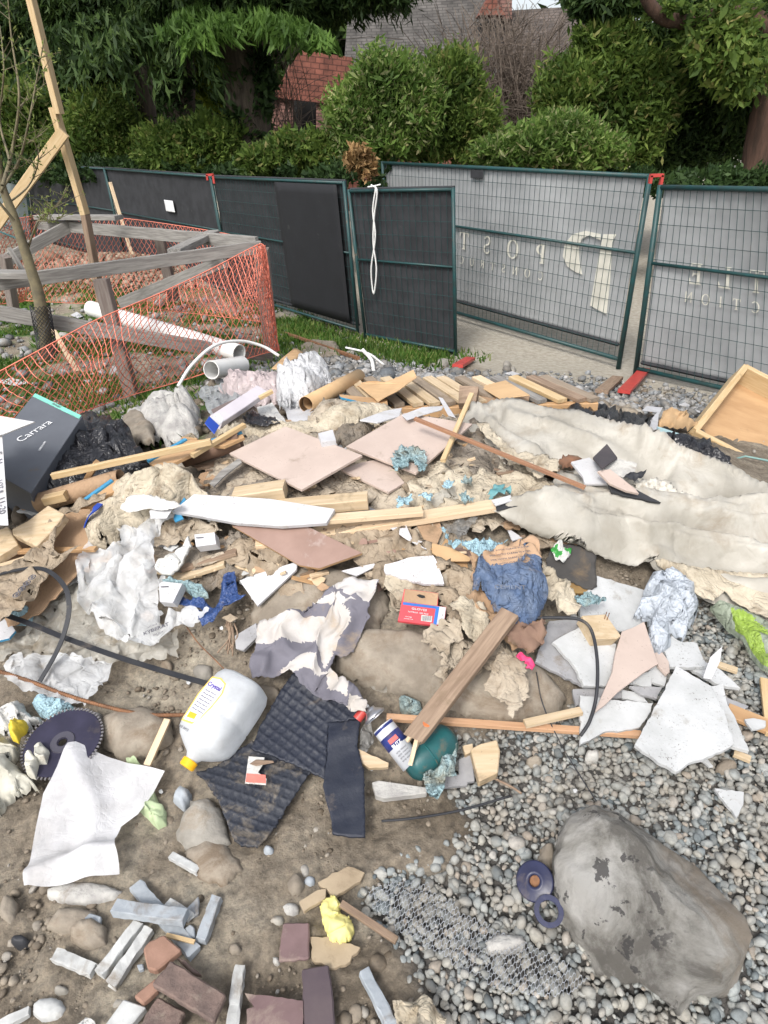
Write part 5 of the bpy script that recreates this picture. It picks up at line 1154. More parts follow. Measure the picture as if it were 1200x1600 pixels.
# left side: sticks with blue edges
bar('wood_strip', 'long thin pine batten running from the black bag up to the carton', 'batten', (82, 744), (330, 690), .018, .022, m_pinec, .16, .16)
bar('wood_strip', 'second pine batten crossing up to the right beside the blue edged board', 'batten', (300, 712), (382, 664), .02, .016, m_pinec, .13, .14)
bar('wood_strip', 'short pine leg under the long batten over the black bag', 'batten', (152, 722), (134, 752), .02, .02, m_ply, .15, .08)
for ol, lb in (([(232, 722), (291, 688), (330, 686), (320, 700), (262, 728), (240, 728)], 'triangular plywood offcut with a bright blue edge, middle of three'), ([(330, 690), (378, 677), (382, 683), (350, 697), (334, 696)], 'small plywood offcut with a blue edge nearest the white carton'), ([(120, 792), (176, 752), (186, 748), (180, 766), (140, 792)], 'blue edged board end sticking out left of the cream canvas heap')):
    o_ = slab('ply_offcut', lb, 'plywood piece', ol, .12, .012, m_ply, group='blue edged plywood offcuts')
    n_ = Vector(o_['_n']); a_ = PX(ol[0][0], ol[0][1], g1(*ol[0], .12).y); b_ = PX(ol[1][0], ol[1][1], g1(*ol[1], .12).y); bar3('blue_edge', a_ + Vector((0, 0, .001)), b_ + Vector((0, 0, .001)), .016, .014, m_tape, o_)
for a, b, r_, lb, mt_ in (((60, 786), (190, 748), .036, 'tan cardboard roll under the black bag', m_card), ((286, 716), (376, 688), .036, 'dark brown cardboard roll under the plywood offcuts', M('dark_card', (.22, .14, .10), (.16, .10, .07), 6, .85, .1))):
    A_ = g1(*a, .07); B_ = g1(*b, .1); mb = MB(); L__ = (B_ - A_).length; mb.lathe(A_, B_ - A_, [(.03, r_ * .9), (0, r_ * .9), (0, r_), (L__, r_), (L__, r_ * .9), (L__ - .03, r_ * .9)], 24); tag(mb.build('cardboard_roll', mt_, smooth=True), lb, 'cardboard roll')
bar('wood_block', 'small yellow wood block end beside the dark grey box', 'wood block', (70, 782), (104, 774), .035, .032, m_pinec, .09, .09)
# black bags
patch('rubbish_bag', 'full black rubbish bag slumped against the dark grey box', 'rubbish bag', Z([(385, 195), (450, 200), (540, 230), (600, 270), (650, 340), (705, 400), (660, 430), (560, 470), (460, 510), (300, 560), (150, 600), (190, 520), (260, 400), (330, 280)], 0, 580), .03, m_blk, step=4, dome=(.10, 40, 5), crump=(.03, .08), wave=(.02, .03, .8), jag=1)
patch('black_sheeting', 'black plastic sheet lying between the pallet and the tarp', 'plastic sheet', Z([(55, 265), (110, 245), (220, 240), (320, 260), (400, 280), (590, 300), (560, 340), (520, 390), (505, 425), (460, 400), (300, 330), (150, 290)], 860, 560, 3.53), .06, m_blk, step=4, crump=(.05, .09), wave=(.02, .04, .2), jag=1)
patch('rubbish_bag', 'torn black bag between the tarp and the wooden tray', 'rubbish bag', Z([(530, 440), (590, 410), (680, 425), (760, 420), (860, 440), (890, 500), (1000, 600), (1140, 690), (1100, 705), (950, 640), (800, 560), (680, 500), (580, 465)], 860, 560, 3.53), .06, m_blk, step=4, crump=(.045, .07), dome=(.05, 18, 6), jag=1)
patch('paper_bag', 'crushed brown paper bag near the wooden tray', 'paper bag', Z([(600, 290), (640, 275), (740, 290), (760, 340), (830, 350), (760, 375), (660, 365), (600, 345)], 860, 560, 3.53), .04, m_cardl, step=4, crump=(.05, .08), dome=(.05, 12, 6), jag=1)
slab('carton_flap', 'white carton flap rising beside the black plastic sheet', 'cardboard', Z([(505, 285), (530, 262), (620, 270), (598, 310), (590, 390), (515, 410), (520, 385), (560, 330), (590, 296)], 860, 560, 3.53), .10, .003, m_white)
slab('foam_strip', 'pale blue strip under the crushed paper bag', 'strip', Z([(590, 375), (610, 380), (745, 425), (735, 436), (600, 400)], 860, 560, 3.53), .09, .008, M('pale_blue_strip', (.45, .64, .66), None, 8, .6, .05))
# wooden tray on the right
pA = ony(1087, 672, 3.35); pB = ony(1166, 572, 4.0); pD = ony(1330, 800, 3.1); pC = pB + (pD - pA); nT = (pD - pA).cross(pB - pA).normalized()
if nT.dot(_V := Vector(_C) - pA) < 0: nT = -nT
tray = empty('wooden_tray', Vector((pA + pC) / 2) * 1.0, 'shallow wooden tray with plywood base tipped up at the right edge', 'wooden box')
bk = -nT * .13
quadm = MB(); c_ = (pA + pC) / 2 + bk; quadm.box(c_, (pD - pA) / 2, (pB - pA) / 2, nT * .006); quadm.build('base', m_ply, tray)
for a, b in ((pA, pB), (pB, pC), (pD, pC), (pA, pD)):
    mid = bk * .5; bar3('side_board', a + mid, b + mid, .14, .038, m_pinec, tray, up=(pA + pC) / 2 - (a + b) / 2)
mb = MB(); mb.tube(smoothpath([PX(1108, 733, 3.0), PX(1164, 713, 3.1), PX(1230, 730, 3.0)], 2), .006, 4); tag(mb.build('packing_strap', M('teal_strap', (.18, .32, .30), None, 8, .4, .1)), 'grey green packing strap crossing the wooden tray', 'strap')

# ---------- the big tarp, with real folds
TZ = lambda pts: Z(pts, 600, 560)
_ta, _tb = g1(760, 640), g1(1180, 780); _tc, _td = g1(790, 810), g1(1180, 850)
def tarp_pleats(px, py, X, Y):
    t = np.clip((py - 640 - (px - 740) * .16) / 170, 0, 1); a1 = math.atan2(_tb.y - _ta.y, _tb.x - _ta.x); a2 = math.atan2(_td.y - _tc.y, _td.x - _tc.x); h = 0
    for an, wt in ((a1, 1 - t), (a2, t)):
        u = X * math.cos(an) + Y * math.sin(an); v = -X * math.sin(an) + Y * math.cos(an)
        h = h + wt * (.055 * (.5 - np.abs(fbm(u / 2.6, v / .15, 301, 2, .35))) + .040 * (.5 - np.abs(fbm(u / 2.0, v / .06, 302, 2, .35))) + .010 * (.5 - np.abs(fbm(u / .4, v / .03, 303, 2, .4))))
    return h * .8
patch('tarp', 'huge dirty white tarp sweeping over the right side of the pile', 'tarp',
      [(718, 640), (735, 629), (790, 630), (850, 640), (930, 660), (1000, 692), (1080, 720), (1150, 748), (1230, 770), (1260, 860), (1240, 980), (1150, 950), (1110, 932), (1060, 915), (1008, 878), (950, 858), (900, 840), (840, 828), (790, 815), (764, 803), (800, 795), (850, 782), (838, 760), (860, 745), (872, 725), (835, 715), (790, 712), (770, 690), (745, 662), (722, 655)],
      .035, m_tarp, step=4, hf=tarp_pleats, folds=[([(735, 632), (850, 645), (960, 682), (1080, 730), (1220, 790)], .035, 20), ([(800, 662), (880, 685), (960, 715), (1040, 760)], .03, 11), ([(760, 665), (800, 700), (840, 720), (872, 735)], .03, 9), ([(740, 650), (790, 690), (830, 712)], .015, 5),
             ([(770, 804), (860, 812), (960, 832), (1100, 858), (1240, 880)], .045, 18), ([(800, 793), (900, 775), (1000, 780), (1120, 800), (1240, 800)], .05, 17), ([(850, 800), (950, 800), (1100, 818), (1240, 835)], .03, 9), ([(1010, 875), (1100, 905), (1240, 930)], .05, 16),
             *[([(a0, b0), (a0 + 120, b0 + k1 * 120), (a0 + 260, b0 + k2 * 260)], am * 1.1, w_, 1) for a0, b0, k1, k2, am, w_ in
              ((740, 640, .12, .26, .022, 5), (770, 650, .16, .27, .018, 4), (850, 672, .25, .30, .020, 5), (900, 668, .28, .33, .016, 4), (960, 700, .30, .32, .020, 5), (1020, 725, .30, .3, .018, 4), (780, 798, .05, .10, .020, 4), (820, 806, .08, .12, .024, 5), (900, 800, .02, .06, .018, 4), (900, 822, .16, .17, .022, 5), (960, 790, .02, .06, .018, 4), (980, 840, .16, .16, .02, 5), (1000, 815, .08, .08, .016, 3), (870, 775, -.04, .03, .016, 4), (1040, 860, .16, .16, .02, 4), (790, 665, .3, .38, .016, 3), (1010, 800, .02, .04, .014, 3))],
             ([(870, 745), (960, 755), (1040, 770)], -.06, 14), ([(960, 760), (1040, 800), (1240, 812)], -.05, 9), ([(1000, 715), (1060, 750), (1120, 790)], .02, 8)], crump=(.006, .25), jag=.5, thick=.002)
patch('canvas_sheet', 'bunched cream fabric curling beside the tarp above the thin brown stick', 'drop cloth', TZ([(430, 300), (480, 300), (540, 370), (620, 440), (760, 450), (820, 480), (815, 530), (720, 560), (660, 500), (590, 490), (540, 420), (480, 370)]), .10, m_canvl, step=3.5, wave=(.05, .018, .75), jag=1)
zr = lambda pts: Z(pts, 860, 560, 3.53)
slab('tile_fragment', 'dark triangular slate piece standing on the tarp', 'tile piece', zr([(235, 545), (312, 470), (370, 545), (285, 605)]), [.12, .2, .13, .11], .008, M('dark_slate', (.07, .06, .065), (.05, .045, .05), 8, .7, .15))
slab('board_fragment', 'white rectangular board piece on the tarp left of the dark slate', 'board piece', zr([(115, 570), (215, 545), (285, 600), (330, 690), (190, 690), (180, 650)]), .11, .01, m_white)
slab('concrete_fragment', 'pebbled pale concrete piece resting on the tarp', 'concrete piece', zr([(280, 560), (370, 550), (480, 580), (465, 625), (410, 655), (300, 620)]), .13, .03, m_spall, jag=.8)
slab('board_fragment', 'narrow beige board on the tarp crossing the pebbled concrete', 'board piece', zr([(262, 620), (330, 610), (470, 720), (490, 745), (420, 730), (330, 690)]), .16, .01, m_tileb)
slab('tile_fragment', 'long dark slate splinter at the lower edge of the tarp debris', 'tile piece', zr([(312, 668), (350, 672), (480, 725), (612, 795), (540, 785), (340, 738)]), .13, .01, m_blkm, jag=.6)
patch('black_rag', 'small black rag beside the pebbled concrete on the tarp', 'rag', zr([(402, 650), (440, 625), (528, 615), (500, 670), (430, 680)]), .13, m_blkm, step=2.5, crump=(.02, .03))
patch('mud_stain', 'reddish brown mud lump on the tarp beside the white board piece', 'mud', zr([(40, 560), (110, 530), (175, 545), (120, 580), (70, 580)]), .06, M('red_mud', (.24, .12, .07), (.16, .09, .06), 20, .95, .2), step=3, dome=(.015, 5, 20), jag=1)
patch('shredded_insulation', 'shredded white packing strands inside the tarp hollow', 'packing strands', zr([(450, 690), (560, 660), (680, 700), (760, 760), (740, 830), (640, 800), (520, 760)]), .09, M('shreds', (.62, .60, .54), (.35, .32, .27), 60, .9, .2), step=3, crump=(.03, .018), wave=(.02, .012, 1.2), jag=2)

# ---------- tiles, planks in the middle
slab('floor_tile', 'large beige ribbed tile, left one of the two on top of the pile', 'tile', [(358, 708), (446, 666), (566, 711), (471, 765)], [.10, .12, .12, .10], .010, m_tileb, group='large beige tiles')
slab('floor_tile', 'large beige ribbed tile with blue gloves on it, right one of the two', 'tile', [(541, 697), (632, 645), (738, 662), (650, 739)], [.10, .13, .12, .09], .010, m_tileb, group='large beige tiles')
slab('floor_tile', 'muddy beige tile partly under the two large ones', 'tile', [(532, 733), (566, 722), (600, 716), (632, 754), (607, 769)], .065, .010, m_tileb)
slab('board_fragment', 'muddy flat board right of the partly buried tile', 'board piece', [(612, 740), (660, 742), (695, 748), (690, 768), (640, 770), (628, 758)], .06, .01, m_kraft, jag=1)
slab('paper_board', 'torn white packing piece on the corner of the right beige tile', 'board piece', [(628, 648), (660, 636), (694, 634), (690, 640), (660, 648), (636, 656)], .14, .004, m_white)
slab('paper_board', 'white foam strip between rolled cloth and right beige tile', 'board piece', [(562, 656), (600, 642), (628, 637), (624, 650), (590, 660)], .115, .006, m_white)
slab('paper_board', 'narrow white upright flap above the right beige tile', 'board piece', [(685, 620), (692, 622), (712, 652), (700, 648)], .15, .003, m_white)
sb = slab('small_box', 'small white carton between the two large beige tiles', 'box', [(497, 677), (520, 671), (525, 688), (502, 690)], .13, .03, m_white); 
bar('thin_stick', 'long thin reddish brown stick reaching onto the tarp', 'stick', (648, 654), (914, 762), .014, .012, M('red_brown_wood', (.34, .18, .10), (.25, .13, .08), 5, .7, .15, stretch=WX), .17, .13)
bar('thin_stick', 'short pale stick standing between the right tile and the sacking', 'stick', (737, 616), (692, 720), .018, .014, m_pinec, .17, .11)
bar('plank', 'thick stubby pine block below the left beige tile', 'wood block', (367, 777), (446, 765), .07, .045, m_pine, .06, .07)
bar('plank', 'pine board behind the marked white plank', 'plank', (430, 795), (575, 782), .06, .04, m_pine, .05, .07)
bar('plank', 'thin pale board overlapping the longest plank', 'plank', (505, 812), (660, 799), .04, .016, m_pale, .10, .10)
bar('plank', 'longest pale plank running under the white tile to the tarp', 'plank', (400, 850), (775, 790), .055, .02, m_pale, .06, .09)
slab('black_felt_strip', 'black pointed strip at the end of the longest plank', 'felt strip', [(774, 786), (806, 781), (884, 763), (850, 782), (776, 798)], .12, .004, m_blkm)
slab('board_fragment', 'white chip where the black strip meets the longest plank', 'board piece', [(768, 781), (798, 773), (800, 782), (775, 790)], .13, .005, m_white)
pw = slab('shelf_board', 'long white board with a hairline crack, curved lower edge', 'board', [(268, 799), (303, 772), (420, 779), (523, 795), (510, 817), (440, 822), (370, 817), (310, 806)], [.13] * 8, .014, m_white)
slab('floor_tile', 'dark brown wood look tile with pale dust, under the white board', 'tile', [(362, 821), (480, 822), (566, 864), (499, 888), (468, 883)], [.10, .11, .09, .09, .09], .012, m_tilebr, edge=m_ply)
slab('corner_board', 'white L shaped board end below the brown tile', 'board', [(374, 907), (400, 897), (465, 877), (463, 890), (402, 947)], .06, .01, m_white)
slab('metal_strip', 'grey metal strip leaning left of the left beige tile', 'strip', [(327, 755), (345, 735), (374, 715), (378, 722), (352, 742), (334, 760)], .09, .006, m_oldw)
bar('wood_lath', 'rough lath under the small white boxes, upper', 'lath', (285, 888), (370, 862), .03, .012, m_brw, .05, .06, group='rough laths')
bar('wood_lath', 'rough lath under the navy wrapper, lower', 'lath', (272, 906), (352, 880), .034, .014, m_pine, .04, .05, group='rough laths')
patch('corrugated_card', 'torn corrugated strip left of the brown cloth wedge', 'cardboard', Z([(180, 410), (240, 385), (330, 365), (345, 385), (270, 420), (190, 440)], 240, 740), .07, m_canv, step=3, wave=(.02, .012, .3))
for ol, lb, mt_ in ((Z([(190, 285), (285, 275), (293, 330), (198, 343)], 240, 740), 'small white carton with dark print left of the brown tile', m_white), (Z([(25, 515), (45, 505), (135, 515), (120, 545), (90, 605), (28, 600)], 240, 740), 'small white medicine carton beside the navy wrapper', m_white)):
    o_ = slab('small_box', lb, 'box', ol, .12, .035, mt_); p_ = Z([(0, 0)], *ol[0], 1)[0]
    c0 = g1(ol[0][0] + 9, ol[0][1] + 5, .123); mb = MB(); mb.box(c0, (.012, 0, 0), (0, .002, 0), (0, 0, .0005)); mb.build('print', m_ink, o_)
patch('broken_plaster', 'jagged white plaster chunk above the navy wrapper', 'plaster piece', Z([(8, 440), (40, 400), (95, 350), (165, 298), (170, 330), (145, 380), (120, 440), (80, 470), (40, 465)], 240, 740), .11, m_papw, step=4, crump=(.015, .05), thick=.012, jag=.6)
patch('foil_wrapper', 'crumpled shiny navy blue wrapper', 'wrapper', Z([(85, 590), (120, 560), (190, 590), (290, 610), (320, 560), (330, 480), (380, 462), (395, 560), (435, 570), (390, 610), (330, 640), (270, 690), (230, 712), (200, 650), (250, 640), (150, 625)], 240, 740), .07, m_blue, step=3, crump=(.03, .035), jag=.5)
patch('old_glove', 'grey green dusty glove beside the medicine carton', 'glove', Z([(40, 490), (80, 480), (160, 505), (230, 525), (255, 560), (200, 570), (140, 520), (60, 510)], 240, 740), .09, m_glove, step=3, dome=(.015, 6, 20), crump=(.015, .03))
# cream canvas heap on the left
patch('canvas_heap', 'cream stiff canvas heap on the left of the pile', 'drop cloth', Z([(415, 740), (440, 670), (520, 600), (540, 520), (600, 470), (680, 432), (790, 450), (900, 470), (980, 540), (1045, 582), (900, 580), (800, 640), (690, 690), (600, 700), (560, 750), (470, 800), (420, 812)], 0, 580), .05, m_canvl, step=4.5, dome=(.10, 45, 4), crump=(.045, .09), jag=1.5)
patch('canvas_fold', 'dirty fold of sacking under the white board at left', 'drop cloth', Z([(720, 700), (830, 680), (1000, 700), (1050, 740), (980, 760), (900, 790), (800, 800), (730, 820)], 0, 580), .06, m_canv, step=4, crump=(.03, .06), jag=1)
slab('white_flap', 'white card flap on the cream canvas heap', 'cardboard', Z([(700, 655), (748, 595), (812, 640), (780, 690), (705, 690)], 0, 580), .16, .003, m_white)
slab('ply_offcut', 'blue edged sliver by the white card flap', 'plywood piece', Z([(812, 690), (862, 590), (872, 602), (830, 640), (860, 690), (820, 706)], 0, 580), .12, .006, m_tape)
cord('blue_strap', 'bright blue webbing strap left of the cream canvas heap', 'strap', [(133, 822, .10), (138, 808, .13), (148, 796, .15), (157, 787, .14)], .002, M('cobalt', (.02, .06, .36), None, 8, .5, .05), flat=.022)
# left: big boxes
gb = empty('appliance_box', PX(60, 770, 2.1), 'dark grey carton with teal tape leaning at the left edge', 'box')
q1, q2, q3, q4 = PX(54, 614, 2.65), PX(129, 650, 2.5), PX(48, 771, 2.02), PX(-40, 742, 2.12); q4 = q1 + (q3 - q2); fn = (q2 - q1).cross(q4 - q1).normalized()
if fn.dot(Vector(_C) - q1) < 0: fn = -fn
dp = -fn * .28
def hexa(name, top, d, mt, parent):
    mb = MB(); v = [p for p in top] + [p + d for p in top]; mb.add(v, [(0, 1, 2, 3), (7, 6, 5, 4), (0, 4, 5, 1), (1, 5, 6, 2), (2, 6, 7, 3), (3, 7, 4, 0)]); o = mb.build(name, mt, parent); bm = bmesh.new(); bm.from_mesh(o.data); bmesh.ops.recalc_face_normals(bm, faces=bm.faces); bmesh.ops.bevel(bm, geom=list(bm.edges), offset=.002, segments=1, affect='EDGES'); bm.to_mesh(o.data); bm.free(); return o
hexa('carton_body', [q1, q2, q3, q4], dp, m_box, gb)
ex, ey = (q2 - q1).normalized(), (q4 - q1).normalized()
t_ = MB(); a, b = q1.lerp(q2, .02), q1.lerp(q2, .98); t_.box((a + b) / 2 + ey * .014 + fn * .0015, (b - a) / 2, ey * .012, fn * .0008); t_.build('teal_tape', m_teal, gb)
text('FRAGILE', .014, (a + b) / 2 + ey * .014 + fn * .0025, ex, -ey, m_ink, gb, 'tape_print')
text('Carrara', .05, q1.lerp(q2, .45) + (q4 - q1) * .42 + fn * .002, -ey * .85 + ex * .35, -ex, m_inkw, gb, 'logo_print')
for k_ in (0, 1): text('2010 3-44', .012, q1.lerp(q2, .72) + (q4 - q1) * (.52 + .02 * k_) + fn * .002, -ey, -ex, m_inkw, gb, 'small_print')
wb = empty('white_carton', PX(-10, 800, 1.75), 'big white carton with printed symbols cut by the left edge', 'box')
w1, w2, w3, w4 = PX(-90, 672, 2.1), PX(4, 678, 2.05), PX(14, 822, 1.72), PX(-90, 850, 1.7)
w4 = w3 + (w1 - w2)
hexa('carton_body', [w1, w2, w3, w4], Vector((-.30, .10, -.03)), m_white, wb)
f1 = MB(); F_ = [PX(-60, 645, 2.15), PX(0, 650, 2.12), PX(54, 659, 2.0), PX(4, 679, 2.03), PX(-60, 690, 2.04)]; f1.add(F_ + [p + Vector((0, .003, -.004)) for p in F_], [(0, 1, 2, 3, 4), (9, 8, 7, 6, 5)] + [(i, 5 + i, 5 + (i + 1) % 5, (i + 1) % 5) for i in range(5)]); f1.build('top_flap', m_white, wb)
wex = (w3 - w2).normalized(); wey = (w2 - w1).normalized()
wn = -((w2 - w1).cross(w4 - w1).normalized()) * (1 if (w2 - w1).cross(w4 - w1).dot(Vector(_C) - w1) < 0 else -1)
for s_, t1_, sz in (('11-20', .80, .03), ('LOT 8', .60, .02), ('H', .33, .03), ('E', .24, .03)): text(s_, sz, w2.lerp(w3, t1_) - wey * .02 + wn * .002, wex, wey, m_ink, wb, 'print')
# foam / timber blocks, cardboard under them
slab('cardboard_sheet', 'brown corrugated carton sheet at the left edge under the pale blocks', 'cardboard', [(-30, 850), (60, 815), (140, 790), (150, 850), (118, 900), (60, 960), (0, 985), (-30, 960)], .06, .005, m_card, jag=1)
for ol, lf, lb in ((Z([(55, 740), (130, 700), (225, 628), (302, 668), (240, 750), (170, 820), (60, 765)], 0, 580), .15, 'thick pale yellow wood block, upper of two at the left edge'), ([(-20, 835), (12, 822), (28, 850), (0, 868), (-20, 880)], .13, 'thick pale yellow wood block cut by the left edge, lower of two')):
    slab('wood_block', lb, 'wood block', ol, lf, .035, m_pine, bevel=.003)
bar('wood_lath', 'yellow plank end under the brown carton strip at left', 'plank', (-20, 900), (70, 872), .06, .03, m_pine, .08, .09)
bar('wood_lath', 'thin dark board edge crossing under the pale blocks', 'plank', (14, 862), (150, 858), .02, .012, m_ply, .09, .09)
patch('cardboard_strip', 'curling brown cardboard strip with printed dots at the left', 'cardboard', Z([(0, 900), (60, 900), (190, 820), (210, 760), (260, 680), (380, 620), (500, 575), (490, 600), (330, 680), (270, 740), (260, 840), (390, 830), (260, 930), (100, 1110), (0, 1190), (-60, 1190), (-60, 950)], 0, 580), .13, m_kraft, step=4, wave=(.03, .05, .5), crump=(.015, .06))
sg = empty('printed_symbols', g1(35, 915, .16), 'row of dark circular recycling symbols printed on the brown cardboard strip', 'print')
for k_ in range(4):
    c0 = g1(26 + k_ * 8, 929 - k_ * 9, .175); mb = MB(); pts = [c0 + Vector((math.cos(a) * .009, math.sin(a) * .012, 0)) for a in np.linspace(0, 6.28, 15)]; mb.tube(pts, .0018, 4); mb.box(c0, (.003, 0, 0), (0, .005, 0), (0, 0, .001)); mb.build('symbol', m_ink, sg)
# ---------- left foreground: films, straps, rebar, blade, jug
patch('plastic_film', 'dirty translucent film spread on the earth under the clear bag', 'plastic film', Z([(170, 340), (300, 190), (390, 180), (470, 260), (620, 390), (740, 470), (838, 490), (840, 610), (680, 630), (520, 640), (300, 620), (60, 600), (0, 625), (-40, 560), (130, 460)], 0, 820), .02, f_dirty, step=5, wave=(.02, .05, .3), crump=(.012, .05), jag=2)
patch('plastic_film', 'milky film with dusty folds left of the jug, under the rebar', 'plastic film', Z([(30, 640), (60, 600), (300, 610), (535, 650), (510, 730), (440, 800), (400, 838), (250, 810), (100, 760), (20, 700)], 0, 820), .03, f_milky, step=5, wave=(.015, .05, .9), crump=(.01, .05), jag=1.5)
patch('plastic_bag', 'clear printed plastic bag billowing over the left of the pile', 'plastic bag', Z([(368, 280), (375, 160), (430, 100), (500, 115), (570, 60), (565, -30), (600, -60), (750, -90), (850, -70), (760, 0), (715, 100), (745, 250), (745, 380), (740, 440), (860, 370), (990, 400), (900, 460), (780, 505), (630, 555), (500, 500), (430, 410), (370, 360)], 0, 820), .07, f_milky, step=4.5, wave=(.04, .06, 1.1), crump=(.03, .09), jag=1)
pb = patch('paper_sheet', 'torn white paper lying over the top of the clear plastic bag', 'paper', Z([(565, -70), (620, -130), (700, -140), (830, -110), (855, -80), (760, -60), (700, -75), (600, -60)], 0, 820), .17, m_papw, step=4, wave=(.02, .06, .2), jag=.8)
to = empty('bag_print', g1(244, 984, .12), 'black print on the lower corner of the clear plastic bag', 'print')
text('KYBERAT', .018, g1(244, 983, .125), g1(258, 977, .12) - g1(231, 988, .12), (0, 1, .2), m_ink, to, 'brand_line', bold=.0004)
for i_, (a_, b_) in enumerate(((238, 978), (247, 990))): text('SAT 2018', .007, g1(a_, b_, .125), g1(258, 977, .12) - g1(231, 988, .12), (0, 1, .2), m_ink, to, 'small_print')
patch('blue_mask', 'small crumpled light blue glove above the long black strap', 'glove', Z([(35, 415), (80, 385), (150, 380), (145, 420), (110, 450), (70, 450)], 0, 820), .05, m_mask, step=3, dome=(.02, 8, 20), crump=(.02, .03))
patch('face_mask', 'crumpled light blue face mask under the rebar', 'mask', Z([(150, 825), (210, 795), (345, 840), (300, 870), (240, 898), (180, 870)], 0, 820), .02, m_mask, step=3, dome=(.02, 9, 15), crump=(.015, .03))
slab('paper_cup_lid', 'white and blue curved plastic lid at the left edge', 'lid', [(-20, 960), (0, 962), (18, 975), (24, 985), (14, 997), (-20, 1005)], .06, .01, m_white, edge=m_tape)
cord('black_strap', 'long flat black strap lying across the films to the jug', 'strap', [(-30, 948, .08), (40, 972, .09), (100, 996, .08), (180, 1025, .06), (260, 1050, .05), (330, 1070, .04)], .0015, m_blkm, flat=.017)
cord('black_strap', 'looping black strap curving down over the long one', 'strap', [(-30, 905, .12), (30, 890, .15), (70, 890, .16), (100, 915, .16), (108, 950, .14), (100, 990, .11), (85, 1025, .08), (62, 1065, .05)], .0015, m_blkm, flat=.014)
rb = cord('rebar', 'rusty ribbed steel rod curving toward the jug', 'rebar', [(-30, 1040, .03), (40, 1062, .04), (110, 1088, .04), (190, 1110, .04), (240, 1117, .03), (290, 1117, .03)], .0048, m_rust, n=10, sm=40)
for v_ in rb.data.vertices: pass
_p = smoothpath([g1(a, b, c + .0048) for a, b, c in [(-30, 1040, .03), (40, 1062, .04), (110, 1088, .04), (190, 1110, .04), (240, 1117, .03), (290, 1117, .03)]], 22)
mb = MB()
for i in range(1, len(_p) - 1):
    t = (_p[i + 1] - _p[i - 1]).normalized() + Vector((.25, .2, 0)); mb.lathe(_p[i], t, [(-.0012, .0046), (-.0006, .0060), (.0006, .0060), (.0012, .0046)], 10)
mb.build('ribs', m_rust, rb)
cord('wire', 'thin rusty wire on the dirt right of the film', 'wire', [(292, 980, .02), (310, 1005, .02), (335, 1030, .02), (360, 1055, .02)], .002, m_rust)
m_tis = M('wet_tissue', (.56, .55, .48), (.42, .40, .33), 10, .8, .25, bump=.3)
for ol, lb, mt_ in ((Z([(-30, 300), (40, 250), (100, 225), (165, 300), (200, 300), (150, 350), (80, 380), (-30, 380)], 0, 1020), 'crumpled white rag with a red hem at the left edge', m_papw), (Z([(-30, 400), (40, 380), (100, 430), (90, 480), (40, 520), (-30, 520)], 0, 1020), 'wet white wipes below the yellow glove', m_tis), (Z([(-30, 520), (60, 470), (150, 560), (180, 600), (100, 620), (40, 670), (0, 740), (-30, 740)], 0, 1020), 'soaked off white wipes left of the white sheet', m_tis)):
    patch('crumpled_wipes', lb, 'wipes', ol, .0, mt_, step=3.5, dome=(.045, 20, 12), crump=(.03, .045), jag=1.5)
patch('crumpled_wipes', 'small pale wipe lying on the saw blade', 'wipes', Z([(115, 480), (150, 455), (180, 490), (160, 570), (125, 560)], 0, 1020), .05, m_tis, step=2.5, crump=(.02, .03), dome=(.02, 6, 20))
patch('crumpled_wipes', 'round pale lump in the hole side of the saw blade', 'wipes', Z([(160, 440), (190, 420), (230, 460), (215, 510), (170, 510)], 0, 1020), .05, m_tis, step=2.5, crump=(.02, .03), dome=(.02, 6, 20))
patch('yellow_glove', 'yellow rubber glove tip in the wipes at the left', 'glove', Z([(40, 340), (80, 305), (125, 310), (115, 340), (90, 365), (80, 400), (50, 385)], 0, 1020), .05, M('yellow_rubber', (.72, .55, .06), (.6, .45, .04), 8, .5, .1), step=2.5, dome=(.02, 6, 20), crump=(.01, .03))
# saw blade
cb = g1(98, 1160, .045); eX = (g1(160, 1150, .05) - cb); eY = (g1(95, 1117, .05) - cb); nB = eX.cross(eY).normalized(); eX = eX.normalized(); eY = nB.cross(eX); R_ = .099
bl = empty('circular_saw_disc', cb - Vector((0, 0, .03)), 'dark circular saw blade with fine teeth half under the white sheet', 'saw blade')
mb = MB(); n_ = 60; vs = []; T_ = .0012
ring = []
for i in range(n_ * 2): a = i * math.pi / n_; rr_ = R_ * (1 if i % 2 == 0 else .955); aa = a + (.02 if i % 2 else 0); ring.append(cb + (eX * math.cos(aa) + eY * math.sin(aa)) * rr_)
inn = [cb + (eX * math.cos(i * math.pi / n_) + eY * math.sin(i * math.pi / n_)) * .011 for i in range(n_ * 2)]; k = len(ring)
vs = [p + nB * T_ for p in ring] + [p + nB * T_ for p in inn] + [p - nB * T_ for p in ring] + [p - nB * T_ for p in inn]
fs = [];
for i in range(k): j = (i + 1) % k; fs += [(i, j, k + j, k + i), (2 * k + j, 2 * k + i, 3 * k + i, 3 * k + j), (i, 2 * k + i, 2 * k + j, j), (k + j, 3 * k + j, 3 * k + i, k + i)]
mb.add(vs, fs); mb.build('disc', M('dark_blade_steel', (.045, .042, .075), (.03, .028, .05), 14, .45, .25, dirtc=(.12, .10, .09), metal=.3, bump=.1), bl)
mb = MB(); mb.lathe(cb + nB * T_, nB, [(0, .032), (.003, .030), (.003, .014), (0, .013)], 28); mb.build('hub_flange', M('hub_steel', (.10, .095, .12), None, 14, .4, .2, metal=.4), bl, smooth=False)
mb = MB()
for i in range(n_):
    a = i * 2 * math.pi / n_ + .01; p = cb + (eX * math.cos(a) + eY * math.sin(a)) * (R_ + .001); mb.box(p, (eX * math.cos(a) + eY * math.sin(a)) * .0028, (-eX * math.sin(a) + eY * math.cos(a)) * .0022, nB * .002)
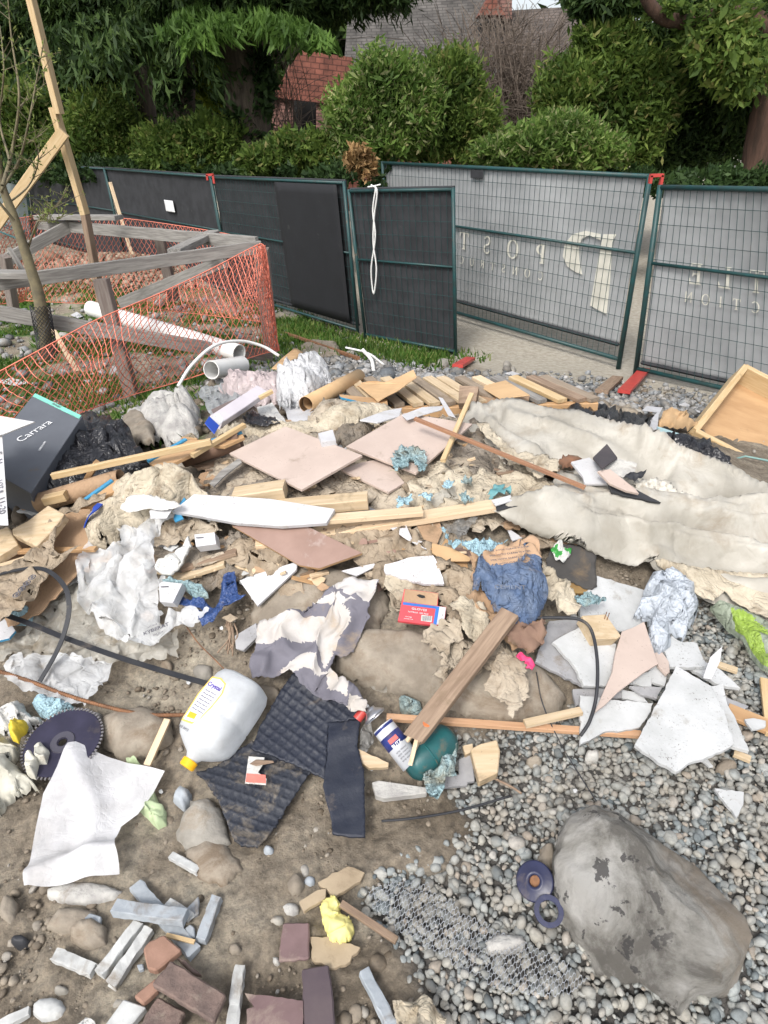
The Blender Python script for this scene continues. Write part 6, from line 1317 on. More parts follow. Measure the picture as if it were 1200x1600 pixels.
mb.build('teeth', M('dull_teeth', (.22, .21, .22), None, 8, .6, .3, metal=.3), bl)
stone('wide flat tan stone behind the saw blade and the pale stick', [(158, 1125), (185, 1108), (230, 1105), (268, 1125), (272, 1150), (240, 1178), (190, 1185), (160, 1160)], .05, m_conc)
stone('pale stone chip at the upper left of the saw blade', Z([(260, 300), (320, 250), (400, 265), (480, 290), (440, 320), (300, 310)], 0, 1020), .03, m_spall, step=4)
bar('wood_stick', 'pale flat stick leaning on the tan stone', 'stick', (262, 1124), (230, 1196), .019, .008, m_pale, .05, .02)
ws = patch('white_sheet', 'bright white translucent foam sheet in the left foreground', 'foam sheet', [(110, 1166), (122, 1163), (150, 1173), (200, 1188), (258, 1202), (240, 1235), (216, 1268), (190, 1288), (181, 1310), (187, 1335), (187, 1361), (140, 1368), (90, 1376), (41, 1384), (55, 1310), (70, 1240), (88, 1205)], .03, film('white_foam_film', (.84, .84, .86), .80, .5, .04, .2, wrk=.004), step=6,
     wave=(.02, .12, 1.3), folds=[([(45, 1362), (100, 1335), (185, 1318)], .03, 14), ([(115, 1175), (150, 1260), (140, 1340)], .02, 22)], thick=.001)
patch('leaf_glove', 'pale green crumpled glove peeking out right of the white sheet', 'glove', Z([(650, 740), (690, 700), (720, 640), (745, 700), (780, 740), (780, 800), (740, 818), (690, 770)], 0, 1020), .0, M('pale_green_rubber', (.46, .55, .34), (.34, .42, .25), 12, .6, .2), step=3, dome=(.02, 8, 20), crump=(.02, .03))
patch('leaf_glove', 'pale green crumple above the white sheet beside the stick', 'glove', Z([(590, 500), (640, 485), (668, 520), (640, 525), (600, 515)], 0, 1020), .0, MATS['pale_green_rubber'], step=3, dome=(.03, 8, 20), crump=(.02, .03))
# milk jug
jc = g1(293, 1196, .045); jt = g1(372, 1085, .085); ax = (jt - jc); JL = .235; ax.normalize(); jc = jc
zj = (Vector((0, 0, 1)) - ax * ax.z).normalized(); xj = ax.cross(zj)
jg = empty('plastic_jug', jc, 'large translucent plastic jug lying down with a yellow cap', 'jug')
def jsec(d, w_, h_, e=4.0, n=40, off=0):
    out = []
    for i in range(n):
        a = 2 * math.pi * i / n; c, s__ = math.cos(a), math.sin(a); rr_ = (abs(c) ** e + abs(s__) ** e) ** (-1 / e); out.append(jc + ax * d + xj * (w_ * c * rr_) + zj * (h_ * s__ * rr_ + off))
    return out
prof = [(.000, .0155, .0155, 2), (.018, .0165, .0165, 2), (.026, .022, .022, 2), (.038, .043, .042, 2.3), (.052, .062, .056, 2.8), (.066, .071, .062, 3.4), (.085, .0735, .064, 4.2), (.13, .0735, .064, 4.6), (.134, .072, .0625, 4.6), (.138, .0735, .064, 4.6), (.19, .0735, .064, 4.4), (.225, .072, .062, 4), (.243, .066, .055, 3.6), (.250, .054, .043, 3.2), (.247, .03, .02, 3)]
mb = MB(); vs = []; n_ = 40
for d, w_, h_, e_ in prof: vs += jsec(d, w_, h_, e_, n_)
vs = [v + zj * (.0015 * math.sin(v.dot(xj) * 90)) for v in vs]
fs = [(i * n_ + k, i * n_ + (k + 1) % n_, (i + 1) * n_ + (k + 1) % n_, (i + 1) * n_ + k) for i in range(len(prof) - 1) for k in range(n_)] + [tuple((len(prof) - 1) * n_ + k for k in range(n_))]
mb.add(vs, fs); m_jug = film('jug_plastic', (.84, .87, .90), .84, .28, .05, tl=.35, wrk=.0); jb = mb.build('bottle', m_jug, jg, smooth=True)
mb = MB(); mb.lathe(jc - ax * .006, ax, [(0, .0001), (0, .018), (.002, .0195), (.020, .0195), (.021, .016)], 30)
for i in range(30): a = i / 30 * 6.283; u_ = xj * math.cos(a) + zj * math.sin(a); mb.box(jc + ax * .005 + u_ * .0195, ax * .008, u_ * .0008, ax.cross(u_) * .0009)
mb.build('cap', M('yellow_cap', (.85, .48, .02), None, 8, .4, 0, bump=0), jg)
def jl(u, v, o=.0012): # on the jug's upper-left face
    return jc + ax * u + xj * v + zj * (.064 + o)
sx = -1 if (jl(.1, .05) - jl(.1, 0)).dot(Vector(_R)) > 0 else 1      # towards picture left
def labelpoly(name, pts, mt, o):
    mb = MB(); P_ = [jl(u, sx * v, o) for u, v in pts]; mb.add(P_, [tuple(t) for t in tessellate_polygon([[Vector((u, v, 0)) for u, v in pts]])]); return mb.build(name, mt, jg)
lab = [(.075, .052), (.08, .018), (.10, .006), (.14, -.002), (.18, -.004), (.205, .006), (.212, .03), (.205, .056), (.15, .060)]
cl = (sum(p[0] for p in lab) / 9, sum(p[1] for p in lab) / 9)
labelpoly('label_border', lab, M('label_yellow', (.80, .55, .12), None, 8, .5, 0, bump=0), .0012); labelpoly('label', [(cl[0] + (a - cl[0]) * .93, cl[1] + (b - cl[1]) * .88) for a, b in lab], M('label_white', (.72, .72, .80), None, 8, .5, 0, bump=0), .0018)
lx_ = ax; ly_ = xj * sx
text('Crystal', .016, jl(.185, sx * .03, .002), xj * -sx, ax, M('label_purple', (.12, .08, .40), None, 8, .5, 0, bump=0), jg, 'label_title', bold=.0004)
for i_ in range(7): text('still water 4 litres net', .0045, jl(.168 - i_ * .009, sx * .028, .002), xj * -sx, ax, m_ink, jg, 'label_line')
labelpoly('label_mark', [(.088, .045), (.092, .02), (.106, .022), (.104, .046)], M('label_orange', (.85, .45, .03), None, 8, .5, 0, bump=0), .0022)
text('BB 0412', .009, jl(.062, sx * .03, .001), xj * -sx, ax, m_ink, jg, 'date_print')
stone('small grey cube shaped stone under the yellow cap', [(270, 1252), (275, 1240), (284, 1228), (300, 1236), (299, 1250), (288, 1266)], .03, m_paverg, wd=7, step=3, jag=.3)
stone('half buried rounded stone left of the lower rubber mat', [(276, 1310), (285, 1275), (305, 1252), (330, 1248), (350, 1275), (362, 1318), (340, 1335), (300, 1330)], .045, m_rockg)
stone('sandy crusted stone below the half buried one', [(288, 1330), (320, 1305), (355, 1320), (380, 1355), (350, 1385), (310, 1370)], .025, m_conc)
# rubber mats
def matmat():
    mt = M('rubber_mat', (.016, .020, .034), (.028, .032, .045), 16, .5, .2, dirtc=(.17, .14, .11), bump=.6, bscale=140); return mt
m_rub = matmat()
ta = math.radians(-38); 
def gridh(amp, cell, ang):
    def f(px, py, X, Y):
        a = (X * math.cos(ang) + Y * math.sin(ang)) / cell; b = (-X * math.sin(ang) + Y * math.cos(ang)) / cell
        return amp * np.maximum(0, 1 - 5 * np.minimum(np.abs(a - np.round(a)), np.abs(b - np.round(b)))) + .0015 * (vnoise(X * 300, Y * 300, 4) - .5)
    return f
patch('rubber_mat', 'black rubber mat with square grid, upper piece right of the jug', 'rubber mat', Z([(480, 105), (620, 150), (720, 235), (790, 250), (790, 310), (640, 330), (635, 450), (625, 570), (450, 500), (280, 440), (320, 340), (370, 260), (420, 180)], 300, 1020), .035, m_rub, step=2.6, hf=gridh(.004, .023, ta), thick=.006, group='black rubber mats', wave=(.01, .1, .3), jag=.4)
patch('rubber_mat', 'smooth black rubber strip hanging down right of the gridded mats', 'rubber mat', Z([(640, 325), (790, 315), (775, 430), (790, 500), (808, 560), (812, 860), (735, 862), (660, 850), (655, 800), (635, 720), (615, 640), (635, 470)], 300, 1020), .045, m_rub, step=4, hf=lambda px, py, X, Y: .002 * fbm(X * 30, Y * 30, 3), wave=(.012, .08, .3), thick=.006, group='black rubber mats', jag=.5)
patch('rubber_mat', 'dusty black gridded mat with grey grit, lower piece under the jug', 'rubber mat', Z([(200, 480), (285, 430), (420, 490), (565, 560), (500, 650), (430, 740), (370, 830), (310, 900), (230, 890), (190, 850), (130, 700), (60, 600), (20, 570), (120, 540)], 300, 1020), .015, M('dusty_rubber_mat', (.018, .022, .034), (.03, .034, .045), 16, .55, .42, dirtc=(.20, .17, .13), dscale=16, bump=.7, bscale=140), step=2.6, hf=gridh(.004, .023, math.radians(-20)), thick=.006, group='black rubber mats', wave=(.012, .1, .3), jag=.6)
tk = slab('paper_ticket', 'red and white printed card on the dusty rubber mat', 'card', Z([(265, 485), (340, 490), (335, 520), (310, 560), (350, 590), (347, 620), (248, 612), (255, 560)], 300, 1020), .045, .001, m_papw)
nk = Vector(tk['_n'])
mb = MB(); P_ = [g1(a, b, .0472) for a, b in Z([(256, 565), (345, 572), (346, 612), (251, 606)], 300, 1020)]; mb.add(P_, [(0, 1, 2, 3)]); mb.build('red_print', M('salmon_print', (.70, .20, .16), None, 60, .6, .0, bump=0), tk)
patch('pale_ground_paper', 'flattened kraft scrap beside the ticket', 'paper', Z([(270, 520), (300, 500), (380, 505), (385, 515), (300, 530)], 300, 1020), .05, m_brw, step=3)
# striped cloth
m_cg = M('lilac_grey_cloth', (.17, .165, .195), (.125, .12, .145), 7, .9, .2, dirtc=(.28, .22, .16), bump=.5, bscale=160)
m_cw = M('white_stripe_cloth', (.52, .50, .49), (.42, .39, .36), 7, .9, .35, dirtc=(.40, .31, .22), bump=.5, bscale=160)
zc_ = lambda p: Z(p, 240, 740)
sc_o = zc_([(485, 720), (500, 680), (600, 665), (700, 640), (760, 590), (840, 530), (900, 498), (1000, 510), (1058, 530), (1020, 600), (990, 700), (940, 790), (900, 830), (850, 825), (830, 870), (880, 940), (960, 1000), (1005, 1060), (1000, 1100), (940, 1085), (860, 1050), (780, 990), (690, 960), (640, 900), (560, 930), (470, 950), (455, 890), (480, 820)])
patch('striped_cloth', 'grey and white striped cloth crumpled over the stone lump', 'cloth', sc_o, .075, m_cg, step=3.2, wave=(.028, .055, .9), crump=(.012, .11), jag=.6,
      folds=[([(520, 935), (500, 985), (490, 1040)], .02, 5), ([(560, 930), (540, 1000)], .02, 5)],
      regions=[(zc_([(480, 680), (600, 660), (790, 655), (770, 740), (600, 770), (480, 790)]), m_cw), (zc_([(835, 530), (890, 490), (1060, 520), (1020, 600), (940, 570)]), m_cw), (zc_([(730, 590), (860, 560), (965, 600), (870, 645), (800, 610)]), m_cw), (zc_([(760, 720), (800, 650), (930, 620), (930, 700), (880, 790), (800, 860), (760, 790)]), m_cw),
               (zc_([(600, 900), (660, 830), (740, 840), (820, 890), (700, 900), (640, 930), (590, 960)]), m_cw), (zc_([(800, 880), (850, 860), (920, 960), (900, 1010), (820, 960)]), m_cw), (zc_([(930, 1010), (1010, 1050), (1000, 1110), (910, 1070)]), m_cw)])
stone('big grey brown concrete lump under the striped cloth', [(392, 965), (405, 925), (430, 893), (470, 884), (530, 892), (585, 905), (610, 935), (590, 990), (540, 1010), (460, 1010), (400, 1000)], .045, m_conc, wd=40, step=5)
stone('flat wet concrete slab in the middle foreground', [(523, 1035), (540, 1000), (570, 985), (640, 985), (720, 1000), (800, 1015), (850, 1045), (885, 1085), (870, 1112), (800, 1128), (720, 1112), (650, 1085), (570, 1062)], .05, m_conc, wd=26, step=5)
for k_, (ol, h_) in enumerate([(Z([(380, 760), (480, 700), (490, 760), (420, 830), (385, 820)], 240, 740), .03)]): slab('slate_fragment', 'grey slate chip under the left hem of the striped cloth', 'stone', ol, .03, .012, m_gypg)
r = random.Random(9)
for k_ in range(7):
    a = (360 + r.uniform(-8, 12), 965 + r.uniform(0, 20)); cord('root_twig', 'thin dry root on the dirt left of the concrete lump', 'twig', [(a[0], a[1], .03), (a[0] + r.uniform(-4, 8), a[1] + 20, .03), (a[0] + r.uniform(-14, 4), a[1] + 45, .01)], .0022, m_brw, group='dry roots beside the concrete lump')
# red box
rbx = slab('small_carton', 'flattened red carton with kraft end and barcode', 'box', Z([(215, 420), (375, 440), (372, 500), (412, 505), (402, 588), (350, 590), (185, 570)], 560, 780), .10, .012, m_redbox)
def P7(pts): return Z(pts, 560, 780)
rn = Vector(rbx['_n']); 
def onslab(o, pts, C3z, off):
    d = rays([p[0] for p in pts], [p[1] for p in pts]); n = np.array(o['_n']); c = C3z; t = ((c + n * off - _C) @ n) / (d @ n); return [Vector(v) for v in (_C + d * t[:, None])]
rc = G(*zip(*P7([(215, 420), (375, 440), (372, 500), (412, 505), (402, 588), (350, 590), (185, 570)])), np.full(7, .10)).mean(0)
def decal(name, pts, mt, o, c, off, parent): mb = MB(); mb.add(onslab(o, pts, c, off), [tuple(t) for t in tessellate_polygon([[Vector((p[0], p[1], 0)) for p in pts]])]); return mb.build(name, mt, parent)
decal('kraft_end', P7([(218, 422), (374, 442), (368, 500), (210, 480)]), m_card, rbx, rc, .0008, rbx); decal('white_panel', P7([(372, 502), (410, 507), (400, 586), (352, 588)]), m_white, rbx, rc, .0008, rbx)
decal('blue_band', P7([(210, 482), (368, 502), (367, 514), (208, 494)]), M('mid_blue', (.03, .15, .5), None, 8, .5, 0, bump=0), rbx, rc, .001, rbx); decal('blue_side', P7([(364, 502), (380, 504), (366, 588), (350, 588)]), MATS['mid_blue'], rbx, rc, .0012, rbx)
decal('barcode_field', P7([(296, 542), (346, 548), (343, 576), (293, 570)]), m_papw, rbx, rc, .0014, rbx)
for k_ in range(9): a = 300 + k_ * 5; decal('barcode_bar', P7([(a, 546), (a + 2 + k_ % 2, 546.5), (a + k_ % 2, 570), (a - 2, 569.5)]), m_ink, rbx, rc, .002, rbx)
rx_ = onslab(rbx, P7([(210, 500), (360, 520)]), rc, .002); 
for k_, (pp_, sz, s__) in enumerate((((285, 518), .012, 'GLOVES'), ((280, 534), .008, 'NITRILE 100 PCS'), ((235, 552), .005, 'size large'), ((235, 562), .005, 'powder free'))): text(s__, sz, onslab(rbx, P7([pp_]), rc, .002)[0], rx_[1] - rx_[0], (0, 1, 0), m_inkw, rbx, 'box_print')
decal('painted_handle_hole', P7([(272, 450), (285, 445), (310, 452), (314, 462), (298, 464), (285, 460)]), m_dark, rbx, rc, .0015, rbx)  # flat dark decal, the shade of a hand hole put in as colour
slab('speckled_tile', 'white tile corner speckled with mud above the red carton', 'tile piece', Z([(124, 305), (260, 270), (350, 262), (370, 300), (402, 396), (300, 395), (128, 348)], 560, 780), .09, .012, M('mud_specked_white', (.72, .71, .74), (.62, .61, .64), 8, .6, .35, dscale=22, speck=1.2), jag=.8)
slab('board_fragment', 'pale kraft paper corner left of the speckled tile', 'paper', Z([(118, 400), (130, 345), (250, 385), (255, 410), (200, 480), (180, 470)], 560, 780), .08, .003, m_canvl, jag=1)
slab('board_fragment', 'white torn scrap under the longest plank', 'paper', Z([(150, 135), (225, 122), (250, 180), (320, 205), (318, 235), (230, 190)], 560, 780), .07, .003, m_white)
slab('cardboard_piece', 'tan cardboard offcut left of the paper sack', 'cardboard', Z([(345, 205), (430, 225), (530, 275), (520, 290), (400, 290), (345, 250)], 560, 780), .07, .004, m_cardl)
slab('cardboard_piece', 'square brown board hanging under the longest plank', 'cardboard', Z([(270, 115), (380, 100), (395, 150), (360, 230), (330, 235)], 560, 780), .06, .004, m_card)
slab('metal_strip', 'pale metal strip under the brown cloth near the concrete lump', 'strip', Z([(880, 455), (940, 440), (1035, 420), (1040, 435), (950, 480)], 240, 740), .06, .006, m_white)
# cement sack
sk_o = Z([(535, 385), (548, 300), (590, 240), (640, 215), (700, 200), (760, 182), (820, 178), (850, 230), (862, 330), (880, 440), (850, 500), (800, 562), (720, 545), (640, 480), (600, 400)], 560, 780)
patch('paper_sack', 'crumpled paper cement sack, tan top and faded blue lower half', 'paper sack', sk_o, .14, m_bpap, step=3.2, crump=(.04, .06), wave=(.015, .03, .3), dome=(.03, 20, 5), jag=1.2,
      regions=[(Z([(580, 320), (585, 240), (700, 190), (850, 170), (860, 300), (800, 322), (740, 342), (660, 335)], 560, 780), M('tan_sack_paper', (.46, .31, .20), (.38, .25, .16), 8, .8, .25, bump=.4))])
sp_ = empty('sack_print', g1(795, 870, .2), 'dark printed lines on the tan top of the cement sack', 'print')
for i_ in range(4): text('MIX WITH CLEAN WATER', .010, g1(795 + i_ * 2, 858 + i_ * 7, .235), (1, .15, 0), (0, 1, 0), m_ink, sp_, 'printed_line')
text('CEMENT', .022, g1(797, 918, .215), (1, -.1, 0), (0, 1, .1), M('faded_blue_ink', (.20, .26, .36), None, 20, .8, .5, bump=0), sp_, 'faded_title')
patch('pink_ribbon', 'bright pink ribbon knot right of the stained rag', 'ribbon', Z([(735, 735), (770, 715), (830, 770), (815, 800), (785, 790), (770, 755), (745, 750)], 560, 780), .13, M('pink', (.75, .06, .18), None, 8, .6, 0), step=2, crump=(.025, .02), thick=.002)
# leaning plank with splintered foot
lp = bar('broken_plank', 'weathered brown plank with orange paint marks and a splintered end', 'plank', (797, 958), (648, 1152), .052, .018, m_brw, .16, .13, split=.05)
for a, b in (((660, 1120), (641, 1196)), ((655, 1130), (636, 1158)), ((668, 1125), (648, 1170))): A_, B_ = g1(*a, .14), g1(*b, .10); bar3('splinter', A_, B_, .010, .006, m_pale, lp)
for p_ in ((742, 1030), (668, 1130)): c0 = g1(*p_, .156); mb = MB(); mb.lathe(c0, (0, 0, 1), [(0, .012), (.001, .011), (.001, 0)], 10); mb.build('paint_mark', M('orange_paint', (.75, .18, .05), None, 40, .8, .4, bump=0), lp)
bar('long_batten', 'long thin new batten lying across the gravel edge', 'batten', (604, 1121), (1002, 1148), .018, .014, M('pinkish_pine', (.58, .36, .22), (.48, .28, .16), 5, .6, .1, stretch=WX), .03, .03)
bar('wood_stick', 'cream stick resting on the long batten', 'stick', (820, 1131), (908, 1111), .022, .012, m_pine, .05, .06)
# gas bottle, spray can, cap
A_ = g1(648, 1196, .045); B_ = g1(702, 1150, .055); a_ = (B_ - A_); L__ = a_.length; mb = MB(); rb_ = .042
mb.lathe(A_ - a_.normalized() * .012, a_, [(-.012, .0001), (-.010, .022), (0, .036), (.012, rb_), (L__ * .5, rb_), (L__, rb_), (L__ + .012, .036), (L__ + .022, .02), (L__ + .024, .0001)], 36)
gbt = empty('gas_bottle', A_, 'dark green gas bottle lying beside the splintered plank', 'gas bottle'); mb.build('cylinder', m_green, gbt, smooth=True)
mb = MB(); mb.lathe(A_ + a_ * .35, a_, [(0, rb_ + .0004), (.002, rb_ + .002), (.004, rb_ + .0004)], 36); mb.build('seam', m_green, gbt)
A_ = g1(632, 1178, .06); B_ = g1(588, 1122, .085); a_ = B_ - A_; L__ = a_.length; u_ = a_.normalized()
sc = empty('spray_can', A_, 'white and blue spray can with silver dome, its cap off', 'spray can'); rc_ = .029
mb = MB(); mb.lathe(A_ - u_ * .03, a_, [(0, .0001), (0, rc_), (L__ + .005, rc_)], 36); mb.build('body', M('can_white', (.62, .64, .68), (.56, .58, .62), 8, .3, .12, metal=.2, bump=.05), sc, smooth=False).data.polygons.foreach_set('use_smooth', [True] * 72)
mb = MB(); mb.lathe(B_ + u_ * .005, a_, [(-.001, rc_ + .0012), (.003, rc_ + .0012), (.006, rc_ - .002), (.015, rc_ * .62), (.018, rc_ * .5), (.024, rc_ * .5), (.024, .006), (.030, .005), (.031, .0001)], 36); mb.build('dome', m_steel, sc, smooth=True)
mb = MB(); mb.lathe(B_ + u_ * .030, a_, [(0, .005), (.010, .005), (.012, .004), (.012, .0001)], 16); mb.build('nozzle', m_pvc, sc, smooth=True)
m_nv = M('can_navy', (.03, .045, .20), None, 8, .35, .1, metal=.1, bump=0)
for t0, t1 in ((L__ * .96, L__ * 1.02), (L__ * .50, L__ * .80)):
    nm = 'blue_band'; mb = MB(); mb.lathe(A_, a_, [(t0 - .03 + .0, rc_ + .0004), (t0 - .03, rc_ + .0007), (t1 - .03, rc_ + .0007), (t1 - .03, rc_ + .0004)], 36)
    mb.build(nm, m_nv, sc, smooth=True)
vw = (Vector(_C) - A_); vw = (vw - u_ * vw.dot(u_)).normalized(); sdv = u_.cross(vw)
mb = MB(); c0 = A_ + u_ * (L__ * .65 - .03) + vw * (rc_ + .001); mb.box(c0, sdv * .013, u_ * .006, vw * .0006); mb.build('red_logo', m_red, sc)
text('BLITZ', .011, A_ + u_ * (L__ * .53 - .03) + vw * (rc_ + .001), sdv * -1 if sdv.dot(Vector(_R)) < 0 else sdv, u_, m_inkw, sc, 'can_title', bold=.0003)
for i_ in range(4): text('spray enamel', .006, A_ + u_ * (L__ * .38 - .03 - i_ * .008) + vw * (rc_ + .001), sdv * -1 if sdv.dot(Vector(_R)) < 0 else sdv, u_, m_ink, sc, 'can_line')
A_ = g1(558, 1124, .06); B_ = g1(572, 1106, .07); mb = MB(); a_ = B_ - A_; mb.lathe(A_, a_, [(.002, .011), (0, .011), (0, .0125), (.026, .0125), (.028, .010), (.028, .0001)], 24); tag(mb.build('red_plastic_lid', m_red, smooth=False), 'red plastic cap beside the spray can', 'cap')
slab('wedge_block', 'pale grey tapered wedge lying below the gas bottle', 'wedge', [(581, 1222), (592, 1219), (668, 1230), (667, 1239), (600, 1247), (587, 1243)], .035, .022, m_spall, bevel=.002)
slab('wood_block', 'yellowish wood chip between rubber strip and spray can', 'wood block', Z([(780, 450), (840, 480), (922, 515), (920, 535), (830, 540), (785, 510)], 300, 1020), .04, .014, m_pine, jag=.6)
slab('wood_block', 'chunky cream wood block right of the gas bottle', 'wood block', Z([(525, 510), (570, 485), (650, 465), (665, 520), (655, 620), (565, 662)], 560, 1000), .06, .035, m_pine, bevel=.003)
slab('wood_block', 'tiny orange wood corner behind the cream block', 'wood block', Z([(488, 495), (535, 485), (540, 520), (500, 540)], 560, 1000), .03, .02, m_pine)
slab('stone_chip', 'pale grey L shaped stone offcut below the cream block', 'stone', Z([(470, 560), (530, 530), (545, 660), (512, 665), (510, 680), (400, 690), (395, 640), (470, 630)], 560, 1000), .012, .012, m_gypg)
patch('nitrile_glove', 'pale blue torn glove hanging over the end of the gas bottle', 'glove', Z([(300, 650), (330, 600), (380, 600), (400, 520), (440, 470), (465, 460), (460, 530), (450, 600), (460, 640), (410, 640), (400, 700), (370, 740), (320, 720)], 560, 1000), .06, m_glove, step=2.6, crump=(.03, .03), wave=(.01, .02, 1.2), jag=.8)
patch('nitrile_glove', 'muddy green blue glove on the dirt above the long batten', 'glove', Z([(190, 270), (230, 262), (290, 290), (300, 330), (270, 350), (215, 345), (195, 310)], 560, 1000), .01, m_glove, step=2.6, dome=(.015, 6, 20), crump=(.02, .025))
patch('clear_wrapper', 'grey clear plastic wrapper under the red cap', 'wrapper', Z([(780, 460), (790, 380), (830, 300), (850, 380), (850, 430), (820, 465)], 300, 1020), .03, f_grey, step=3, crump=(.02, .03))
# gloves on the pile
for ol, lb, mt_ in ((Z([(930, 590), (980, 530), (1040, 530), (1100, 570), (1102, 640), (1060, 638), (1020, 600), (1010, 650), (950, 640)], 300, 520), 'pale blue used gloves heaped on the right beige tile', m_glove), (Z([(955, 775), (990, 758), (1040, 770), (1020, 800), (965, 822)], 300, 520), 'bright blue crumpled glove above the longest plank', m_mask), (Z([(1060, 760), (1090, 745), (1130, 760), (1110, 785)], 300, 520), 'tiny blue glove scrap right of the bright blue one', m_mask),
                   (TZ([(270, 600), (300, 560), (330, 570), (320, 600), (280, 612)]), 'blue glove scrap on the muddy cream cloth', m_mask), (TZ([(360, 590), (380, 545), (415, 570), (420, 595), (380, 600)]), 'dirty teal glove scrap left of the teal ones', m_glove),
                   (TZ([(490, 630), (510, 595), (560, 590), (595, 610), (590, 635), (540, 650), (500, 660)]), 'teal crumpled gloves above the white chip', M('teal_glove', (.12, .30, .32), (.08, .20, .22), 14, .5, .2)), (TZ([(350, 640), (380, 615), (420, 640), (420, 670), (370, 675)]), 'grey green glove ball on the muddy cream cloth', m_glove),
                   (Z([(380, 130), (400, 130), (440, 190), (560, 190), (640, 200), (700, 205), (640, 240), (560, 265), (540, 240), (430, 200)], 560, 780), 'stringy blue gloves trailing left of the cement sack', m_mask), (Z([(1010, 450), (1080, 440), (1160, 450), (1150, 480), (1060, 500), (1020, 480)], 560, 780), 'torn aqua paper right of the crumpled rag', m_glove)):
    patch('used_glove', lb, 'glove', ol, .10, mt_, step=2.2, crump=(.014, .04), wave=(.012, .02, 1.0), jag=1.6, thick=.0008)
patch('clear_wrapper', 'grey clear bag tucked under the longest plank', 'plastic bag', Z([(400, 100), (470, 80), (560, 80), (540, 110), (470, 180), (420, 140)], 560, 780), .06, f_grey, step=3, crump=(.03, .04))
patch('clear_wrapper', 'dull clear wrap left of the grey green glove ball', 'plastic bag', TZ([(200, 680), (260, 620), (330, 600), (350, 660), (300, 680), (240, 700)]), .07, f_dirty, step=3, crump=(.03, .04))
slab('board_fragment', 'small white triangle standing in the dirt left of the candy wrapper', 'board piece', Z([(695, 130), (770, 180), (722, 195)], 560, 780), .04, .006, m_white)
cw_ = patch('candy_wrapper', 'white and green sweet wrapper on the dark felt', 'wrapper', Z([(180, 115), (225, 70), (250, 105), (280, 110), (275, 135), (240, 175), (205, 155)], 800, 820), .06, m_papw, step=2.2, crump=(.025, .025), regions=[(Z([(178, 115), (210, 95), (235, 130), (210, 150)], 800, 820), M('leaf_green', (.05, .30, .06), None, 8, .4, 0)), (Z([(245, 110), (285, 105), (275, 135), (255, 125)], 800, 820), M('leaf_green', (.05, .3, .06)))])
patch('roofing_felt', 'dark grey felt square under the sweet wrapper', 'felt', Z([(162, 165), (190, 110), (240, 90), (400, 110), (390, 200), (400, 290), (355, 300), (280, 270), (165, 235)], 800, 820), .04, M('dark_felt', (.075, .07, .065), (.05, .047, .045), 10, .8, .3, bump=.4), step=4, wave=(.015, .05, .5), thick=.004, jag=1)
slab('wood_chip', 'ochre stained wood chip under the dark felt', 'wood piece', Z([(205, 250), (290, 270), (362, 300), (340, 320), (290, 322), (250, 290)], 800, 820), .035, .02, M('ochre_wood', (.30, .19, .07), (.2, .12, .05), 12, .7, .2))
# ---------- plasterboard fragments
ze = lambda p: Z(p, 800, 820); zf = lambda p: Z(p, 800, 1000)
for ol, lf, mt_, lb, th in (
    (ze([(385, 235), (620, 305), (640, 400), (620, 470), (510, 500), (320, 430), (318, 370)]), .03, m_gyp, 'wide white plasterboard piece under the blue tinted bag', .012),
    (ze([(110, 640), (175, 450), (310, 440), (340, 480), (330, 755)]), .045, m_gypg, 'grey dusty plasterboard with its dark face up, leftmost', .012),
    (ze([(190, 550), (320, 475), (400, 520), (490, 560), (480, 700), (440, 755), (335, 755), (310, 690), (270, 630)]), .065, m_gyp, 'white plasterboard with a wavy left edge beside the black hose', .012),
    (ze([(285, 770), (430, 765), (520, 775), (520, 812), (380, 812), (300, 850)]), .03, m_gypg, 'dark grey board sliver below the wavy piece', .01),
    (ze([(550, 740), (655, 675), (655, 765)]), .045, m_gyp, 'small white wedge right of the tan board', .01), (ze([(645, 672), (690, 655), (725, 710), (715, 755), (655, 735)]), .045, m_gyp, 'small pale square among the fragments right of the tan board', .01),
    (ze([(550, 755), (705, 760), (680, 815), (600, 790)]), .05, m_gypg, 'thin grey splinter right of the tan board tip', .01), (ze([(515, 770), (600, 790), (640, 835), (520, 815)]), .035, m_gyp, 'little white splinter below the tan board', .01),
    (ze([(710, 570), (750, 518), (800, 550), (868, 555), (890, 610), (910, 662), (820, 668), (740, 665)]), .05, m_gyp, 'white fragment above the largest board with notched top', .012),
    (ze([(835, 670), (900, 640), (980, 680), (1072, 765), (960, 745)]), .035, m_gyp, 'long pointed white shard right of the spike', .012),
    (zf([(1000, 265), (1110, 310), (1090, 325), (1000, 300)]), .03, m_gypg, 'narrow grey shard at the far right of the fragments', .01),
    (zf([(320, 258), (500, 282), (662, 295), (640, 350), (600, 408), (520, 425), (430, 430), (380, 460), (320, 490)]), .055, m_gyp, 'white plasterboard with curved lower edge at the batten end', .012),
    (zf([(935, 215), (990, 203), (1010, 300), (1050, 370), (1112, 520), (1040, 500), (960, 480)]), .05, m_gyp, 'tall narrow white board behind the largest one, right side', .012),
    (zf([(575, 490), (680, 300), (770, 120), (935, 215), (1000, 350), (1040, 485), (940, 540), (830, 575), (770, 617), (700, 580)]), .085, m_gyp, 'largest white plasterboard piece, pointing down over the pebbles', .012),
    (zf([(950, 695), (1088, 712), (1085, 770), (1052, 832)]), .012, m_gyp, 'lone white triangle on the pebbles at right', .010),
    (zf([(1090, 370), (1130, 365), (1190, 378), (1190, 405), (1125, 420)]), .04, m_gyp, 'small white chip near the orange board at right edge', .008),
    (zf([(885, 560), (910, 548), (945, 590), (925, 592)]), .012, m_gyp, 'tiny white chip below the largest board', .008)):
    slab('plasterboard_fragment', lb, 'plasterboard', ol, lf, th, mt_, jag=.7, step=7, group='broken plasterboard pieces')
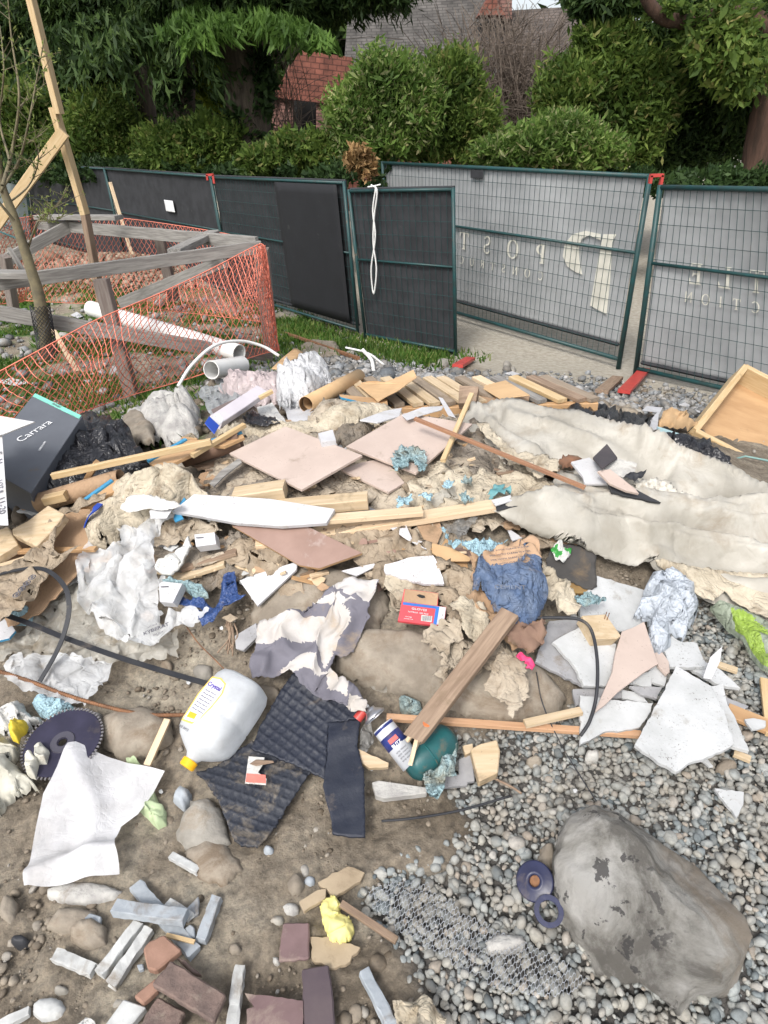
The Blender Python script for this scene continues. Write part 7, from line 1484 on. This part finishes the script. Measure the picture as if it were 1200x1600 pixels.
slab('spike_board', 'thin white spike standing up beside the largest board', 'plasterboard', ze([(985, 570), (975, 640), (935, 725), (895, 718), (930, 620)]), [.16, .12, .09, .09, .12], .006, m_white, group='broken plasterboard pieces')
slab('tan_board', 'tan triangular board with curved sides on the white fragments', 'board', ze([(515, 500), (570, 480), (620, 453), (655, 560), (686, 650), (620, 690), (560, 735), (500, 780), (440, 840), (385, 882), (430, 780), (470, 690), (485, 600)]), .095, .01, m_tileb, edge=m_tileb)
slab('tan_board', 'small tan curved sliver behind the tan triangular board', 'board', ze([(670, 600), (700, 590), (735, 640), (740, 690), (725, 702), (685, 660)]), .06, .01, m_tileb)
wbk = slab('wood_block', 'yellow wood block with nails on the plasterboard', 'wood block', ze([(328, 425), (440, 418), (512, 520), (495, 532), (395, 535)]), .105, .04, m_pine, bevel=.002)
mb = MB(); 
for a, b in ((430, 450), (442, 455)): c0 = g1(*ze([(a, b)])[0], .10); mb = MB(); mb.tube([c0, c0 + Vector((.006, .004, .03))], .0012, 6); mb.build('nail', m_rust, wbk)
for a, b, lb, mt_, w_ in ((ze([(965, 655)])[0], ze([(1055, 685)])[0], 'short yellow wood piece right of the spike', m_pine, .02), (zf([(1040, 530)])[0], zf([(1118, 562)])[0], 'small yellow wood scrap below the tall narrow board', m_pine, .018), (zf([(1010, 330)])[0], zf([(1230, 420)])[0], 'orange tinted board at the right edge of the fragments', m_ply, .05), ((1196, 1062), (1206, 1150), 'pine board end cut by the right edge', m_pinec, .03)):
    bar('wood_piece', lb, 'wood piece', a, b, w_, .012, mt_, .02, .02)
patch('plastic_bag', 'crumpled white and pale blue bag lying by the tarp edge', 'plastic bag', ze([(610, 290), (625, 235), (660, 205), (720, 215), (790, 255), (850, 300), (860, 370), (850, 420), (800, 500), (740, 470), (700, 500), (745, 525), (690, 580), (640, 520), (640, 420), (570, 385), (640, 340)]), .06, film('blue_white_film', (.66, .72, .80), .88, .3, .06), step=3.2, crump=(.05, .05), dome=(.08, 28, 8), jag=1)
patch('net_bag', 'lime green translucent bag under the tarp edge at right', 'plastic bag', ze([(925, 370), (960, 355), (1060, 400), (1160, 440), (1240, 500), (1240, 670), (1180, 670), (1140, 600), (1060, 500), (990, 430)]), .05, film('sage_film', (.40, .46, .36), .8, .35, .15), step=4, wave=(.03, .04, -.6), dome=(.04, 18, 6), regions=[(ze([(1010, 420), (1080, 440), (1200, 545), (1140, 540), (1180, 610), (1240, 640), (1180, 680), (1130, 600), (1060, 500)]), f_lime)])
patch('canvas_sheet', 'stained cream cloth hanging below the lower tarp fold', 'drop cloth', ze([(640, 150), (760, 190), (900, 200), (1240, 240), (1240, 440), (1130, 400), (1040, 350), (990, 310), (940, 350), (880, 330), (800, 270), (690, 200)]), .08, m_canvl, step=5, wave=(.03, .09, -.4), folds=[([(870, 140 / 3 + 860), (930, 930)], .0, 9)], jag=1)
# cords
cord('hose_black', 'black rubber hose bent over the plasterboard pieces', 'hose', [(833, 966, .12), (870, 965, .14), (905, 968, .16), (924, 985, .16), (933, 1030, .15), (932, 1085, .13), (922, 1125, .08), (907, 1150, .05)], .0045, m_blkm, sm=10)
cord('thin_wire', 'thin black wire running from the rag down to the boulder', 'wire', [(838, 1050, .06), (848, 1100, .05), (875, 1160, .03), (905, 1210, .03), (932, 1252, .03)], .0016, m_blkm)
cord('iron_rod', 'thin dark rod on the dirt above the boulder', 'rod', [(596, 1283, .01), (650, 1278, .012), (720, 1266, .012), (800, 1243, .012)], .003, m_blkm)
cord('root_twig', 'curved grey twig near the iron rod', 'twig', [(770, 1215, .01), (800, 1230, .02), (815, 1240, .02)], .003, m_brw)
# ---------- foreground: boulder, lath, spool, pavers, stones
bo = [(862, 1345), (872, 1300), (892, 1272), (930, 1256), (968, 1270), (1000, 1292), (1040, 1322), (1090, 1355), (1130, 1398), (1165, 1432), (1176, 1462), (1160, 1510), (1145, 1555), (1100, 1580), (1060, 1592), (1038, 1565), (1000, 1538), (950, 1540), (912, 1542), (900, 1510), (878, 1460), (866, 1400)]
def bouldermat():
    mt, nt, b, N, L = _new('boulder_rock'); tc = N.new('ShaderNodeTexCoord'); v = tc.outputs['Object']
    n1 = _noise(N, L, v, 4.5, 9, .68, .6); c = _ramp(N, L, n1, [(.40, (.24, .225, .20)), (.47, (.46, .44, .40)), (.53, (.62, .60, .56)), (.60, (.80, .78, .74))])
    n2 = _noise(N, L, v, 3.2, 7, .65, .3); sx0 = N.new('ShaderNodeSeparateXYZ'); L.new(v, sx0.inputs[0]); m0 = N.new('ShaderNodeMath'); m0.operation = 'MULTIPLY_ADD'; L.new(sx0.outputs[0], m0.inputs[0]); m0.inputs[1].default_value = .75; L.new(n2, m0.inputs[2])
    f = _ramp(N, L, m0.outputs[0], [(.50, (0, 0, 0)), (.62, (.85, .85, .85))]); c = _mix(N, L, f, c, (.42, .34, .26))
    n3 = _noise(N, L, v, 19, 6, .6, .2); f3 = _ramp(N, L, n3, [(.575, (0, 0, 0)), (.60, (.85, .85, .85))])
    sx_ = N.new('ShaderNodeSeparateXYZ'); L.new(v, sx_.inputs[0]); mr = N.new('ShaderNodeMapRange'); L.new(sx_.outputs[0], mr.inputs[0]); mr.inputs[1].default_value = .04; mr.inputs[2].default_value = -.04
    mm = N.new('ShaderNodeMath'); mm.operation = 'MULTIPLY'; L.new(f3, mm.inputs[0]); L.new(mr.outputs[0], mm.inputs[1]); c = _mix(N, L, mm.outputs[0], c, (.085, .08, .08))
    L.new(c, b.inputs['Base Color']); b.inputs['Roughness'].default_value = .85
    nb = _noise(N, L, v, 34, 14, .85, .2); _bump(N, L, b, nb, 1.0, .035); return mt
rock3d('boulder', 'large angular grey boulder with dark damp spots on the pebbles', 'boulder', bo, 1.31, .21, bouldermat(), seed=11, sub=6, cuts=11, rough_=.06,
       planes=[(-.45, .35, .75, .56), (.60, .60, .50, .58), (.35, -.45, .75, .60), (-.85, -.20, .45, .60), (.85, -.35, .40, .62), (-.25, -.85, .45, .56)])
# expanded metal lath
lo = [(572, 1398), (610, 1372), (665, 1378), (730, 1425), (800, 1462), (870, 1490), (916, 1528), (905, 1552), (850, 1562), (780, 1548), (720, 1520), (650, 1470), (600, 1440)]
w3 = G([p[0] for p in lo], [p[1] for p in lo]); x0, x1, y0, y1 = w3[:, 0].min(), w3[:, 0].max(), w3[:, 1].min(), w3[:, 1].max()
mb = MB(); cw, ch = .0115, .0075; an = math.radians(-24)
def lathp(i, j, k): # hex nodes, rotated
    x = i * cw; y = j * ch; return x, y
cx_, cy_ = (x0 + x1) / 2, (y0 + y1) / 2; ni = int(.55 / cw); nj = int(.4 / ch); segs = []
for j in range(-nj, nj):
    for i in range(-ni, ni):
        o = (j % 2) * .5
        a = ((i + o) * cw, j * ch); b_ = ((i + o + .28) * cw, j * ch); c_ = ((i + o + .5) * cw, (j + 1) * ch); d_ = ((i + o - .22) * cw, (j + 1) * ch)
        segs += [(a, b_), (b_, c_), (a, d_)]
sp = np.array(segs).reshape(-1, 2); R2 = np.array([[math.cos(an), -math.sin(an)], [math.sin(an), math.cos(an)]]); sp = sp @ R2.T + np.array([cx_, cy_])
hz = height(sp[:, 0], sp[:, 1]) + .008 + .020 * fbm(sp[:, 0] * 8, sp[:, 1] * 8, 77, 3); pj = proj(np.c_[sp, hz]); ok = inpoly(pj[0] + 5 * np.sin(pj[1] * .2), pj[1], lo)
for i in range(0, len(sp), 2):
    if ok[i] and ok[i + 1]: mb.tube([(sp[i, 0], sp[i, 1], hz[i]), (sp[i + 1, 0], sp[i + 1, 1], hz[i + 1])], .0006, 3, False)
tag(mb.build('metal_lath', M('galvanised_lath', (.34, .36, .39), None, 8, .6, .2, metal=0, bump=0)), 'sheet of fine expanded metal mesh over the pebbles', 'wire mesh')
# spool
c0 = g1(836, 1377, .035); nS = (Vector((-.35, -.35, .85))).normalized(); sp_o = empty('plastic_spool', c0, 'dark blue round plastic spool leaning on the boulder', 'spool'); m_spl = M('dark_blue_plastic', (.025, .03, .075), (.02, .022, .05), 12, .35, .25, dirtc=(.15, .12, .1))
mb = MB(); mb.lathe(c0, nS, [(-.006, .014), (-.006, .036), (-.003, .040), (.004, .040), (.006, .037), (.004, .026), (.010, .019), (.010, .012), (-.006, .012)], 32); mb.build('flange', m_spl, sp_o, smooth=True)
mb = MB(); mb.lathe(c0 - nS * .004, nS, [(0, .0125), (.001, .011), (.001, .0001)], 20); mb.build('core', m_rust, sp_o)
c1 = g1(857, 1424, .02); mb = MB(); mb.lathe(c1, nS + Vector((.3, 0, 0)), [(0, .02), (0, .030), (.008, .030), (.008, .02)], 24); mb.build('broken_flange', m_spl, sp_o)
stone('tan stone wedged between spool and boulder', [(838, 1345), (848, 1322), (864, 1318), (868, 1345), (858, 1362)], .03, m_conc, step=3)
# pavers: (pixel centre line a, b, width m, height m)
PV = [((212, 1384), (304, 1490), m_paverg, .027, .016, 0, 'long bluish paver bar lying under the crossing one'), ((180, 1419), (290, 1434), m_paverg, .027, .022, .026, 'bluish grey paver bar lying across the top of the others'),
      ((218, 1443), (156, 1523), m_paver, .022, .02, 0, 'whitish paver bar, left of the parallel pair'), ((234, 1452), (174, 1540), m_paver, .022, .022, 0, 'whitish paver bar, right of the parallel pair'), ((339, 1403), (314, 1472), m_paverg, .022, .02, 0, 'bluish paver bar right of the heap'),
      ((86, 1492), (147, 1517), m_paver, .022, .015, 0, 'short white paver bar left of the parallel pair'), ((267, 1337), (310, 1361), m_paver, .017, .012, 0, 'small white paver bar above the heap'), ((375, 1512), (362, 1615), m_paver, .021, .02, 0, 'white paver bar cut by the bottom edge beside the brown brick'),
      ((569, 1519), (618, 1615), m_paverg, .021, .018, 0, 'pale grey paver bar at bottom centre'), ((2, 1602), (46, 1580), m_paver, .017, .012, 0, 'thin white paver bar at the bottom left corner'), ((262, 1411), (298, 1434), m_paver, .018, .010, .012, 'short white paver chip behind the crossing bar')]
for a, b, mt_, w_, h_, l_, lb in PV: bar('paver_bar', lb, 'paver bar', a, b, w_, h_, mt_, l_, l_, group='pale stone paver bars', roll=rnd.uniform(-.15, .15), chip=.0009)
bar('wood_splinter', 'pale splinter of wood on the bluish paver bars', 'splinter', (260, 1461), (304, 1472), .008, .005, m_pinec, .02, .02)
for ol, lb in ((Z([(870, 360), (930, 298), (932, 380), (905, 395)], 0, 1300), 'pointed bluish paver chip above the heap'), (Z([(865, 450), (890, 430), (910, 445), (915, 495), (880, 490)], 0, 1300), 'small grey paver chip under the pale splinter'), (Z([(390, 405), (420, 378), (475, 395), (470, 425), (430, 438)], 0, 1300), 'flat grey stone chip left of the crossing bar'), (Z([(640, 620), (670, 615), (675, 640), (650, 650)], 0, 1300), 'tiny grey chip beside the brown bricks')):
    slab('stone_chip', lb, 'stone', ol, .014, .012, m_paverg, jag=.4, bevel=.002)
slab('paver_block', 'wide white paver cut by the bottom edge left of the bricks', 'paver', [(163, 1602), (193, 1561), (228, 1573), (196, 1612)], .02, .02, m_paver, bevel=.002)
patch('paper_scrap', 'bright white scrap at the bottom edge', 'paper', [(120, 1600), (132, 1590), (148, 1596), (150, 1606), (120, 1610)], .015, m_papw, step=3, crump=(.01, .02))
BK = [(Z([(670, 545), (700, 510), (770, 480), (850, 550), (790, 600), (730, 650), (690, 640)], 0, 1300), .045, .02, 'reddish broken brick on top of the brick heap', M('red_brick', (.32, .19, .14), (.24, .14, .10), 16, .85, .2, bump=.6)), (Z([(800, 598), (930, 680), (1060, 760), (1000, 890), (850, 800), (710, 712)], 0, 1300), .05, .018, 'largest dark brown brick slab lying across the heap', m_brick),
      (Z([(740, 770), (870, 840), (800, 960), (640, 960), (680, 850)], 0, 1300), .025, .018, 'brown brick slab under the largest one at the bottom', m_brick), (Z([(625, 768), (730, 680), (742, 735), (665, 802)], 0, 1300), .03, .02, 'small reddish brick piece left of the largest slab', M('red_brick', (.3, .2, .15))), (Z([(820, 580), (870, 600), (945, 670), (900, 660)], 0, 1300), .03, .014, 'thin brown brick corner behind the largest slab', m_brick),
      (Z([(275, 425), (400, 420), (400, 590), (255, 607)], 350, 1300), .014, .01, 'square purplish tile left of the yellow paper', M('purple_tile', (.19, .125, .125), (.14, .09, .09), 12, .7, .3, dirtc=(.34, .28, .22))), (Z([(365, 640), (490, 618), (510, 760), (528, 960), (370, 960)], 350, 1300), .02, .012, 'long dark purple tile cut by the bottom edge', M('dark_purple_tile', (.105, .08, .085), (.08, .06, .07), 12, .6, .2, dirtc=(.3, .25, .22))),
      (Z([(98, 755), (370, 790), (372, 960), (108, 960), (106, 830), (140, 820)], 350, 1300), .022, .012, 'brown tile piece between the white bar and the dark purple tile', MATS.get('purple_tile') or m_brick), (Z([(-20, 300), (-10, 250)], 0, 1300), 0, 0, '', None)]
for ol, lf, th, lb, mt_ in BK:
    if mt_ is None: continue
    slab('brick_piece', lb, 'brick', ol, lf, th, mt_ or MATS['purple_tile'], jag=.5, step=8, bevel=.003, group='brown brick and tile pieces')
patch('crumpled_paper', 'bright yellow crumpled paper in the centre foreground', 'paper', Z([(455, 340), (475, 310), (520, 300), (545, 330), (540, 370), (590, 400), (610, 440), (590, 480), (550, 505), (500, 495), (480, 450), (460, 400)], 350, 1300), .01, M('yellow_paper', (.74, .68, .26), (.66, .58, .2), 8, .7, .05, bump=.2), step=2.2, crump=(.025, .028), dome=(.015, 12, 15), jag=1)
slab('sandstone_flake', 'buff sandstone flake left of the yellow paper', 'stone', Z([(352, 325), (440, 270), (478, 265), (475, 310), (375, 372)], 350, 1300), .012, .012, M('buff_stone', (.40, .32, .22), (.32, .25, .17), 12, .9, .3, bump=.6), jag=.6)
slab('sandstone_flake', 'long buff plank shaped stone sunk in the earth above the yellow paper', 'stone', Z([(440, 235), (580, 160), (660, 190), (640, 230), (520, 305), (480, 265)], 350, 1300), .008, .012, MATS['buff_stone'], jag=1.2)
slab('sandstone_flake', 'flat buff slab half buried below the yellow paper', 'stone', Z([(400, 490), (520, 500), (640, 540), (570, 620), (500, 640), (410, 590)], 350, 1300), .005, .012, MATS['buff_stone'], jag=1.5)
bar('wood_stick', 'weathered brown stick running right from the yellow paper', 'stick', (533, 1412), (620, 1470), .014, .01, m_brw, .015, .01)
patch('cream_paper', 'crumpled cream paper cut by the bottom edge', 'paper', Z([(790, 790), (840, 780), (940, 765), (1000, 830), (1040, 870), (1040, 960), (830, 960)], 350, 1300), .02, m_canvl, step=4, wave=(.02, .05, .4), crump=(.015, .04), jag=1)
stone('pale crusty rock beside the metal mesh', Z([(140, 530), (190, 500), (280, 510), (290, 550), (220, 575), (150, 570)], 700, 1250, 2.4), .025, m_spall, step=3)
ST = [((143, 1462), (30, 26), .035, 'tan rounded stone left of the parallel paver pair', m_conc), ((78, 1578), (27, 20), .02, 'smooth grey oval stone at bottom left', m_paver), ((97, 1548), (12, 9), .015, 'small grey stone above the oval one', m_rockg), ((463, 1384), (13, 17), .02, 'tall tan pebble above the buff flake', m_conc),
      ((433, 1440), (11, 8), .012, 'dark grey pebble above the purplish tile', m_rockg), ((484, 1377), (9, 7), .01, 'small slate blue pebble right of the tall tan one', m_paverg), ((455, 1420), (13, 10), .012, 'pale round pebble left of the yellow paper', m_spall), ((367, 1484), (9, 9), .01, 'round tan pebble near the bluish bar', m_conc), ((432, 1502), (6, 6), .008, 'tiny white pebble left of the purplish tile', m_spall),
      ((14, 1420), (14, 22), .02, 'buff stone cut by the left edge', m_conc), ((420, 1328), (9, 7), .01, 'small triangular grey pebble below the mat tip', m_paverg), ((32, 1470), (14, 10), .015, 'black lump of asphalt at the left', m_blkm), ((12, 1428), (10, 9), .012, 'dark blue grey lump near the left edge', m_blkm),
      ((115, 1440), (40, 22), .02, 'crusty sand lump below the white sheet', m_conc), ((130, 1395), (60, 16), .012, 'pale crumbly patch just below the white sheet', m_spall), ((190, 1570), (14, 9), .01, 'grey chip near the white paver block', m_rockg), ((352, 1358), (20, 12), .015, 'tan clod under the lower mat', m_conc),
      ((318, 1050), (16, 12), .02, 'grey stone on the dirt left of the jug top', m_rockg), ((260, 1040), (10, 8), .014, 'small brown clod near the film corner', m_conc), ((345, 1165), (12, 10), .02, 'stone under the jug', m_rockg), ((420, 1085), (22, 14), .03, 'grey stone between jug and striped cloth', m_conc), ((598, 1062), (30, 14), .02, 'dark gravelly clod below the concrete slab', m_rockg),
      ((835, 1190), (13, 10), .015, 'tan pebble among the grey pebbles', m_conc), ((925, 1180), (12, 9), .014, 'pale pebble near the thin wire', m_spall), ((1135, 1197), (16, 11), .02, 'brown stone below the tall narrow board', m_conc), ((1000, 1130), (10, 8), .01, 'dark pebble under the largest board', m_rockg)]
for c, r_, h_, lb, mt_ in ST: stone(lb, blob_ol(c[0], c[1], r_[0], r_[1], 9, 3, .14), h_, mt_, step=3, jag=.3)
# loose wood splinters, plaster crumbs, leaves of paper through the pile
r = random.Random(77); mts = [m_pine, m_pale, m_brw, m_ply]
CHIP = [(rx, ry) for rx, ry in [(r.uniform(230, 860), r.uniform(640, 905)) for _ in range(150)]]
for k_, (a, b) in enumerate(CHIP):
    an_ = r.uniform(-.7, .7); l_ = r.uniform(8, 40); bar('wood_splinter', 'loose splinter of wood lying among the waste of the pile', 'splinter', (a, b), (a + l_ * math.cos(an_), b + l_ * math.sin(an_) * .6), r.uniform(.006, .016), r.uniform(.004, .009), mts[k_ % 4], r.uniform(.02, .07), r.uniform(.02, .07), group='loose wood splinters in the pile')
for k_ in range(130):
    a, b = r.uniform(120, 900), r.uniform(650, 985); s_ = r.uniform(4, 15); n_ = r.randint(4, 6); ol = [(a + s_ * math.cos(i * 6.283 / n_) * r.uniform(.6, 1.2), b + s_ * .7 * math.sin(i * 6.283 / n_) * r.uniform(.6, 1.2)) for i in range(n_)]
    slab('cardboard_scrap', 'small torn scrap of brown card or paper in the pile', 'scrap', ol, r.uniform(.02, .06), .003, [m_card, m_kraft, m_canv, m_papw, m_gyp][k_ % 5], jag=.5, step=5, group='small torn scraps in the pile')
for k_ in range(26):
    a, b = r.uniform(560, 900), r.uniform(1010, 1250); 
    if k_ > 12: a, b = r.uniform(20, 400), r.uniform(1000, 1330)
    s_ = r.uniform(2.5, 6); ol = [(a + s_ * math.cos(i * 1.2566) * r.uniform(.6, 1.2), b + s_ * math.sin(i * 1.2566) * r.uniform(.5, 1.1)) for i in range(5)]
    slab('plaster_crumb', 'tiny white crumb of plaster on the earth', 'crumb', ol, .008, .004, m_gyp, group='tiny plaster crumbs')
P6 = sow([(1000, 600), (1250, 640), (1250, 720), (1100, 690), (1000, 650)], .16, 15, .9, ymax=7); scatter('litter_crumbs', 'pale crumbs littering the gravel behind the tarp', 'crumbs', P6, .022, m_clod, sub=1, angular=1, seed=18, smooth=False)
for a, b, w_, h_, lb in ((800, 583, 12, 3, 'white litter scrap on the gravel by the fence'), (1092, 640, 12, 4, 'pale scrap near the tray top'), (990, 633, 12, 4, 'torn white paper on the far gravel'), (1070, 632, 9, 3, 'white chip behind the wooden tray'), (20, 596, 26, 6, 'white board lying in the grass at the left edge'), (120, 492, 10, 5, 'white scrap in the grass by the long pipe')):
    slab('litter', lb, 'litter', [(a - w_, b), (a, b - h_), (a + w_, b + h_ * .3), (a + 2, b + h_)], .015, .006, m_white)
